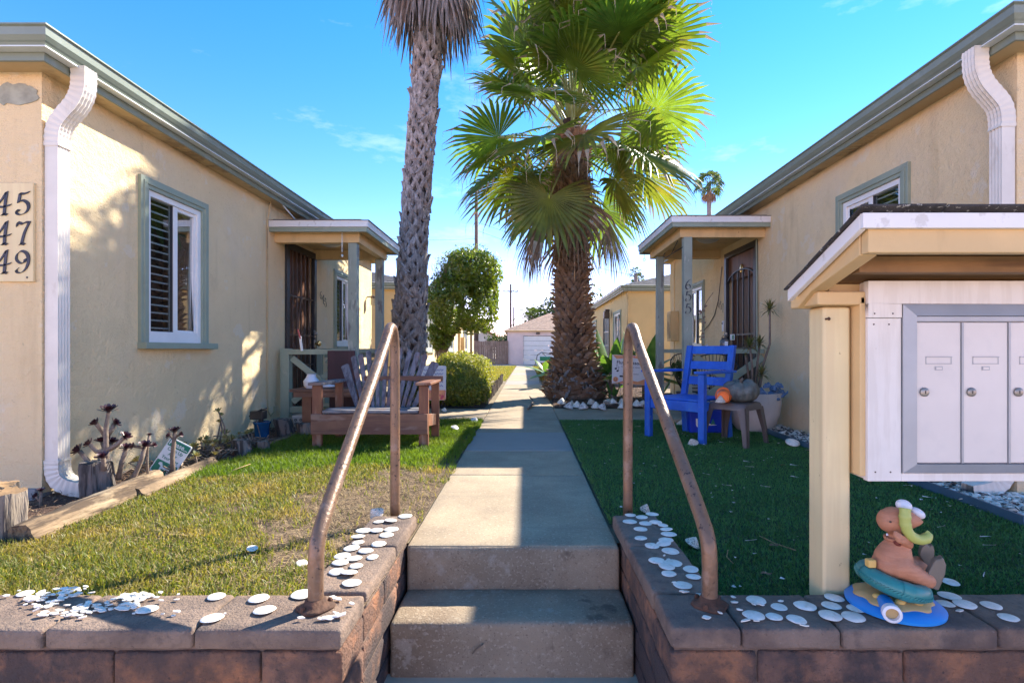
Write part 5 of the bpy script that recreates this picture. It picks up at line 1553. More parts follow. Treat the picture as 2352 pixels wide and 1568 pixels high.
def far_fan(label, x, y, h, r, seed, n=22, skirt=True):
    t = thing('far_palm', label, 'palm tree', (x, y, -.1), world=True)
    rg_ = random.Random(seed)
    mb = MB(); mb.tube([(x, y, -.1), (x + .1, y, h * .5), (x, y, h)], [.28, .22, .2], 8)
    obj('trunk', mb, BOOT, t, smooth=True)
    for i in range(n):
        a = i * 2.4 + rg_.uniform(-.2, .2); el = radians(80 - 115 * i / n)
        leaf_obj('leaf', fan_leaf((x, y, h + .1), a, el, r * .62, r * .42, rg_, nseg=12, spread=4.2, droop=.35, tilt=-.4), [BUSH2, PETIOLE, BUSH2], t)
    if skirt:
        for i in range(9):
            a = i * 2.4
            leaf_obj('dead_leaf', fan_leaf((x, y, h - .2), a, -.9, r * .4, r * .45, rg_, nseg=8, spread=1.8, dead=True, tilt=-1.5), [FROND_D, FROND_D, TIP], t)
far_fan('distant slim palm above the right porch roof', (1628 - 1207) * 46 / 1215, 46, .88 + (804 - 425) * 46 / 1215, 1.45, 6)
far_fan('tiny distant palm crown over the rear right cottage roof', (1460 - 1207) * 60 / 1215, 60, .88 + (804 - 628) * 60 / 1215, .9, 7, 14, False)
far_fan('tiny distant palm crown lower beside the other far palm', (1466 - 1207) * 66 / 1215, 66, .88 + (804 - 642) * 66 / 1215, 1.0, 8, 12, False)

# ------------------------------------------------------------------ agaves
def agave(label, x, y, n, L, seed, h0=.12, els=(75, 5)):
    t = thing('agave', label, 'plant', (x, y, 0), world=True)
    rg_ = random.Random(seed)
    mb = MB(); mb.tube([(x, y, -.02), (x, y, h0 + .1)], [.06, .05], 8); obj('stem', mb, BARK, t)
    for i in range(n):
        a = i * 2.4 + rg_.uniform(-.2, .2); el = radians(els[0] + (els[1] - els[0]) * i / (n - 1)); l = L * rg_.uniform(.8, 1.12)
        d = Vector((cos(a) * cos(el), sin(a) * cos(el), sin(el))); sd = Vector((-sin(a), cos(a), 0)); nn = sd.cross(d)
        p = Vector((x + .05 * cos(a), y + .05 * sin(a), h0 + .1 * (1 - i / n)))
        V = []; F = []
        for k in range(9):
            q = k / 8; w = l * .135 * (sin(pi * min(1, q * 1.0 + .12) ** .9) ** .8 if q < .98 else .02)
            if q > .97: w = .002
            c = p + d * (l * q) - Vector((0, 0, l * (.30 if el < 1 else .08) * q * q))
            V += [c - sd * w + nn * w * .35, c, c + sd * w + nn * w * .35]
        for k in range(8):
            for j in (0, 1): F.append((k * 3 + j, k * 3 + j + 1, k * 3 + j + 4, k * 3 + j + 3))
        o = leaf_obj('leaf', (V, F, [0] * len(F)), [AGAVE], t); o.data.polygons.foreach_set('use_smooth', [True] * len(F))
agave('large broad leaved agave beside the stout palm trunk', 1.58, 9.7, 17, 1.0, 3, .42)
agave('broad leaved agave behind the concert sign', 2.15, 9.5, 15, .9, 5, .42, (70, -8))
agave('small young agave at the foot of the stout palm', 1.50, 9.0, 9, .30, 8, .03)
agave('low agave in front of the right porch post', 2.15, 8.6, 10, .42, 9, .05, (60, 0))
agave('agave leaf cluster left of the stout palm trunk', .50, 12.5, 9, .7, 12, .3, (60, 0))

# ------------------------------------------------------------------ dark rosette succulents
def rosette_mesh(name, m, n=22, seed=1, cup=.5):
    r = random.Random(seed); V = []; F = []
    for i in range(n):
        t = i / n; a = i * 2.4; L = .45 + .55 * t; el = (1 - t) * 1.2 + .12 + cup * .3
        d = Vector((cos(a) * cos(el), sin(a) * cos(el), sin(el))); sd = Vector((-sin(a), cos(a), 0)); nn = d.cross(sd)
        b = len(V)
        for (q, w) in ((0, .08), (.45, .17), (.8, .24), (1.0, .10)):
            c = d * L * q + Vector((0, 0, .12 * q * q))
            V += [c - sd * w * L, c + sd * w * L]
        for k in range(3): F.append((b + k * 2, b + k * 2 + 1, b + k * 2 + 3, b + k * 2 + 2))
    me = bpy.data.meshes.new(name); me.from_pydata([tuple(v) for v in V], [], F); me.materials.append(m); me.update(); return me
ROS = [rosette_mesh('rosette', AEON, 24, i, .2 * i) for i in range(3)]
def put(name, me, parent, loc, s, nrm=(0, 0, 1), rot=0.0):
    o = bpy.data.objects.new(name, me); C.objects.link(o); parent_to(o, parent)
    q = Vector((0, 0, 1)).rotation_difference(Vector(nrm).normalized()).to_matrix().to_4x4()
    o.matrix_basis = Matrix.Translation(loc) @ q @ Matrix.Rotation(rot, 4, 'Z') @ Matrix.Scale(s, 4)
    return o
def aeonium(label, base, stems, seed):
    """stems: list of (path points, head radius, head normal)"""
    t = thing('rosette_succulent', label, 'plant', base, world=True)
    for i, (path, s, nrm) in enumerate(stems):
        mb = MB(); n = len(path); mb.tube(path, [.016 - .006 * k / n for k in range(n)] if s > .03 else [.008] * n, 7); obj('stem', mb, STEM, t, smooth=True)
        put('rosette', ROS[i % 3], t, path[-1], s, nrm, i)
A = lambda x, y, Y=3.22: tuple(at(x, y, Y))
aeonium('tallest dark purple rosette plant behind the front grey stump', A(243, 1110), [
    ([A(246, 1110), A(244, 1040), A(243, 985), A(250, 945)], .066, (.1, -.25, 1)),
    ([A(243, 1000, 3.24), A(232, 985, 3.24), A(222, 973, 3.2)], .045, (-.7, -.3, .7)), ([A(246, 1000, 3.3), A(258, 985, 3.32), A(262, 972, 3.34)], .04, (.6, .1, .5)),
    ([A(244, 1035), A(268, 1022), A(287, 1003)], .042, (.7, -.2, .8)), ([A(244, 1035), A(222, 1036), A(207, 1020)], .042, (-.8, -.3, .6)),
    ([A(242, 1030, 3.28), A(236, 1016, 3.3)], .055, (-.3, 0, 1)), ([A(248, 1030, 3.3), A(255, 1016, 3.34)], .05, (.5, 0, .8)),
    ([A(231, 1075, 3.26), A(230, 1040, 3.28)], .04, (0, 0, 1))], 1)
aeonium('low dark rosette plant leaning left of the front grey stump', A(232, 1125), [
    ([A(226, 1085), A(205, 1062), A(183, 1035)], .058, (-.7, -.5, .6)), ([A(238, 1080, 3.12), A(238, 1062, 3.12), A(237, 1050, 3.1)], .045, (0, -.5, .9))], 2)
aeonium('dark cup rosette plant right of the front grey stump', A(275, 1110), [
    ([A(272, 1100), A(280, 1060), A(290, 1030)], .045, (.2, -.3, 1))], 3)
aeonium('bent brown stemmed rosette plant crossing the log end', A(310, 1125), [
    ([A(295, 1125, 3.25), A(310, 1090, 3.25), A(325, 1055, 3.25), A(333, 1025, 3.25)], .050, (.2, -.4, 1)), ([A(333, 1030, 3.26), A(318, 1026, 3.26), A(308, 1024, 3.26)], .026, (-1, 0, .3)),
    ([A(341, 1112, 3.32), A(338, 1060, 3.32), A(339, 1020, 3.32), A(343, 1000, 3.32)], .024, (0, 0, 1)), ([A(339, 1020, 3.32), A(352, 1022, 3.3)], .024, (1, 0, .4))], 4)
aeonium('single dark rosette plant standing before the dog sign', A(397, 1090), [
    ([A(397, 1092, 3.6), A(396, 1050, 3.6), A(400, 1010, 3.6), A(402, 992, 3.6)], .054, (0, -.2, 1)), ([A(400, 1010, 3.62), A(390, 1000, 3.62)], .028, (-1, 0, .3)), ([A(401, 1005, 3.62), A(412, 998, 3.62)], .028, (1, 0, .4))], 5)
aeonium('small dark rosette at the downspout foot', A(92, 1165, 2.9), [([A(95, 1175, 2.95), A(93, 1150, 2.95), A(95, 1128, 2.95)], .03, (0, -.2, 1)), ([A(93, 1150, 2.95), A(84, 1140, 2.95)], .025, (-1, 0, .5))], 6)

SR = [rosette_mesh('rosette', SUCC, 15, i, .6) for i in range(3)]
t = thing('succulent_clump', 'clump of dusty yellow rosettes on thin stems along the left wall', 'plant', (-2.6, 4.3, 0), world=True)
rr = random.Random(41)
for i in range(44):
    y = rr.uniform(3.75, 4.85); x = rr.uniform(-2.82, -2.42); h = rr.uniform(.04, .15)
    if i in (3, 9, 14): h = (.30, .24, .34)[(3, 9, 14).index(i)]; x = -2.7
    mb = MB(); bx_, by_ = x + rr.gauss(0, .05), y + rr.gauss(0, .05)
    mb.tube([(bx_, by_, .0), ((x + bx_) / 2 + .02, y, h * .6), (x, y, h)], [.007, .006, .005], 5); obj('stem', mb, STEM, t, smooth=True)
    put('rosette', SR[i % 3], t, (x, y, h), rr.uniform(.032, .055), (rr.gauss(0, .3), rr.gauss(-.2, .3), 1), i)
t = thing('twig_litter', 'tangle of dead brown stems under the yellow rosettes', 'twigs', (-2.55, 4.3, 0), world=True)
mb = MB()
for i in range(90):
    x = rr.uniform(-2.8, -2.4); y = rr.uniform(3.6, 5.0); a = rr.random() * 6.3; l = rr.uniform(.05, .2)
    mb.tube([(x, y, .02 + rr.random() * .04), (x + l * .5 * cos(a), y + l * .5 * sin(a), .04 + rr.random() * .05), (x + l * cos(a), y + l * sin(a), .03 + rr.random() * .06)], .005, 4)
o = obj('dead_stem', mb, TWIG, t, fix=False); o['kind'] = 'stuff'

# ------------------------------------------------------------------ hand rails
def rail(label, nx, ny, fx, fy, zfar):
    t = thing('handrail', label, 'handrail', (nx, ny, ZT), world=True)
    mb = MB()
    P = [(0, ZT - .02), (0, .20), (.006, .25), (.03, .30), (.80, .90), (.855, .955), (.885, .985), (.92, .997), (.955, .985), (.985, .94), (1.0, .86), (1.0, zfar)]
    pts = [Vector((nx + (fx - nx) * u, ny + (fy - ny) * u, z)) for u, z in P]
    dn = []
    for i, (a, b) in enumerate(zip(pts, pts[1:])):
        n = 8 if (b - a).length > .15 else 3
        for k in range(n): dn.append(a.lerp(b, k / n))
    dn.append(pts[-1])
    for _ in range(2): dn = [dn[0]] + [(dn[i - 1] + dn[i] * 2 + dn[i + 1]) / 4 for i in range(1, len(dn) - 1)] + [dn[-1]]
    rr = random.Random(int(nx * 100)); 
    mb.tube(dn, [.0245 + rr.uniform(-.0006, .0006) for _ in dn], 20)
    obj('pipe', mb, RUST, t, smooth=True)
    mb = MB(); mb.lathe([(.055, .0), (.058, .004), (.05, .009), (.034, .014), (.030, .03), (.0, .03)], 18, (nx, ny, ZT + .001), fn=lambda q, r, z: (r * (1 + .08 * sin(4 * q + 1)), z)); obj('base_plate', mb, RUSTP, t, smooth=True)
    for a in (.6, 2.3, 4.1):
        mb = MB(); mb.lathe([(.008, 0), (.008, .012), (.004, .016), (0, .016)], 6, (nx + .045 * cos(a), ny + .045 * sin(a), ZT + .006)); obj('bolt', mb, RUSTP, t)
    return t
rail('rusty pipe handrail rising on the left side of the steps', -.668, 1.685, -.668, 2.71, -.01)
rail('rusty pipe handrail rising on the right side of the steps', .592, 1.70, .530, 2.74, -.01)

# ------------------------------------------------------------------ mailbox stand
MBX = thing('mailbox_stand', 'cluster mailbox on painted posts under a small shingled roof', 'mailbox', (1.4, 1.8, 0), world=True)
for x in (1.008, 2.02):
    mb = MB(); mb.box(x, x + .094, 1.79, 1.888, -.05, 1.028); obj('post', mb, YPOST, MBX, bevel=.012, seg=3)
mb = MB(); mb.box(.968, 1.128, 1.752, 1.935, 1.03, 1.075); obj('cap_beam', mb, YBOARD, MBX, bevel=.006)
mb = MB(); mb.box(2.0, 2.15, 1.752, 1.935, 1.03, 1.075); obj('cap_beam', mb, YBOARD, MBX, bevel=.006)
mb = MB(); mb.bar((1.015, 1.788, .985), (1.015, 1.772, .985), .006, .006); mb.ell((1.015, 1.77, .985), (.006, .003, .006), 8, 5); obj('nail', mb, RUSTP, MBX)
# box
x0, x1, yf, yb, zb, zt = 1.126, 2.0, 1.74, 1.90, .449, 1.108
mb = MB(); mb.box(1.108, 1.128, yf + .012, yb, zb + .014, zt - .05); obj('side_board', mb, YBOARD, MBX, bevel=.004)
mb = MB(); mb.box(x1 + .002, x1 + .02, yf + .012, yb, zb + .014, zt - .05); obj('side_board', mb, YBOARD, MBX, bevel=.004)
mb = MB(); mb.box(x0 + .004, x1, yf + .025, yb, zb + .004, zt - .002); obj('housing', mb, PLY, MBX)
a, b, c, d = 1.238, 1.875, .478, 1.030          # metal frame outer
mb = MB(); mb.box(x0, a - .002, yf, yf + .024, zb, .985); obj('front_board', mb, PLY, MBX, bevel=.002)
mb = MB(); mb.box(b + .002, x1, yf, yf + .024, zb, .985); obj('front_board', mb, PLY, MBX, bevel=.002)
mb = MB(); mb.box(x0, x1, yf - .004, yf + .024, d + .002, zt); mb.box(x0, a - .002, yf - .004, yf + .024, .9865, d + .002); mb.box(b + .002, x1, yf - .004, yf + .024, .9865, d + .002); obj('front_board', mb, PLY, MBX, bevel=.002)
mb = MB(); mb.box(a - .002, b + .002, yf, yf + .024, zb, c - .002); obj('front_board', mb, PLY, MBX, bevel=.002)
w = .038
def mitred(p):  # four mitred bars with a sloping face
    mb = MB()
    oo = [(a, c), (b, c), (b, d), (a, d)]; ii = [(a + w, c + w * .8), (b - w, c + w * .8), (b - w, d - w * 1.0), (a + w, d - w * 1.0)]
    for i in range(4):
        j = (i + 1) % 4
        q = [oo[i], oo[j], ii[j], ii[i]]
        f = [(q[0][0], yf - .006, q[0][1]), (q[1][0], yf - .006, q[1][1]), (q[2][0], yf - .016, q[2][1]), (q[3][0], yf - .016, q[3][1])]
        bk = [(u[0], yf + .02, u[2]) for u in f]
        m = MB(); m.hexa(f + bk); obj('frame_bar', m, ALU, p)
fr = MB(); fr.box(a + w - .001, b - w + .001, yf + .002, yf + .02, c + w * .8 - .001, d - w + .001); fro = obj('frame', fr, ALU, MBX)
mitred(fro)
mb = MB(); mb.box(a + w + .001, b - w - .001, yf - .010, yf + .001, d - w - .019, d - w - .001); obj('top_rail', mb, ALU, MBX, bevel=.002)
n = 4; ix0, ix1 = a + w + .002, b - w - .002; pitch = (ix1 - ix0) / 3.63
zlo, zhi = c + w * .8 + .003, d - w - .021
for i in range(n):
    u0 = ix0 + i * pitch; u1 = min(u0 + pitch - .007, ix1)
    m = MB(); m.box(u0, u1, yf - .009, yf + .001, zlo, zhi); dr = obj('mail_door', m, ALUD, MBX, bevel=.0025)
    if i < n - 1:
        m = MB(); m.box(u1 + .0005, u1 + .0065, yf - .013, yf + .001, zlo, zhi); obj('divider', m, ALU, MBX)
    uc = (u0 + u1) / 2; 
    if u1 - u0 > .12:
        m = MB(); z = zlo + .345
        m.box(uc - .042, uc + .042, yf - .013, yf - .0088, z, z + .003); m.box(uc - .042, uc + .042, yf - .012, yf - .0088, z - .022, z - .0195); m.box(uc - .042, uc - .0405, yf - .0105, yf - .0088, z - .0204, z - .0001); m.box(uc + .0405, uc + .042, yf - .0105, yf - .0088, z - .0204, z - .0001); obj('name_slot_shade', m, ALU, dr)  # darker raised strips paint the shadow lines of the indented name slot
        m = MB(); m.box(uc - .012, uc + .012, yf - .0115, yf - .0088, z - .042, z - .029); obj('number_window', m, ALU, dr); 
        m = MB(); m.box(uc - .009, uc + .009, yf - .0122, yf - .0116, z - .039, z - .032); obj('number_slip', m, ALUD, dr)
        m = MB(); m.lathe([(.0145, 0), (.0145, .006), (.012, .008), (0, .008)], 18, (u0 + .025, yf - .009, zlo + .232), axis=(0, -1, 0)); lk = obj('lock', m, CHROME, dr, smooth='auto')
        m = MB(); m.box(u0 + .0235, u0 + .0265, yf - .0178, yf - .0171, zlo + .227, zlo + .237); obj('key_slot', m, BLACKM, lk)
for (x, z) in ((1.145, 1.0), (1.205, 1.0), (1.145, .965), (1.195, .965), (1.15, .48), (1.20, .48)):
    m = MB(); m.ell((x, yf - (.005 if z > .98 else .001), z), (.0028, .0015, .0028), 8, 5); obj('screw', m, BRONZE, MBX)
# roof: high at the front, falling to the back
rx0, rx1 = .93, 2.2; fy, fz = 1.45, 1.255; by, bz = 1.86, 1.093
sl = (bz - fz) / (by - fy)
def zr(y): return fz + sl * (y - fy)
mb = MB(); mb.prism([(rx0 + .055, fy + .02, zr(fy + .02) - .018), (rx0 + .055, by, zr(by) - .018), (rx0 + .055, by, zr(by) - .004), (rx0 + .055, fy + .02, zr(fy + .02) - .004)], (rx1 - rx0 - .11, 0, 0)); obj('roof_deck', mb, BROWNWOOD, MBX)
mb = MB(); mb.box(rx0 + .022, rx1 - .022, fy + .018, fy + .052, fz - .105, fz - .026); obj('front_beam', mb, YBOARD, MBX, bevel=.004)
for xx in (rx0 + .02, rx1 - .07):
    mb = MB()
    prof = [(fy + .054, zr(fy) - .03), (by - .004, zr(by) - .024), (by - .004, zr(by) - .068), (by - .10, 1.0765), (1.757, 1.0765), (fy + .13, zr(fy) - .128), (fy + .054, zr(fy) - .106)]
    mb.prism([(xx, y, z) for y, z in prof], (.05, 0, 0)); obj('rake_beam', mb, YBOARD, MBX, bevel=.003)
mb = MB(); mb.box(rx0 - .004, rx1 + .004, fy, fy + .017, fz - .040, fz + .002); obj('trim_board', mb, FASCIA, MBX, bevel=.002)
for xx in (rx0 - .004, rx1 - .014):
    mb = MB(); mb.prism([(xx, fy + .0175, zr(fy) + .0), (xx, by + .01, zr(by) + .0), (xx, by + .01, zr(by) - .040), (xx, fy + .0175, zr(fy) - .041)], (.018, 0, 0)); obj('trim_board', mb, FASCIA, MBX, bevel=.002)
rr = random.Random(6)
for r_ in range(3):
    ya = fy - .012 + r_ * .14; yb_ = min(ya + .155, by + .02); x = rx0 - .016 - r_ * .05
    while x < rx1 + .01:
        wd = .235; xa, xb = max(x, rx0 - .016), min(x + wd - .004, rx1 + .016)
        if xb - xa > .02:
            m = MB(); off = .003 + r_ * .0
            h0 = zr(ya) + .004 + (2 - r_) * .004; h1 = zr(yb_) + .004 + (2 - r_) * .001
            m.hexa([(xa, ya, h0), (xb, ya, h0), (xb, yb_, h1), (xa, yb_, h1), (xa, ya + rr.uniform(-.002, .002), h0 + .005), (xb, ya, h0 + .005 + rr.uniform(0, .002)), (xb, yb_, h1 + .005), (xa, yb_, h1 + .005)])
            obj('shingle', m, SHINGLE_D, MBX)
        x += wd
mb = MB(); mb.box(rx0 + .08, rx1 - .08, fy + .15, fy + .20, zr(fy + .2) - .06, zr(fy + .2) - .012); obj('cross_batten', mb, BROWNWOOD, MBX)
mb = MB(); mb.box(x0 - .1, x1 + .05, 1.79, 1.83, 1.076, 1.105); obj('back_rail', mb, YBOARD, MBX, bevel=.003)

# ------------------------------------------------------------------ shell discs on the walls
def disc_mesh(seed):
    r = random.Random(seed); mb = MB(); e = r.uniform(.9, 1.0)
    mb.lathe([(0, .0), (.8, .0), (.97, .018), (1, .04), (.96, .065), (.7, .11), (.35, .14), (0, .15)], 26, fn=lambda q, rr_, z: (rr_ * (1 + .018 * sin(5 * q + seed) + .012 * sin(3 * q)), z))
    me = mb.mesh('shell_disc', SHELLW); me.polygons.foreach_set('use_smooth', [True] * len(me.polygons))
    me.set_sharp_from_angle(angle=radians(60)); return me
DM = [disc_mesh(i) for i in range(5)]
ZS = ZT + .003
def z5(x, y): return (.375 * x, 980 + .375 * y)          # enlargements of the photograph -> 2352 wide view
def z6(x, y): return ((1000 + .4897 * x) / 1.30612, (1280 + .4897 * y) / 1.30612)
def z7(x, y): return ((2048 + .4897 * x) / 1.30612, (1280 + .4897 * y) / 1.30612)
ORD = ['first', 'second', 'third', 'fourth', 'fifth', 'sixth', 'seventh', 'eighth', 'ninth', 'tenth', 'eleventh', 'twelfth', 'thirteenth', 'fourteenth', 'fifteenth', 'sixteenth', 'seventeenth', 'eighteenth', 'nineteenth', 'twentieth', 'twenty first', 'twenty second', 'twenty third']
rs = random.Random(15)
def discs(pts, where, anchor, group, z=ZS):
    P = [at_z(*p, z) for p in pts]
    P.sort(key=lambda p: (p - anchor).length)
    done = []
    for i, p in enumerate(P):
        o = bpy.data.objects.new('shell_disc', DM[i % 5]); C.objects.link(o)
        s = rs.uniform(.025, .0355)
        lift = .004 * sum(1 for q in done if (q - p).length < .055)
        o.location = p + Vector((0, 0, lift)); o.rotation_euler = (rs.gauss(0, .02) + (.08 if lift else 0), rs.gauss(0, .02), rs.random() * 6.3); o.scale = (s, s * rs.uniform(.84, 1.0), s * rs.uniform(1.1, 1.7))
        tag(o, f'white shell disc on {where}, {ORD[i]} nearest {anchor_name[where]}', 'shell', group)
        done.append(p)
anchor_name = {}
W1, W2, W3, W4, W5 = 'the left front wall', 'the left side wall', 'the right side wall', 'the right front wall', 'the wall right of the toy'
anchor_name.update({W1: 'the left handrail foot', W2: 'the spotted cone shell', W3: 'its back end', W4: 'the right handrail foot', W5: 'the toy base'})
discs([z5(*p) for p in ((1325, 1040), (1585, 1052), (1620, 1122), (1300, 1172), (900, 1120), (155, 1020), (1850, 1025))], W1, Vector((-.67, 1.69, ZT)), 'white shell discs on the left front wall')
discs([z6(*p) for p in ((440, 547), (282, 580), (352, 577), (185, 636), (265, 634), (355, 628), (150, 672), (326, 662), (152, 708), (278, 718), (112, 743), (198, 760), (55, 790), (128, 806), (240, 798), (42, 832), (140, 852), (20, 888), (97, 898), (112, 956))], W2, at_z(870, 1185, ZT), 'white shell discs on the left side run')
discs([z6(*p) for p in ((1820, 541), (1890, 554), (1953, 535), (1816, 581), (1913, 592), (1975, 590), (2018, 608), (1882, 627), (2040, 632), (2055, 658), (1883, 682), (2038, 694), (2025, 720), (1952, 730), (2065, 762), (1980, 820), (2082, 835), (2042, 862), (2055, 900))] + [z7(*p) for p in ((50, 872), (65, 918), (0, 970))], W3, Vector((.55, 2.62, ZT)), 'white shell discs on the right side run')
discs([z7(*p) for p in ((450, 1062), (590, 1103), (435, 1155), (560, 1163), (697, 1180), (750, 1098), (927, 1048), (910, 1095), (903, 1157), (1060, 1113), (1045, 1165))], W4, Vector((.592, 1.70, ZT)), 'white shell discs by the mailbox post')
discs([z7(*p) for p in ((1633, 1035), (1608, 1083), (1728, 1095), (1890, 1095), (1995, 1168))], W5, Vector((1.2, 1.7, ZT)), 'white shell discs right of the toy')
o = bpy.data.objects.new('shell_disc', DM[1]); C.objects.link(o); o.location = at_z(*z7(1640, 950), .03); o.rotation_euler = (.12, 0, .4); o.scale = (.03, .028, .03); tag(o, 'flat white shell disc half hidden behind the toy flipper on the turf', 'shell')
for (p, lab) in ((z5(1545, 743), 'lone white shell disc lying in the left lawn'), (z5(1850, 833), 'white shell disc on the dirt left of the handrail foot')):
    o = bpy.data.objects.new('shell_disc', DM[2]); C.objects.link(o); o.location = at_z(*p, .035); o.rotation_euler = (.35, .1, .4); o.scale = (.022, .02, .022); tag(o, lab, 'shell')
def shards(name, label, pts, z=ZS, n=(1, 1), spread=0.0, size=(.008, .018), seed=1):
    r = random.Random(seed); mb = MB()
    for (p, k) in pts:
        c = at_z(*p, z)
        for i in range(k):
            q = c + Vector((r.gauss(0, spread), r.gauss(0, spread * .55), r.random() * .006)); s = r.uniform(*size); a0 = r.random() * 6.3; m = r.choice([4, 5, 5, 6])
            poly = []
            tl = Vector((r.gauss(0, .12), r.gauss(0, .12), 1)).normalized()
            for j in range(m):
                a = a0 + 2 * pi * j / m + r.uniform(-.3, .3); d = Vector((cos(a), sin(a) * .6, 0)) * s * r.uniform(.6, 1.1); d.z = -(d.x * tl.x + d.y * tl.y)
                poly.append(q + d)
            mb.prism(poly, (0, 0, .003))
    o = obj(name, mb, SHELLW); tag(o, label, 'shell pieces'); o['kind'] = 'stuff'
shards('broken_shells', 'scattered heap of crushed white shell on the left wall end', [(z5(360, 1035), 34), (z5(250, 1080), 18), (z5(410, 1000), 5)], spread=.035, seed=1)
shards('broken_shells', 'crushed white shell heap nearest the left wall front edge', [(z5(560, 1110), 30), (z5(450, 1140), 14), (z5(265, 1140), 2), (z5(350, 1150), 2)], spread=.03, seed=2)
shards('broken_shells', 'crushed shell heap lying across the shadow line on the left wall', [(z5(830, 1045), 34), (z5(770, 1105), 22), (z5(900, 1060), 6)], spread=.03, seed=3)
shards('broken_shells', 'few loose shell chips spread over the left front wall', [(z5(*p), 1) for p in ((1000, 1150), (1085, 1140), (1060, 1168), (1080, 1060), (1095, 1030), (660, 1075), (700, 1060), (820, 1145), (560, 1020), (520, 1000), (490, 1095), (115, 1010), (600, 1120), (1380, 1155), (40, 1040))], size=(.006, .013), seed=4)
shards('broken_shells', 'broken shell pieces round the left handrail foot', [(z6(35, 1050), 2), (z6(85, 1087), 1), (z6(30, 1160), 3), (z5(1850, 1180), 1), (z5(1990, 1175), 2)], spread=.012, size=(.012, .024), seed=5)
shards('broken_shells', 'broken shell pieces round the right handrail foot', [(z7(230, 1145), 1), (z7(140, 1172), 1), (z7(320, 1083), 1), (z7(345, 1130), 1), (z7(385, 1188), 1), (z7(435, 1090), 1), (z7(480, 1095), 1), (z7(450, 1190), 1), (z7(100, 1035), 1), (z7(750, 1228), 1), (z7(600, 1070), 1), (z7(310, 1045), 1)], size=(.007, .017), seed=6)
shards('broken_shells', 'small shell shards among discs on the right side run', [(z6(2030, 795), 1), (z6(2040, 812), 1), (z6(2085, 960), 1), (z6(1990, 850), 1), (z7(1700, 1130), 1), (z7(10, 1015), 3)], spread=.006, size=(.007, .016), seed=7)

def cone_shell(label, p, r, h, tilt=(0, 0, 0), seed=0, m=None, name='cone_shell'):
    mb = MB()
    prof = [(0, 0), (.75, 0), (.97, .06), (1, .14), (.86, .30), (.80, .31), (.66, .52), (.60, .53), (.42, .74), (.37, .75), (.14, .96), (0, 1.0)]
    mb.lathe([(a * r, b * h) for a, b in prof], 16, fn=lambda q, rr_, z: (rr_ * (1 + .05 * sin(3 * q + seed)), z))
    o = obj(name, mb, m or SNAIL, smooth='auto'); o.location = p; o.rotation_euler = tilt
    tag(o, label, 'shell'); return o
cone_shell('spotted cone shell at the back end of the left wall run', at_z(868, 1184, .05), .04, .055, (.3, -.7, .4), 1)
cone_shell('striped cone shell beside the right handrail back post', at_z(1480, 1172, .03), .028, .04, (.2, .3, 0), 2)
cone_shell('dark striped shell on the turf by the right wall run', at_z(1588, 1250, .02), .035, .04, (.1, .5, 0), 3)
cone_shell('striped cone shell on the turf by the blue chair leg', at_z(1592, 1019, .02), .05, .06, (.2, -.5, .3), 4)
cone_shell('black and white cone shell beside the pumpkin on the plastic table', (at(1652, 925, 4.83).x, 4.80, .403), .048, .068, (0, 0, 0), 5)
cone_shell('pale cone shell on the step of the right porch', at(1563, 982, 6.2), .07, .10, (0, .2, 0), 6)
sp = [(20, 1420, .1), (110, 1480, .2), (150, 1450, .3), (222, 1465, 0), (310, 1480, .1), (410, 1420, .4), (470, 1475, 0), (545, 1490, .3), (615, 1425, .7), (695, 1425, .2), (570, 1470, 1.0), (815, 1420, .2), (1000, 1445, .1), (1060, 1450, .3), (1110, 1455, .2), (815, 1480, .1)]
where = ['leftmost in the row below the stout palm', 'second from left in the row below the stout palm', 'third from left behind two others below the stout palm', 'fourth from left, upright, below the stout palm', 'fifth from left on the bed edge below the stout palm', 'raised one at the centre of the palm bed edge', 'pale one in front of the raised pair', 'small one leaning right of centre in the palm bed', 'largest one tipped on its side in the palm bed', 'mottled one right of the tipped large one', 'small flat one under the tipped large one', 'upper one just left of the right handrail post', 'first to the right of the right handrail post', 'second to the right of the right handrail post', 'third to the right by the blue chair leg', 'lower one just left of the right handrail post']
for i, (x, y, tl) in enumerate(sp):
    px_, py_ = (1680 + x * .2296) / 1.30612, (880 + y * .2296) / 1.30612
    p = at_z(px_, py_ + 4, .015)
    cone_shell('whitish cone shell ' + where[i], p, .075 if i not in (2, 10) else .05, .10 if i != 8 else .13, (tl * .8, tl, i), i, SHELLM if i % 3 == 1 else SNAIL if i % 3 == 2 else SHELLW)['group'] = 'cone shells edging the palm bed'
cone_shell('white shell at the left lawn corner beside the walk', at_z(1090, 966, .02), .05, .05, (.3, .4, 0), 3, SHELLW)
cone_shell('white shell in the lush grass right of the bench', at_z(1045, 982, .04), .045, .03, (.2, .3, 0), 4, SHELLW)
cone_shell('white shell in the shade below the bush', at_z(1020, 943, .02), .04, .05, (.2, .3, 0), 5, SHELLW)
o = obj('clam_shell', MB().lathe([(0, 0), (.8, .05), (1, .2), (.7, .5), (0, .6)], 16), SHELLW, smooth=True); o.location = at_z(1820, 1017, .04); o.scale = (.065, .06, .04); o.rotation_euler = (.5, 0, 0); tag(o, 'large white clam shell lying on the shells along the right wall', 'shell')

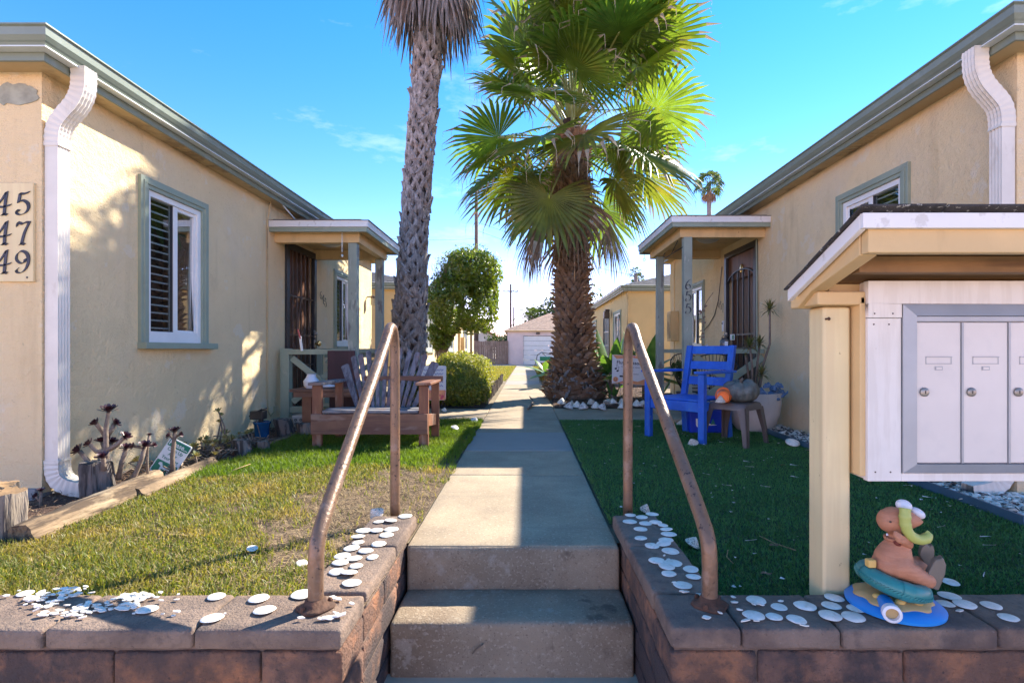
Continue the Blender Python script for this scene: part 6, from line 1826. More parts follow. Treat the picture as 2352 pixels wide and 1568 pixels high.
# ------------------------------------------------------------------ logs, stumps, pots and sign on the left
def stump(label, x, y, r, h, lean=(0, 0), split=False, seed=1, m=STUMP, rx=1.0, top=CUTWOOD):
    t = thing('stump', label, 'stump', (x, y, -.02), world=True)
    rr = random.Random(seed); mb = MB(); n = 28
    ph = [rr.uniform(0, 6.3) for _ in range(3)]
    tops = [h * (1 + rr.uniform(-.05, .04)) for _ in range(n)]
    def rad(q, z): return r * (1 + .07 * sin(3 * q + ph[0]) + .05 * sin(7 * q + ph[1]) + .035 * sin(13 * q + ph[2])) * (1.03 - .06 * z)
    vs = []; fs = []; m_ = 9
    for i in range(n):
        q = 2 * pi * i / n
        for k in range(m_):
            z = k / (m_ - 1); rr2 = rad(q, z) * (1 - .03 * (k == m_ - 1)) * (1 + .02 * sin(k * 2.1 + i))
            vs.append((x + rr2 * rx * cos(q) + lean[0] * z * h, y + rr2 * sin(q) + lean[1] * z * h, -.02 + z * tops[i]))
    for i in range(n):
        j = (i + 1) % n
        for k in range(m_ - 1): fs.append((i * m_ + k, j * m_ + k, j * m_ + k + 1, i * m_ + k + 1))
    mb.add(vs, fs); obj('bark', mb, m, t, smooth='auto')
    mb = MB(); c = len(vs)
    tv = [vs[i * m_ + m_ - 1] for i in range(n)]; ct = tuple(sum(v[k] for v in tv) / n for k in range(3))
    mid = [tuple(ct[k] + (v[k] - ct[k]) * .55 + (rr.uniform(-.008, .004) if k == 2 else 0) for k in range(3)) for v in tv]
    mb.add(tv + mid + [ct], [(i, (i + 1) % n, n + (i + 1) % n, n + i) for i in range(n)] + [(n + i, n + (i + 1) % n, 2 * n) for i in range(n)])
    obj('cut_top', mb, top, t, smooth=True)
    return t
stump('big grey stump at the left photo edge behind the wall', -2.43, 2.44, .088, .25, (.04, 0), seed=1, rx=1.1)
stump('small pale stump half hidden behind the big left stump', -2.56, 2.58, .07, .25, (0, 0), seed=2)
stump('split grey stump holding the dark rosette plant', -2.55, 3.16, .082, .235, (-.06, 0), seed=3, top=STUMP)
stump('leaning grey stump among the yellow rosettes', -2.36, 4.46, .075, .15, (-.28, 0), seed=4, top=STUMP, rx=.8)
stump('short stump chip behind the leaning grey stump', -2.27, 4.62, .05, .11, (-.2, 0), seed=5, top=STUMP)
stump('grey leaning stump near the porch rail post', -2.42, 5.38, .085, .20, (-.3, 0), seed=6, top=STUMP)
stump('bluish stump piece against the patterned planter', -2.24, 5.42, .07, .155, (-.25, 0), seed=7, top=STUMP)
def log(label, pts, r, seed, rz=.75):
    t = thing('log', label, 'log', tuple(pts[0]), world=True)
    rr = random.Random(seed); mb = MB(); P = [Vector(p) for p in pts]; dn = []
    for a, b in zip(P, P[1:]):
        for k in range(9): dn.append(a.lerp(b, k / 9))
    dn.append(P[-1])
    prof = []
    for i in range(16):
        q = 2 * pi * i / 16; k = 1 + .12 * sin(3 * q + seed) + rr.uniform(-.08, .08); prof.append((cos(q) * k * rz, sin(q) * k))
    mb.tube(dn, [r * (1 + rr.uniform(-.07, .07)) for _ in dn], prof=prof); obj('timber', mb, LOG, t, smooth='auto'); return t
log('thick splintered log edging the lawn by the big left stump', [(-2.30, 2.40, .03), (-2.33, 2.9, .045), (-2.40, 3.42, .05)], .075, 1)
log('grey weathered log continuing the lawn edge past the first log', [(-2.30, 3.12, .02), (-2.34, 3.55, .025), (-2.40, 4.05, .02)], .05, 2)
log('thin pale stick edging the lawn near the porch', [(-2.33, 4.7, .02), (-2.36, 5.3, .025), (-2.33, 5.7, .03)], .025, 3)

t = thing('dog_sign', 'small green and white dog cleanup sign tilted in the left bed', 'sign', (-2.47, 3.72, 0), world=True)
ang = radians(-27); ca, sa = cos(ang), sin(ang)
SC = at(393, 1052, 3.72)
def Md(u, v, o): return Vector((SC.x + (u * ca - v * sa), SC.y - o + .25 * v, SC.z + (u * sa + v * ca) * .97))
def rrect(M, u0, u1, v0, v1, o0, o1, r=.012, n=4):
    pts = []
    for (cx_, cy_, a0) in ((u1 - r, v1 - r, 0), (u0 + r, v1 - r, pi / 2), (u0 + r, v0 + r, pi), (u1 - r, v0 + r, 1.5 * pi)):
        for i in range(n + 1):
            a = a0 + pi / 2 * i / n; pts.append((cx_ + r * cos(a), cy_ + r * sin(a)))
    m = MB(); a = [M(u, v, o0) for u, v in pts]; b = [M(u, v, o1) for u, v in pts]; k = len(pts)
    m.add(a + b, [tuple(range(k - 1, -1, -1)), tuple(range(k, 2 * k))] + [(i, (i + 1) % k, k + (i + 1) % k, k + i) for i in range(k)])
    return m
def text(name, s, size, M, m, parent, align='CENTER', thick=.0006, bold=False):
    cu = bpy.data.curves.new(name, 'FONT'); cu.body = s; cu.size = size; cu.align_x = align; cu.resolution_u = 3
    if bold: cu.offset = size * .018
    ob = bpy.data.objects.new(name, cu); me = bpy.data.meshes.new_from_object(ob)
    for v in me.vertices: v.co = M(v.co.x, v.co.y, thick)
    me.materials.clear(); me.materials.append(m); me.name = name
    bpy.data.objects.remove(ob); bpy.data.curves.remove(cu)
    o = bpy.data.objects.new(name, me); C.objects.link(o); parent_to(o, parent); return o
obj('plate', rrect(Md, -.085, .085, -.125, .125, -.002, .002), SIGNW, t)
obj('header', rrect(Md, -.078, .078, .07, .118, .002, .0035, .008), SIGNG, t)
obj('footer', rrect(Md, -.078, .078, -.118, -.035, .002, .0035, .008), SIGNG, t)
text('lettering', 'Please...', .046, lambda u, v, o: Md(u, v + .08, .0042), SIGNW, t, bold=True)
for i, s in enumerate(('Clean Up', 'After', 'Your Dog')):
    text('lettering', s, .031, lambda u, v, o, i=i: Md(u, v + .042 - i * .031, .0030), SIGNG, t, bold=True)
mb = MB()
dog = [(-.05, -.05), (-.035, -.045), (-.02, -.062), (.035, -.06), (.048, -.048), (.052, -.062), (.04, -.075), (.042, -.112), (.032, -.112), (.028, -.085), (-.015, -.085), (-.018, -.112), (-.028, -.112), (-.03, -.07), (-.055, -.062)]
mb.prism([Md(u, v, .0037) for u, v in dog], (0, -.001, 0)); obj('dog_figure', mb, SIGNW, t)
mb = MB(); mb.bar(Md(0, -.12, -.004), Md(0, -.22, -.004), .012, .006); obj('stake', mb, BRONZE, t)

t = thing('plant_pot', 'blue glazed pot with a black solar lamp standing in it', 'pot', (-2.61, 5.22, 0), world=True)
pc = (-2.60, 5.22, 0)
mb = MB(); mb.lathe([(.062, 0), (.068, .06), (.074, .15), (.082, .16), (.082, .178), (.07, .178), (.066, .15), (0, .145)], 24, pc); obj('pot', mb, POTB, t, smooth='auto')
SLT = thing('solar_lamp', 'black solar garden lamp tipped inside the blue pot', 'lamp', (-2.61, 5.22, .16), world=True)
mb = MB(); mb.box(-2.70, -2.57, 5.17, 5.27, .20, .285); mb.bar((-2.61, 5.22, .14), (-2.61, 5.22, .25), .04, .04); obj('housing', mb, BLACKM, SLT, bevel=.01)
mb = MB(); mb.bar((-2.70, 5.22, .235), (-2.575, 5.22, .305), .11, .012); obj('panel', mb, BLACKM, SLT)
mb = MB(); mb.bar((-2.55, 5.11, .0), (-2.62, 5.15, .20), .006, .006); obj('stick', mb, STEM, SLT)
t = thing('planter', 'white planter with dark scroll pattern under the left porch rail', 'planter', (-2.32, 5.82, 0), world=True)
mb = MB(); mb.hexa([(-2.50, 5.75, 0), (-2.16, 5.75, 0), (-2.16, 5.93, 0), (-2.50, 5.93, 0), (-2.53, 5.72, .17), (-2.13, 5.72, .17), (-2.13, 5.95, .17), (-2.53, 5.95, .17)]); obj('box', mb, POTW, t, bevel=.006)
mb = MB(); rr = random.Random(2)
for i in range(16):
    u = -2.49 + .33 * (i % 6) / 5.5; v = .03 + .045 * (i // 6) + rr.uniform(0, .01); L = []
    for k in range(12): L.append((u + .018 * (1 - k / 15) * cos(k * .75 + i), 5.747 - .03 * v / .17 - .001, v + .018 * (1 - k / 15) * sin(k * .75 + i)))
    mb.tube(L, .003, 4)
obj('pattern', mb, INK, t, fix=False)['kind'] = 'stuff'
mb = MB()
for i in range(26):
    a = rr.random() * 6.3; l = rr.uniform(.05, .13); x, y = rr.uniform(-2.48, -2.2), rr.uniform(5.8, 5.9); sd = Vector((-sin(a), cos(a), 0)) * .012; q = Vector((cos(a) * .6, sin(a) * .6, .8)) * l
    mb.add([Vector((x, y, .15)) - sd, Vector((x, y, .15)) + sd, Vector((x, y, .15)) + q], [(0, 1, 2)])
obj('foliage', mb, BUSH, t, fix=False)

# ------------------------------------------------------------------ bench
B0 = Vector((-1.885, 4.74, 0))
BN = thing('bench', 'weathered two seat wooden bench with fanned grey back slats and red arms', 'bench', tuple(B0), world=True)
bx0, bx1, by0, by1 = -1.90, -.865, 4.70, 5.28
def bbox(name, x0, x1, y0, y1, z0, z1, m, bev=.005):
    mb = MB(); mb.box(x0, x1, y0, y1, z0, z1); return obj(name, mb, m, BN, bevel=bev)
for x in (bx0, bx1 - .085):
    bbox('leg', x, x + .085, 4.705, 4.745, 0, .565, REDWOOD)
    bbox('leg', x + .02, x + .095 if x > -1.5 else x + .095, 5.215, 5.255, 0, .565, REDWOOD)
    mb = MB(); mb.bar((x + .055, 4.76, .25), (x + .055, 5.24, .20), .035, .11); obj('side_rail', mb, REDWOOD, BN, bevel=.004)
    mb = MB(); sgn = -1 if x < -1.5 else 1
    mb.prism([(x - .02, 4.66, .568), (x + .115, 4.66, .568), (x + .115, 5.30, .568), (x + .02, 5.30, .568), (x - .02, 5.0, .568)], (0, 0, .026)); obj('arm', mb, GREYWOOD if x < -1.5 else REDWOOD, BN, bevel=.006)
bbox('front_board', bx0 + .0, bx1 - .002, 4.672, 4.702, .135, .315, REDWOOD_H)
for i in range(5):
    y = 4.70 + i * .098; z = .318 + (.016 if i else .002) - i * .008
    mb = MB(); mb.bar((bx0 + .09, y + .045, z + .012), (bx1 - .09, y + .045, z + .012), .088, .024); obj('seat_slat', mb, GREYWOOD, BN, bevel=.005)
bbox('back_rail', bx0 + .30, bx1 + .045, 5.245, 5.27, .575, .625, REDWOOD_H)
bbox('back_rail', bx0 + .12, bx1 - .12, 5.10, 5.13, .21, .29, REDWOOD_H)
tops = [(792, 838, .085), (812, 818, .055), (828, 813, .052), (846, 806, .05), (866, 803, .048), (888, 800, .046), (905, 800, .046), (920, 800, .046), (942, 804, .048), (960, 809, .05), (978, 814, .052), (1000, 832, .085)]
ns = len(tops)
for i, (tx, ty, w) in enumerate(tops):
    T = at(tx, ty, 5.36); q = i / (ns - 1)
    Bm = Vector((-1.60 + .47 * q, 5.135, .235))
    d = (T - Bm).normalized()
    mb = MB(); sd = d.cross(Vector((0, 1, 0))).normalized(); nn = sd.cross(d).normalized(); w0 = .032
    P = [Bm - sd * w0 / 2, Bm + sd * w0 / 2, T + sd * w / 2 - d * .012, T + sd * w * .3, T - sd * w * .3, T - sd * w / 2 - d * .012]
    mb.prism([p - nn * .010 for p in P], nn * .02); obj('back_slat', mb, GREYWOOD_V, BN, bevel=.003)
# red table behind the bench, things on it
TB = thing('side_table', 'low red brown slatted table behind the left end of the bench', 'table', (-2.2, 5.72, 0), world=True)
for i in range(4):
    mb = MB(); y = 5.55 + i * .09; mb.box(-2.48, -1.62, y, y + .08, .44, .47); obj('top_slat', mb, REDWOOD_H, TB, bevel=.004)
mb = MB(); mb.box(-2.44, -1.66, 5.56, 5.58, .385, .438); obj('apron', mb, REDWOOD_H, TB, bevel=.003)
for x in (-2.36, -1.78):
    for y in (5.585, 5.82):
        mb = MB(); mb.box(x, x + .1, y, y + .04, .0, .438); obj('leg', mb, REDWOOD, TB, bevel=.004)
t = thing('glass_jar', 'white glass jar ornament standing on the red table', 'jar', (-2.30, 5.70, .47), world=True)
mb = MB(); mb.lathe([(.05, 0), (.075, .03), (.08, .08), (.05, .12), (.045, .15), (.055, .155), (0, .15)], 16, (-2.30, 5.68, .471)); obj('body', mb, TOYW, t, smooth='auto')
mb = MB(); mb.ell((-2.16, 5.75, .49), (.1, .05, .02), 12, 6); o = obj('paper_scrap', mb, TOYW, smooth=True); tag(o, 'crumpled white paper lying on the red table beside the jar', 'paper')
t = thing('board_panel', 'dark maroon board leaning on the left porch rail', 'board', (-2.05, 5.95, .1), world=True)
mb = MB(); mb.box(-2.21, -1.905, 5.90, 5.925, .46, .875); obj('panel', mb, MAROON, t, bevel=.004)
mb = MB(); mb.box(-2.20, -1.915, 5.928, 5.95, .0, .46); obj('stand', mb, MAROON, t, bevel=.004)
mb = MB(); mb.box(-2.15, -2.06, 5.896, 5.8995, .49, .52); obj('label_plate', mb, GREYWOOD, t)
t = thing('brush', 'red and white stick hanging on the left porch rail', 'stick', (-2.30, 6.07, .9), world=True)
mb = MB(); mb.bar(at(694, 806, 6.06), at(689, 772, 6.05), .028, .015); obj('white_end', mb, SIGNW, t, bevel=.004)
mb = MB(); mb.bar(at(690, 778, 6.042), at(684, 756, 6.035), .022, .015); obj('red_end', mb, mat('brush_red', (.4, .06, .05), .5, .1, 5), t, bevel=.004)
t = thing('flower_poster', 'white poster with blue script lines and an orange flower band behind the bench', 'sign', (-1.3, 7.6, 0), world=True)
Mp = lambda u, v, o: Vector((-1.40 + u, 7.45 - o + .10 * v, .36 + v))
px0, px1 = -.08, .28
obj('sheet', rrect(Mp, px0, px1, -.18, .30, -.003, .003, .02), PAPER, t)
obj('band', rrect(Mp, px0 + .003, px1 - .003, -.176, -.04, .003, .0045, .012), PINK, t)
mb = MB(); rr = random.Random(5)
for i in range(9):
    u, v = rr.uniform(px0 + .03, px1 - .03), rr.uniform(-.16, -.11)
    mb.prism([Mp(u + .018 * (1 + .3 * (k % 2)) * cos(k * pi / 5), v + .018 * (1 + .3 * (k % 2)) * sin(k * pi / 5), .0048) for k in range(10)], (0, -.001, 0))
obj('flowers', mb, mat('flower_red', (.6, .08, .12), .6, .2, 20), t)
mb = MB()
for i in range(5):
    v = .24 - i * .055; L = [Mp(px0 + .04 + (px1 - px0 - .08) * k / 24, v + .010 * sin(k * 1.9 + i) , .0045) for k in range(25)]
    mb.tube(L, .004, 4)
obj('script_lines', mb, mat('blue_ink', (.12, .13, .35), .6, .1, 9), t)
mb = MB(); mb.bar(Mp(.1, -.18, -.01), Mp(.1, -.40, -.01), .03, .02); obj('stake', mb, BARK, t)

# ------------------------------------------------------------------ right side furniture
FL, FR, BL, BR = Vector((1.25, 5.37, 0)), Vector((1.637, 4.90, 0)), Vector((1.665, 5.78, 0)), Vector((2.01, 5.41, 0))
ex = (FR - FL).normalized(); ey = Vector((-ex.y, ex.x, 0)); W = (FR - FL).length; D = .56
CH = thing('armchair', 'bright blue painted wooden armchair on the turf', 'chair', tuple((FL + FR) / 2 + ey * D / 2), world=True)
def cm(u, v, z): return FL + ex * u + ey * v + Vector((0, 0, z))
def cbox(name, u0, u1, v0, v1, z0, z1, rake=0.0, bev=.006):
    mb = MB(); mb.hexa([cm(u0, v0, z0), cm(u1, v0, z0), cm(u1, v1, z0), cm(u0, v1, z0), cm(u0, v0 + rake, z1), cm(u1, v0 + rake, z1), cm(u1, v1 + rake, z1), cm(u0, v1 + rake, z1)]); return obj(name, mb, BLUEP, CH, bevel=bev)
lg = .062
for u in (-.03, W - .03): 
    cbox('leg', u, u + lg, -.03, .03, 0, .655)
    cbox('leg', u + (.06 if u < .1 else -.06), u + lg + (.06 if u < .1 else -.06), D - .02, D + .035, 0, .40, rake=-.04)
    uu = u + (.06 if u < .1 else -.06)
    cbox('back_post', uu, uu + lg, D - .06, D - .008, .40, .93, rake=.12)
    cbox('arm', u - .03, u + .075, -.05, D - .02, .657, .682)
cbox('front_rail', .034, W - .032, -.02, .012, .30, .395)
cbox('side_rail', -.005, .03, .032, D - .03, .31, .39); cbox('side_rail', W - .03, W + .005, .032, D - .03, .31, .39)
for i in range(5):
    v = .0 + i * .105; cbox('seat_slat', .036, W - .034, v, v + .097, .397, .417)
for (z0, z1, rk) in ((.84, .925, .105), (.68, .765, .07), (.52, .605, .035)):
    v = D - .048 + rk; mb = MB(); mb.hexa([cm(.095, v, z0), cm(W - .095, v, z0), cm(W - .095, v + .022, z0), cm(.095, v + .022, z0), cm(.095, v + .019, z1), cm(W - .095, v + .019, z1), cm(W - .095, v + .041, z1), cm(.095, v + .041, z1)]); obj('back_slat', mb, BLUEP, CH, bevel=.005)

# plastic table
ST = thing('plastic_table', 'brown plastic side table holding the pumpkin', 'table', (1.965, 4.97, 0), world=True)
cst = Vector((1.965, 4.97, 0)); rot = Matrix.Rotation(radians(43), 3, 'Z')
def sm(u, v, z): return cst + rot @ Vector((u, v, 0)) + Vector((0, 0, z))
a = .19
def ring(r, z, rc=.05, n=5):
    pts = []
    for (sx, sy, a0) in ((1, 1, 0), (-1, 1, pi / 2), (-1, -1, pi), (1, -1, 1.5 * pi)):
        for i in range(n + 1):
            q = a0 + pi / 2 * i / n; pts.append(sm(sx * (r - rc) + rc * cos(q), sy * (r - rc) + rc * sin(q), z))
    return pts
mb = MB(); rings = [ring(a - .015, .335), ring(a, .335), ring(a - .003, .375), ring(a - .012, .393), ring(a - .03, .398)]
k = len(rings[0]); vs = [p for r_ in rings for p in r_]
mb.add(vs, [(i * k + j, i * k + (j + 1) % k, (i + 1) * k + (j + 1) % k, (i + 1) * k + j) for i in range(4) for j in range(k)] + [tuple(4 * k + j for j in range(k))])
mb.add([p - Vector((0, 0, .02)) for p in ring(a - .02, .393)], [tuple(range(k - 1, -1, -1))])
obj('top', mb, STOOLP, ST, smooth='auto')
for (sx, sy) in ((1, 1), (-1, 1), (-1, -1), (1, -1)):
    mb = MB()
    for (u0, v0, u1, v1) in ((0, 0, 1, 0), (0, 0, 0, 1)):
        # angle section leg: two plates meeting at the corner, splayed
        cor0, cor1 = (a - .004, a + .035)
        p = []
        for (rad_, z, wd) in ((cor0, .36, .075), (cor1 - .012, .15, .05), (cor1, 0, .042)):
            for t_ in (0, 1):
                for o_ in (0, -.012):
                    uu = rad_ - wd * t_ * u1 + (o_ if not u1 else 0); vv = rad_ - wd * t_ * v1 + (o_ if u1 else 0)
                    p.append(sm(sx * uu, sy * vv, z))
        for s0 in (0, 4):
            q = p[s0:s0 + 8]; mb.add([q[0], q[2], q[3], q[1], q[4], q[6], q[7], q[5]], [(0, 1, 2, 3), (7, 6, 5, 4), (0, 4, 5, 1), (1, 5, 6, 2), (2, 6, 7, 3), (3, 7, 4, 0)])
    obj('leg', mb, STOOLP, ST)
t = thing('pumpkin', 'grey green ribbed pumpkin resting on the brown plastic table', 'pumpkin', (2.03, 5.0, .4), world=True)
def pf(q, r, z): 
    k = 1 - .10 * abs(sin(q * 5.5)) ** .45 * 0 - .085 * (1 - abs(sin(q * 5.5))) ** 3
    w = .02 * sin(9 * q + z * 60) * sin(z * 45 + 3 * q)
    return (r * (k + w), z + .012 * sin(q + 1) * (z / .19) + .010 * sin(5 * q) * (z / .19))
prof = [(0, .02), (.05, .004), (.10, .0), (.14, .03), (.163, .075), (.165, .115), (.15, .155), (.115, .185), (.07, .185), (.035, .165), (0, .158)]
mb = MB(); mb.lathe(prof, 66, (2.03, 4.99, .4), fn=pf); obj('rind', mb, PUMPK, t, smooth=True)
mb = MB(); mb.tube([(2.03, 4.99, .555), (2.035, 4.985, .60), (2.05, 4.98, .615)], [.018, .012, .013], 7); obj('stem', mb, BARK, t, smooth=True)
t = thing('pail', 'orange plastic pail lying on its side against the pumpkin', 'pail', (1.80, 4.88, .4), world=True)
ax = Vector((.35, .9, .0)).normalized()
mb = MB(); mb.lathe([(0, .012), (.04, .012), (.045, 0), (.052, .0), (.055, .01), (.066, .15), (.072, .152), (.072, .16), (.062, .16), (.05, .02)], 26, Vector((1.785, 4.78, .455)), axis=ax); obj('body', mb, ORANGE, t, smooth='auto')
mb = MB(); mb.tube([Vector((1.785, 4.78, .455)) + ax * .15 + Vector((.9 * .07 * cos(b), -.35 * .07 * cos(b), .075 * sin(b))) + ax * .02 * sin(b) for b in [pi * i / 12 for i in range(13)]], .005, 5); obj('handle', mb, ORANGE, t)
t = thing('cooler', 'small blue drink cooler with a white lid behind the blue chair', 'cooler', (1.91, 5.72, 0), world=True)
mb = MB(); mb.hexa([(1.73, 5.56, 0), (2.09, 5.56, 0), (2.09, 5.82, 0), (1.73, 5.82, 0), (1.705, 5.54, .265), (2.115, 5.54, .265), (2.115, 5.84, .265), (1.705, 5.84, .265)]); obj('body', mb, COOLB, t, bevel=.03, seg=4)
mb = MB(); mb.box(1.70, 2.12, 5.535, 5.845, .262, .315); obj('lid', mb, COOLW, t, bevel=.016, seg=3)
mb = MB(); mb.tube([(1.71, 5.69, .24), (1.69, 5.69, .29), (1.72, 5.6, .33), (2.1, 5.6, .33), (2.13, 5.69, .29), (2.11, 5.69, .24)], .008, 6); obj('handle', mb, COOLW, t, smooth=True)
Mc = lambda u, v, o: Vector((1.91 + u, 5.549 - o - (v - .13) * .08, v))
mb = MB(); mb.prism([Mc(u, v, .001) for u, v in ((-.12, .09), (-.125, .165), (-.04, .15), (-.03, .12), (.10, .095), (.02, .092), (-.06, .105), (-.105, .075))], (0, -.002, 0)); obj('label', mb, SIGNW, t)
mb = MB(); mb.prism([Mc(u, v, .001) for u, v in ((.03, .10), (.055, .165), (.08, .105))], (0, -.003, 0)); obj('sail_mark', mb, TEAL, t)
t = thing('white_planter', 'large round white planter pot against the right wall', 'planter', (2.50, 5.80, 0), world=True)
wpc = (2.50, 5.80, .0)
mb = MB(); mb.lathe([(.12, 0), (.17, .01), (.225, .08), (.262, .18), (.280, .30), (.285, .42), (.268, .42), (.262, .36), (0, .35)], 40, wpc); obj('pot', mb, POTW, t, smooth='auto')
mb = MB(); mb.lathe([(0, .365), (.26, .36)], 20, wpc); obj('soil', mb, MULCH, t)
t = thing('dracaena', 'spiky dracaena with several bare grey stems in the white planter', 'plant', (2.5, 5.85, .36), world=True)
rr = random.Random(8)
def spiky(path, r, seed, n=46):
    mb = MB(); mb.tube(path, [.014 * (1 - .3 * k / len(path)) for k in range(len(path))], 7); obj('stem', mb, STEM, t, smooth=True)
    r2 = random.Random(seed); c = Vector(path[-1]); V = []; F = []
    for i in range(n):
        a = i * 2.4; el = radians(85 - 115 * i / n); l = r * r2.uniform(.75, 1.1); d = Vector((cos(a) * cos(el), sin(a) * cos(el), sin(el))); sd = Vector((-sin(a), cos(a), 0)) * .0075
        b = len(V); m_ = c + d * l * .5; e = c + d * l - Vector((0, 0, l * .18)); 
        V += [c - sd * .6, c + sd * .6, m_ - sd, m_ + sd, e]; F += [(b, b + 1, b + 3, b + 2), (b + 2, b + 3, b + 4)]
    leaf_obj('leaf_head', (V, F, [0] * len(F)), [DRAC], t)
S = lambda x, y, Y=5.9: tuple(at(x, y, Y))
spiky([S(1742, 890), S(1752, 840), S(1768, 790), S(1768, 740), S(1768, 712)], .17, 1)
spiky([S(1728, 890, 5.75), S(1727, 840, 5.75), S(1722, 795, 5.75)], .17, 2)
spiky([S(1735, 890, 5.85), S(1740, 830, 5.85), S(1745, 790, 5.85)], .14, 3)
spiky([S(1745, 890, 5.8), S(1750, 860, 5.8)], .15, 4)
spiky([S(1722, 890, 5.95), S(1716, 840, 5.95), S(1712, 815, 5.95)], .05, 5, 8)
t = thing('dragon_figure', 'small blue winged dragon figurine sitting in the white planter', 'figurine', (2.60, 5.62, .36), world=True)
g = Vector((2.62, 5.60, .40))
mb = MB(); mb.ell(g, (.055, .05, .06), 16, 10); mb.ell(g + Vector((-.005, -.02, .075)), (.042, .038, .036), 16, 10); mb.ell(g + Vector((-.008, -.055, .065)), (.024, .022, .018), 12, 8)
for sg in (-1, 1):
    mb.ell(g + Vector((sg * .035, -.04, -.035)), (.02, .03, .016), 10, 6)
    mb.tube([g + Vector((sg * .02, 0, .10)), g + Vector((sg * .035, .005, .125)), g + Vector((sg * .04, .01, .14))], [.009, .006, .001], 6)
obj('body', mb, DRAGON, t, smooth=True)
for sg in (-1, 1):
    mb = MB(); e0 = g + Vector((sg * .035, -.01, .085))
    fan = [e0 + Vector((sg * .075 * cos(q), .004, .062 * sin(q) * (1.0 if i % 2 == 0 else .8))) for i, q in enumerate([radians(-8 + 14 * i) for i in range(8)])]
    mb.prism([e0] + fan, (0, .006, 0)); obj('ear', mb, DRAGON, t, fix=False)
    mb = MB(); w0 = g + Vector((sg * .045, .03, .01))
    fan = [w0 + Vector((sg * .115 * cos(q), .03, .085 * sin(q) * (1.0 if i % 2 == 0 else .78))) for i, q in enumerate([radians(-25 + 15 * i) for i in range(7)])]
    mb.prism([w0] + fan, (0, .008, 0)); obj('wing', mb, DRAGON, t, fix=False)
    mb = MB(); mb.ell(g + Vector((-.006 + sg * .018, -.052, .086)), (.008, .004, .006), 8, 6); obj('eye', mb, POTB, t, smooth=True)
mb = MB(); mb.tube([g + Vector((.04, .03, -.03)), g + Vector((.11, .02, -.01)), g + Vector((.15, .0, .03)), g + Vector((.155, 0, .05))], [.018, .014, .010, .004], 8); obj('tail', mb, DRAGON, t, smooth=True)

def string_chair(label, x, y, rz):
    t = thing('string_chair', label, 'chair', (x, y, .06), rz, group='black string chairs on the right porch')
    t.scale = (.86, .86, .84)
    R1 = .40
    def loop(q, k=1.0): return Vector((R1 * k * cos(q), -.12 + .30 * sin(q) * k + .0, .62 + .30 * sin(q) * k))
    mb = MB(); mb.tube([loop(2 * pi * i / 28) for i in range(28)], .01, 6, closed=True); obj('hoop', mb, BLACKM, t, smooth=True)
    mb = MB(); mb.tube([Vector((.13 * cos(q), -.02 + .13 * sin(q), .30)) for q in [2 * pi * i / 16 for i in range(16)]], .008, 5, closed=True); obj('seat_ring', mb, BLACKM, t, smooth=True)
    mb = MB()
    for i in range(46):
        q = 2 * pi * i / 46; a = loop(q); b = Vector((.13 * cos(q), -.02 + .13 * sin(q), .30)); m_ = (a + b) / 2 + Vector((0, 0, -.03)); mb.tube([a, m_, b], .0045, 4, cap=False)
    o = obj('cords', mb, BLACKM, t, fix=False); o['kind'] = 'stuff'
    for q in (.6, 2.5, 4.0, 5.4):
        mb = MB(); mb.tube([Vector((.13 * cos(q), -.02 + .13 * sin(q), .30)), Vector((.30 * cos(q), -.02 + .26 * sin(q), 0))], .009, 6); obj('leg', mb, BLACKM, t)
    return t
string_chair('black string chair between the right porch posts', 2.30, 7.42, radians(20))
string_chair('black string chair on the porch behind the blue chair', 2.42, 6.85, radians(-30))
# shelf of pale slats seen through the chair
t = thing('slat_crate', 'pale slatted crate on the porch behind the blue chair', 'crate', (2.2, 6.75, .06), world=True)
for i in range(11):
    mb = MB(); z = .10 + i * .045; mb.box(2.06, 2.30, 6.62, 6.64, z, z + .026); obj('slat', mb, POTW, t)
mb = MB()
for x in (2.05, 2.30): mb.box(x, x + .02, 6.641, 6.66, .06, .62)
obj('frame', mb, BLACKM, t)
# things on the rail
t = thing('lantern', 'dark glass lantern jar standing on the right porch rail', 'lantern', (2.28, 6.42, .895), world=True)
lc = Vector((at(1664, 783, 6.42).x, 6.42, .896))
mb = MB(); mb.lathe([(.045, 0), (.055, .012), (.055, .095), (.04, .115), (.03, .12), (.032, .135), (0, .135)], 16, lc); obj('jar', mb, mat('lantern_glass', (.10, .10, .10), .15, .3, 30), t, smooth='auto')
mb = MB(); mb.tube([lc + Vector((.035 * cos(q), 0, .12 + .04 * sin(q))) for q in [pi * i / 10 for i in range(11)]], .003, 4); mb.lathe([(.058, .0), (.058, .012)], 14, lc); obj('handle', mb, BLACKM, t)
mb = MB(); mb.box(lc.x - .018, lc.x + .018, 6.36, 6.366, .925, .985); obj('window', mb, TOYW, t)
cone_shell('small purple grey shell on the right porch rail', (at(1622, 792, 6.42).x, 6.42, .896), .045, .06, (0, .2, 0), 8, SHELLM)
t = thing('vine', 'thin trailing plant stem climbing by the right porch window', 'plant', (2.03, 6.48, .9), world=True)
vp = [at(1612, 793, 6.46), at(1611, 770, 6.5), at(1616, 745, 6.5), at(1612, 715, 6.5), at(1625, 690, 6.5), at(1638, 672, 6.5)]
mb = MB(); mb.tube(vp, .004, 5); obj('stem', mb, TWIG, t, smooth=True)
V = []; F = []; rr = random.Random(3)
for i in range(24):
    k = rr.random() * 3.6; p = vp[int(k)].lerp(vp[int(k) + 1], k - int(k)); a = rr.random() * 6.3; d = Vector((cos(a), sin(a) * .5, rr.uniform(-.3, .6))) * .04; sd = Vector((-d.z, 0, d.x)) * .4; b = len(V)
    V += [p, p + d * .5 + sd, p + d, p + d * .5 - sd]; F.append((b, b + 1, b + 2, b + 3))
leaf_obj('leaves', (V, F, [0] * len(F)), [BARK], t)
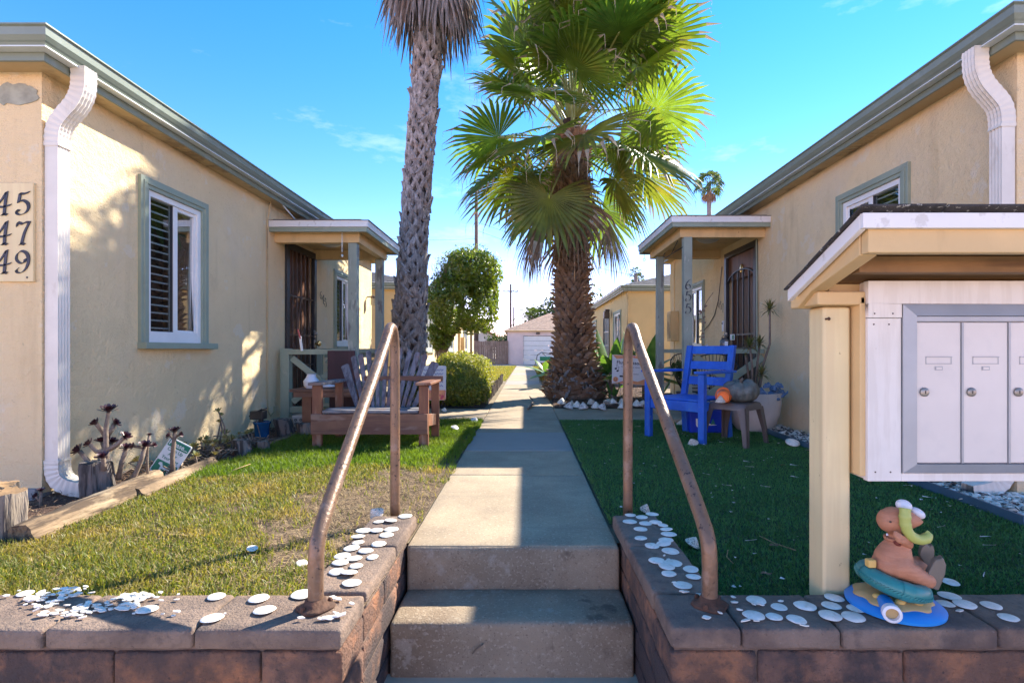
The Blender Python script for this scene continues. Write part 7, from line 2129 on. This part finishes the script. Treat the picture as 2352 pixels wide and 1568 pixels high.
t = thing('potted_plant', 'dark leafy plant under the right porch window', 'plant', (2.15, 7.2, .06), world=True)
P_, d_ = shell_points(500, (2.15, 7.15, .62), (.16, .16, .16), rng, .6, 2.0, .3, 4); V, F = leaf_cloud(P_, .035, rng, d_); o = bpy.data.objects.new('foliage', fast_mesh('foliage', V, F, BUSH2)); C.objects.link(o); parent_to(o, t)
mb = MB(); mb.lathe([(.08, .06), (.11, .3), (.12, .32), (.10, .32), (0, .30)], 14, (2.15, 7.15, 0)); mb.tube([(2.15, 7.15, .3), (2.15, 7.15, .55)], .012, 5); obj('pot', mb, BRONZE, t, smooth='auto')

# concert sign in the palm bed
t = thing('lesson_sign', 'white music lesson yard sign behind the right handrail', 'sign', (1.72, 8.75, 0), world=True)
sc_ = at(1444, 849, 8.75)
Ms_ = lambda u, v, o: Vector((sc_.x + u + .02 * v, 8.75 - o, sc_.z + v - .05 * u))
obj('sheet', rrect(Ms_, -.275, .275, -.24, .24, -.004, .004, .004, 2), PAPER, t)
mb = MB(); mb.prism([Ms_(u, v, .0045) for u, v in ((-.27, .235), (.27, .235), (.27, .17), (.05, .205), (-.2, .17))], (0, -.001, 0)); obj('top_band', mb, PINK, t)
mb = MB(); mb.prism([Ms_(u, v, .0045) for u, v in ((-.27, -.235), (.27, -.235), (.27, -.14), (.15, -.19), (-.02, -.16), (-.15, -.205))], (0, -.001, 0)); obj('bottom_band', mb, PINK, t)
text('title', 'Flute Lessons', .082, lambda u, v, o: Ms_(u + .02, v + .09, .0052), INK, t, bold=True)
for i, (s_, sz) in enumerate((('Private & Group classes', .032), ('All ages', .03), ('Lessons with a teacher', .030))):
    text('lettering', s_, sz, lambda u, v, o, i=i: Ms_(u + .03, v + .035 - i * .055, .0052), INK, t)
obj('badge', rrect(Ms_, -.15, -.02, -.125, -.098, .0042, .0055, .004, 2), INK, t)
mb = MB()
for (u, v) in ((-.215, .01), (-.185, -.025)):
    mb.ell(Ms_(u, v, .006), (.020, .002, .015), 10, 6); mb.bar(Ms_(u + .018, v, .006), Ms_(u + .018, v + .07, .006), .006, .002); mb.bar(Ms_(u + .018, v + .07, .006), Ms_(u + .042, v + .045, .006), .006, .002)
obj('music_note', mb, INK, t)
c_ = Ms_(-.215, -.165, .006)
mb = MB(); mb.lathe([(.042, 0), (.042, .003), (0, .003)], 24, c_, axis=(0, -1, 0)); f_ = obj('smile_badge', mb, PINK, t)
mb = MB()
for sg in (-1, 1): mb.ell(c_ + Vector((sg * .014, -.004, .010)), (.005, .002, .007), 8, 5)
mb.tube([c_ + Vector((.022 * cos(q), -.004, .0 + .022 * sin(q))) for q in [radians(200 + 14 * i) for i in range(11)]], .003, 4); obj('face', mb, INK, f_)
for u in (-.13, .13):
    mb = MB(); mb.bar(Ms_(u, -.24, -.006), Ms_(u, -.52, -.006), .006, .006); obj('stake', mb, CHROME, t)

# far bits at the end of the walk
t = thing('toy_cart', 'small green and black garden cart by the far garage', 'cart', (1.1, 31, -.1), world=True)
mb = MB(); mb.box(.85, 1.6, 31, 31.5, .25, .5); obj('tray', mb, SIGNG, t, bevel=.03)
mb = MB(); mb.tube([(.55, 31.2, -.05), (.7, 31.2, .6), (.95, 31.2, .75), (1.5, 31.2, .65)], .025, 6); mb.tube([(1.0, 31.2, .7), (1.2, 31.2, .55)], .025, 6); obj('handle', mb, BLACKM, t)
for x in (.95, 1.5):
    mb = MB(); mb.lathe([(.0, -.03), (.13, -.03), (.13, .03), (0, .03)], 14, (x, 31.0, .02), axis=(0, 1, 0)); obj('wheel', mb, BLACKM, t)
# fallen frond on the walk, twigs and leaves
t = thing('fallen_frond_stem', 'curved dry palm stem lying on the walk near the stout palm', 'stem', (.25, 8.1, 0), world=True)
mb = MB(); mb.tube([at_z(1213, 938, .02), at_z(1222, 928, .03), at_z(1224, 918, .05), at_z(1216, 910, .06)], [.02, .018, .014, .008], 6); obj('stem', mb, BARK, t, smooth=True)
def scrap(name, label, cat, pts, r, m):
    mb = MB(); mb.tube(pts, r, 5); o = obj(name, mb, m, smooth=True); tag(o, label, cat)
scrap('twig', 'long pale grass stalk lying across the turf by the mailbox post', 'twig', [at_z(1745, 1230, .025), at_z(1780, 1247, .028), at_z(1828, 1263, .025)], .0025, STRAW)
scrap('twig', 'short bent straw on the turf near the right wall run', 'twig', [at_z(1672, 1262, .025), at_z(1669, 1278, .03), at_z(1684, 1293, .022)], .002, STRAW)
scrap('twig', 'dark twig lying on the riser of the lower step', 'twig', [(at(1110, 1478, 2.06)), at(1095, 1488, 2.06), at(1085, 1500, 2.06)], .003, BARK)
scrap('twig', 'straw coloured stick on the left lawn near the lush grass', 'twig', [at_z(533, 1080, .05), at_z(575, 1065, .055)], .003, STRAW)
def dry_leaf(label, p, s, rz):
    V = []; F = []
    for k in range(7):
        q = k / 6; w = .22 * sin(pi * q) + .005; c = Vector((q - .5, 0, .08 * sin(pi * q * 2) + .05))
        V += [c + Vector((0, -w, .06 * q)), c, c + Vector((0, w, .08))]
    for k in range(6):
        for j in (0, 1): F.append((k * 3 + j, k * 3 + j + 1, k * 3 + j + 4, k * 3 + j + 3))
    o = leaf_obj('dry_leaf', ([v * s for v in V], F, [0] * len(F)), [FROND_D], None); o.location = p; o.rotation_euler = (0, 0, rz); tag(o, label, 'leaf', 'dry leaves on the right turf')
dry_leaf('brown dry leaf on the turf left of the mailbox post foot', at_z(1778, 1253, .025), .05, .3)
dry_leaf('brown dry leaf on the turf nearest the mailbox post base', at_z(1760, 1318, .025), .045, .1)
dry_leaf('curled brown leaf on the turf below the plastic table', at_z(1797, 1068, .025), .05, 2.0)
dry_leaf('small brown leaf on the turf behind the right handrail', at_z(1472, 1082, .025), .04, .9)

# ------------------------------------------------------------------ sprinkler toy on the wall
TY = thing('garden_toy', 'plastic sprinkler toy, brown figure with snorkel lounging on a teal ring', 'toy', (1.18, 1.70, ZT), world=True)
O = Vector((1.18, 1.695, ZT))
u = .000314
def tp(x, y, dy=0.0):   # x, y of the enlarged photograph about the base centre, in metres
    v = O + Vector(((x - 610) * u, 0, (1270 - y) * u * 1.02)); e = Vector((0, 0, EYE))
    return e + (v - e) * ((O.y + dy) / O.y)
def wave(q, r, z): return (r * (1 + .05 * sin(9 * q) + .025 * sin(5 * q + 1)), z)
mb = MB(); mb.lathe([(.125, .001), (.136, .006), (.137, .014), (.128, .022), (.10, .030), (0, .034)], 48, O); obj('base', mb, TOYB, TY, smooth='auto')
mb = MB(); mb.lathe([(.108, .0285), (.104, .034), (.08, .042), (.03, .056), (0, .058)], 60, O + Vector((0, .008, 0)), fn=wave); sa_ = obj('sand', mb, SAND, TY, smooth=True)
for (a_, d_) in ((-1.9, .075), (-1.2, .08), (-.5, .08), (-2.7, .075)):
    mb = MB(); mb.ell(O + Vector((d_ * cos(a_), .008 + d_ * sin(a_), .045)), (.016, .012, .009), 12, 7); obj('sand_shell', mb, TOYY, sa_, smooth=True)
mb = MB(); hc = O + Vector((-.075, -.085, .036)); mb.lathe([(.021, -.05), (.022, .02), (0, .02)], 20, hc, axis=(-.35, -.9, .0)); obj('hose_socket', mb, TOYB, TY, smooth='auto')
mb = MB(); mb.lathe([(.025, 0), (.026, .004), (.026, .022), (.023, .024), (.018, .024), (.018, .004)], 22, hc + Vector((-.35, -.9, 0)).normalized() * .02, axis=(-.35, -.9, 0)); cp = obj('hose_collar', mb, TOYW, TY, smooth='auto')
mb = MB(); mb.lathe([(.0178, .01), (0, .008)], 16, hc + Vector((-.35, -.9, 0)).normalized() * .02, axis=(-.35, -.9, 0)); obj('hose_hole', mb, SAND, cp)
# ring
q1 = Matrix.Rotation(radians(15), 3, 'Y') @ Matrix.Rotation(radians(4), 3, 'X')
rc = tp(600, 1010, .0)
mb = MB(); pts = [rc + q1 @ Vector((.078 * cos(a_), .075 * sin(a_), 0)) for a_ in [2 * pi * i / 40 for i in range(40)]]
mb.tube(pts, .028, 16, closed=True); rg_ = obj('swim_ring', mb, TEAL, TY, smooth=True)
mb = MB(); mb.ell(rc, (.07, .07, .012), 20, 8, q1); obj('ring_floor', mb, TEAL, rg_, smooth=True)
for a_ in (-1.75, -.3, 1.2, 2.9):
    mb = MB(); c0 = Vector((.078 * cos(a_), .075 * sin(a_), 0)); er = Vector((cos(a_), sin(a_), 0)); tg = Vector((-sin(a_), cos(a_), 0))
    vs = []; 
    for s_ in (-.016, .016):
        for i in range(16):
            b_ = 2 * pi * i / 16; vs.append(rc + q1 @ (c0 + er * .0292 * cos(b_) + Vector((0, 0, .0292 * sin(b_))) + tg * s_))
    mb.add(vs, [(i, (i + 1) % 16, 16 + (i + 1) % 16, 16 + i) for i in range(16)]); obj('ring_band', mb, TEAL, rg_, smooth=True)
mb = MB()
for i in range(60):
    a_ = 2 * pi * i / 60; er = Vector((cos(a_), sin(a_), 0)); tg = Vector((-sin(a_), cos(a_), 0))
    p = rc + q1 @ (Vector((.1065 * cos(a_), .1035 * sin(a_), -.004))); mb.bar(p - q1 @ (tg * .005 + Vector((0, 0, .004))), p + q1 @ (tg * .005 + Vector((0, 0, .004))), .004, .004)
obj('ring_rope', mb, TEAL, rg_, fix=False)['kind'] = 'stuff'
mb = MB(); mb.box(*(lambda p: (p.x - .013, p.x + .013, p.y - .012, p.y + .012, p.z - .012, p.z + .014))(tp(372, 838, -.01))); obj('yellow_block', mb, TOYY, TY, bevel=.005)
# moulded shapes: overlapping forms fused into one smooth skin
def fused(name, shapes, m, parent, voxel=.0035):
    mb = MB()
    for sh in shapes:
        if sh[0] == 'e': mb.ell(sh[1], sh[2], 20, 12, sh[3] if len(sh) > 3 else None)
        else:
            P = []; Rr = []
            for (a_, b_), (c_, d_) in zip(list(zip(sh[1], sh[2])), list(zip(sh[1], sh[2]))[1:]):
                for k_ in range(5): P.append(a_.lerp(c_, k_ / 5)); Rr.append(b_ + (d_ - b_) * k_ / 5)
            P.append(sh[1][-1]); Rr.append(sh[2][-1])
            mb.tube(P, Rr, 18)
            mb.ell(sh[1][0], (sh[2][0],) * 3, 14, 8); mb.ell(sh[1][-1], (sh[2][-1],) * 3, 14, 8)
    o = obj(name, mb, m, parent, smooth=True)
    rm = o.modifiers.new('remesh', 'REMESH'); rm.mode = 'VOXEL'; rm.voxel_size = voxel; rm.use_smooth_shade = True
    sm_ = o.modifiers.new('smooth', 'SMOOTH'); sm_.factor = .6; sm_.iterations = 6
    return o
fused('body', [('e', tp(585, 850, 0), (.056, .054, .047)), ('e', tp(605, 790, 0), (.056, .05, .050)), ('t', [tp(615, 760, 0), tp(640, 680, 0), tp(655, 600, 0), tp(650, 545, 0)], [.050, .041, .031, .027]),
    ('t', [tp(660, 870, -.026), tp(780, 930, -.034), tp(880, 980, -.038), tp(950, 1010, -.040)], [.040, .032, .027, .024]),
    ('t', [tp(660, 850, .028), tp(790, 880, .036), tp(860, 850, .042), tp(905, 880, .042)], [.040, .032, .027, .024])], CLAY, TY)
fused('head', [('e', tp(560, 410, 0), (.034, .036, .038)), ('e', tp(610, 400, 0), (.043, .040, .040)), ('e', tp(690, 395, 0), (.040, .036, .033)), ('t', [tp(660, 400, 0), tp(760, 405, 0), tp(850, 418, 0), tp(895, 425, 0)], [.036, .030, .016, .006]), ('t', [tp(640, 450, 0), tp(645, 540, 0)], [.038, .026])], CLAY, TY)
mb = MB(); mb.ell(tp(575, 425, -.038), (.0045, .003, .003), 8, 6); obj('bolt_hole', mb, BRONZE, TY)
mb = MB(); mb.ell(tp(645, 640, -.030), (.011, .012, .007), 12, 8, Matrix.Rotation(radians(35), 3, 'Y')); obj('mouth', mb, mat('mouth_red', (.16, .03, .02), .6, .1, 5), TY)
fused('hand', [('t', [tp(755, 650, -.02), tp(735, 625, -.038), tp(700, 600, -.045)], [.015, .014, .014]), ('t', [tp(705, 590, -.046), tp(665, 560, -.052), tp(625, 530, -.05)], [.009, .008, .006]), ('t', [tp(695, 605, -.05), tp(655, 585, -.055), tp(622, 560, -.052)], [.009, .008, .006]), ('t', [tp(690, 620, -.05), tp(660, 612, -.055), tp(640, 600, -.053)], [.009, .008, .006])], CLAY, TY, .0025)
mb = MB(); mb.ell(tp(712, 262, .0), (.024, .022, .019), 16, 10, Matrix.Rotation(radians(20), 3, 'Y')); obj('eye_ball', mb, TOYW, TY, smooth=True)
mb = MB(); mb.ell(tp(848, 335, .01), (.026, .020, .015), 16, 10, Matrix.Rotation(radians(32), 3, 'Y')); obj('eye_ball', mb, TOYW, TY, smooth=True)
mb = MB(); sn = [tp(725, 290, -.044), tp(724, 350, -.048), tp(724, 400, -.05), tp(728, 450, -.05), tp(745, 510, -.05), tp(780, 560, -.05), tp(830, 592, -.05), tp(890, 605, -.05), tp(940, 592, -.048), tp(950, 565, -.04), tp(920, 545, -.034)]
dn = []
for i_ in range(len(sn) - 1):
    for k_ in range(3): dn.append(sn[i_].lerp(sn[i_ + 1], k_ / 3))
dn.append(sn[-1])
mb.tube(dn, [.0155 + (.0018 if i_ in (0, 4, 5, 9) else 0) for i_ in range(len(dn))], 14); obj('snorkel', mb, LIME, TY, smooth=True)
mb = MB(); mb.tube([tp(655, 580, 0) + Vector((.037 * cos(b_), .034 * sin(b_), .003 * cos(b_))) for b_ in [2 * pi * i / 20 for i in range(20)]], .005, 6, closed=True); obj('neck_roll', mb, CLAY, TY, smooth=True)
mb = MB(); mb.ell(tp(543, 552, -.02), (.004, .003, .004), 8, 6); obj('tooth', mb, TOYW, TY)
def flipper(pts, dy, th):
    mb = MB(); mb.prism([tp(x, y, dy) for x, y in pts], (.012, th, 0)); obj('flipper', mb, FLIP, TY, bevel=.008, seg=3)
flipper([(950, 960), (1010, 850), (1040, 805), (1090, 795), (1115, 775), (1150, 860), (1140, 950), (1105, 1040), (1070, 1120), (985, 1090)], -.052, .03)
flipper([(945, 900), (870, 760), (895, 680), (935, 640), (975, 672), (1010, 655), (1030, 720), (1020, 820), (965, 870)], .02, .026)
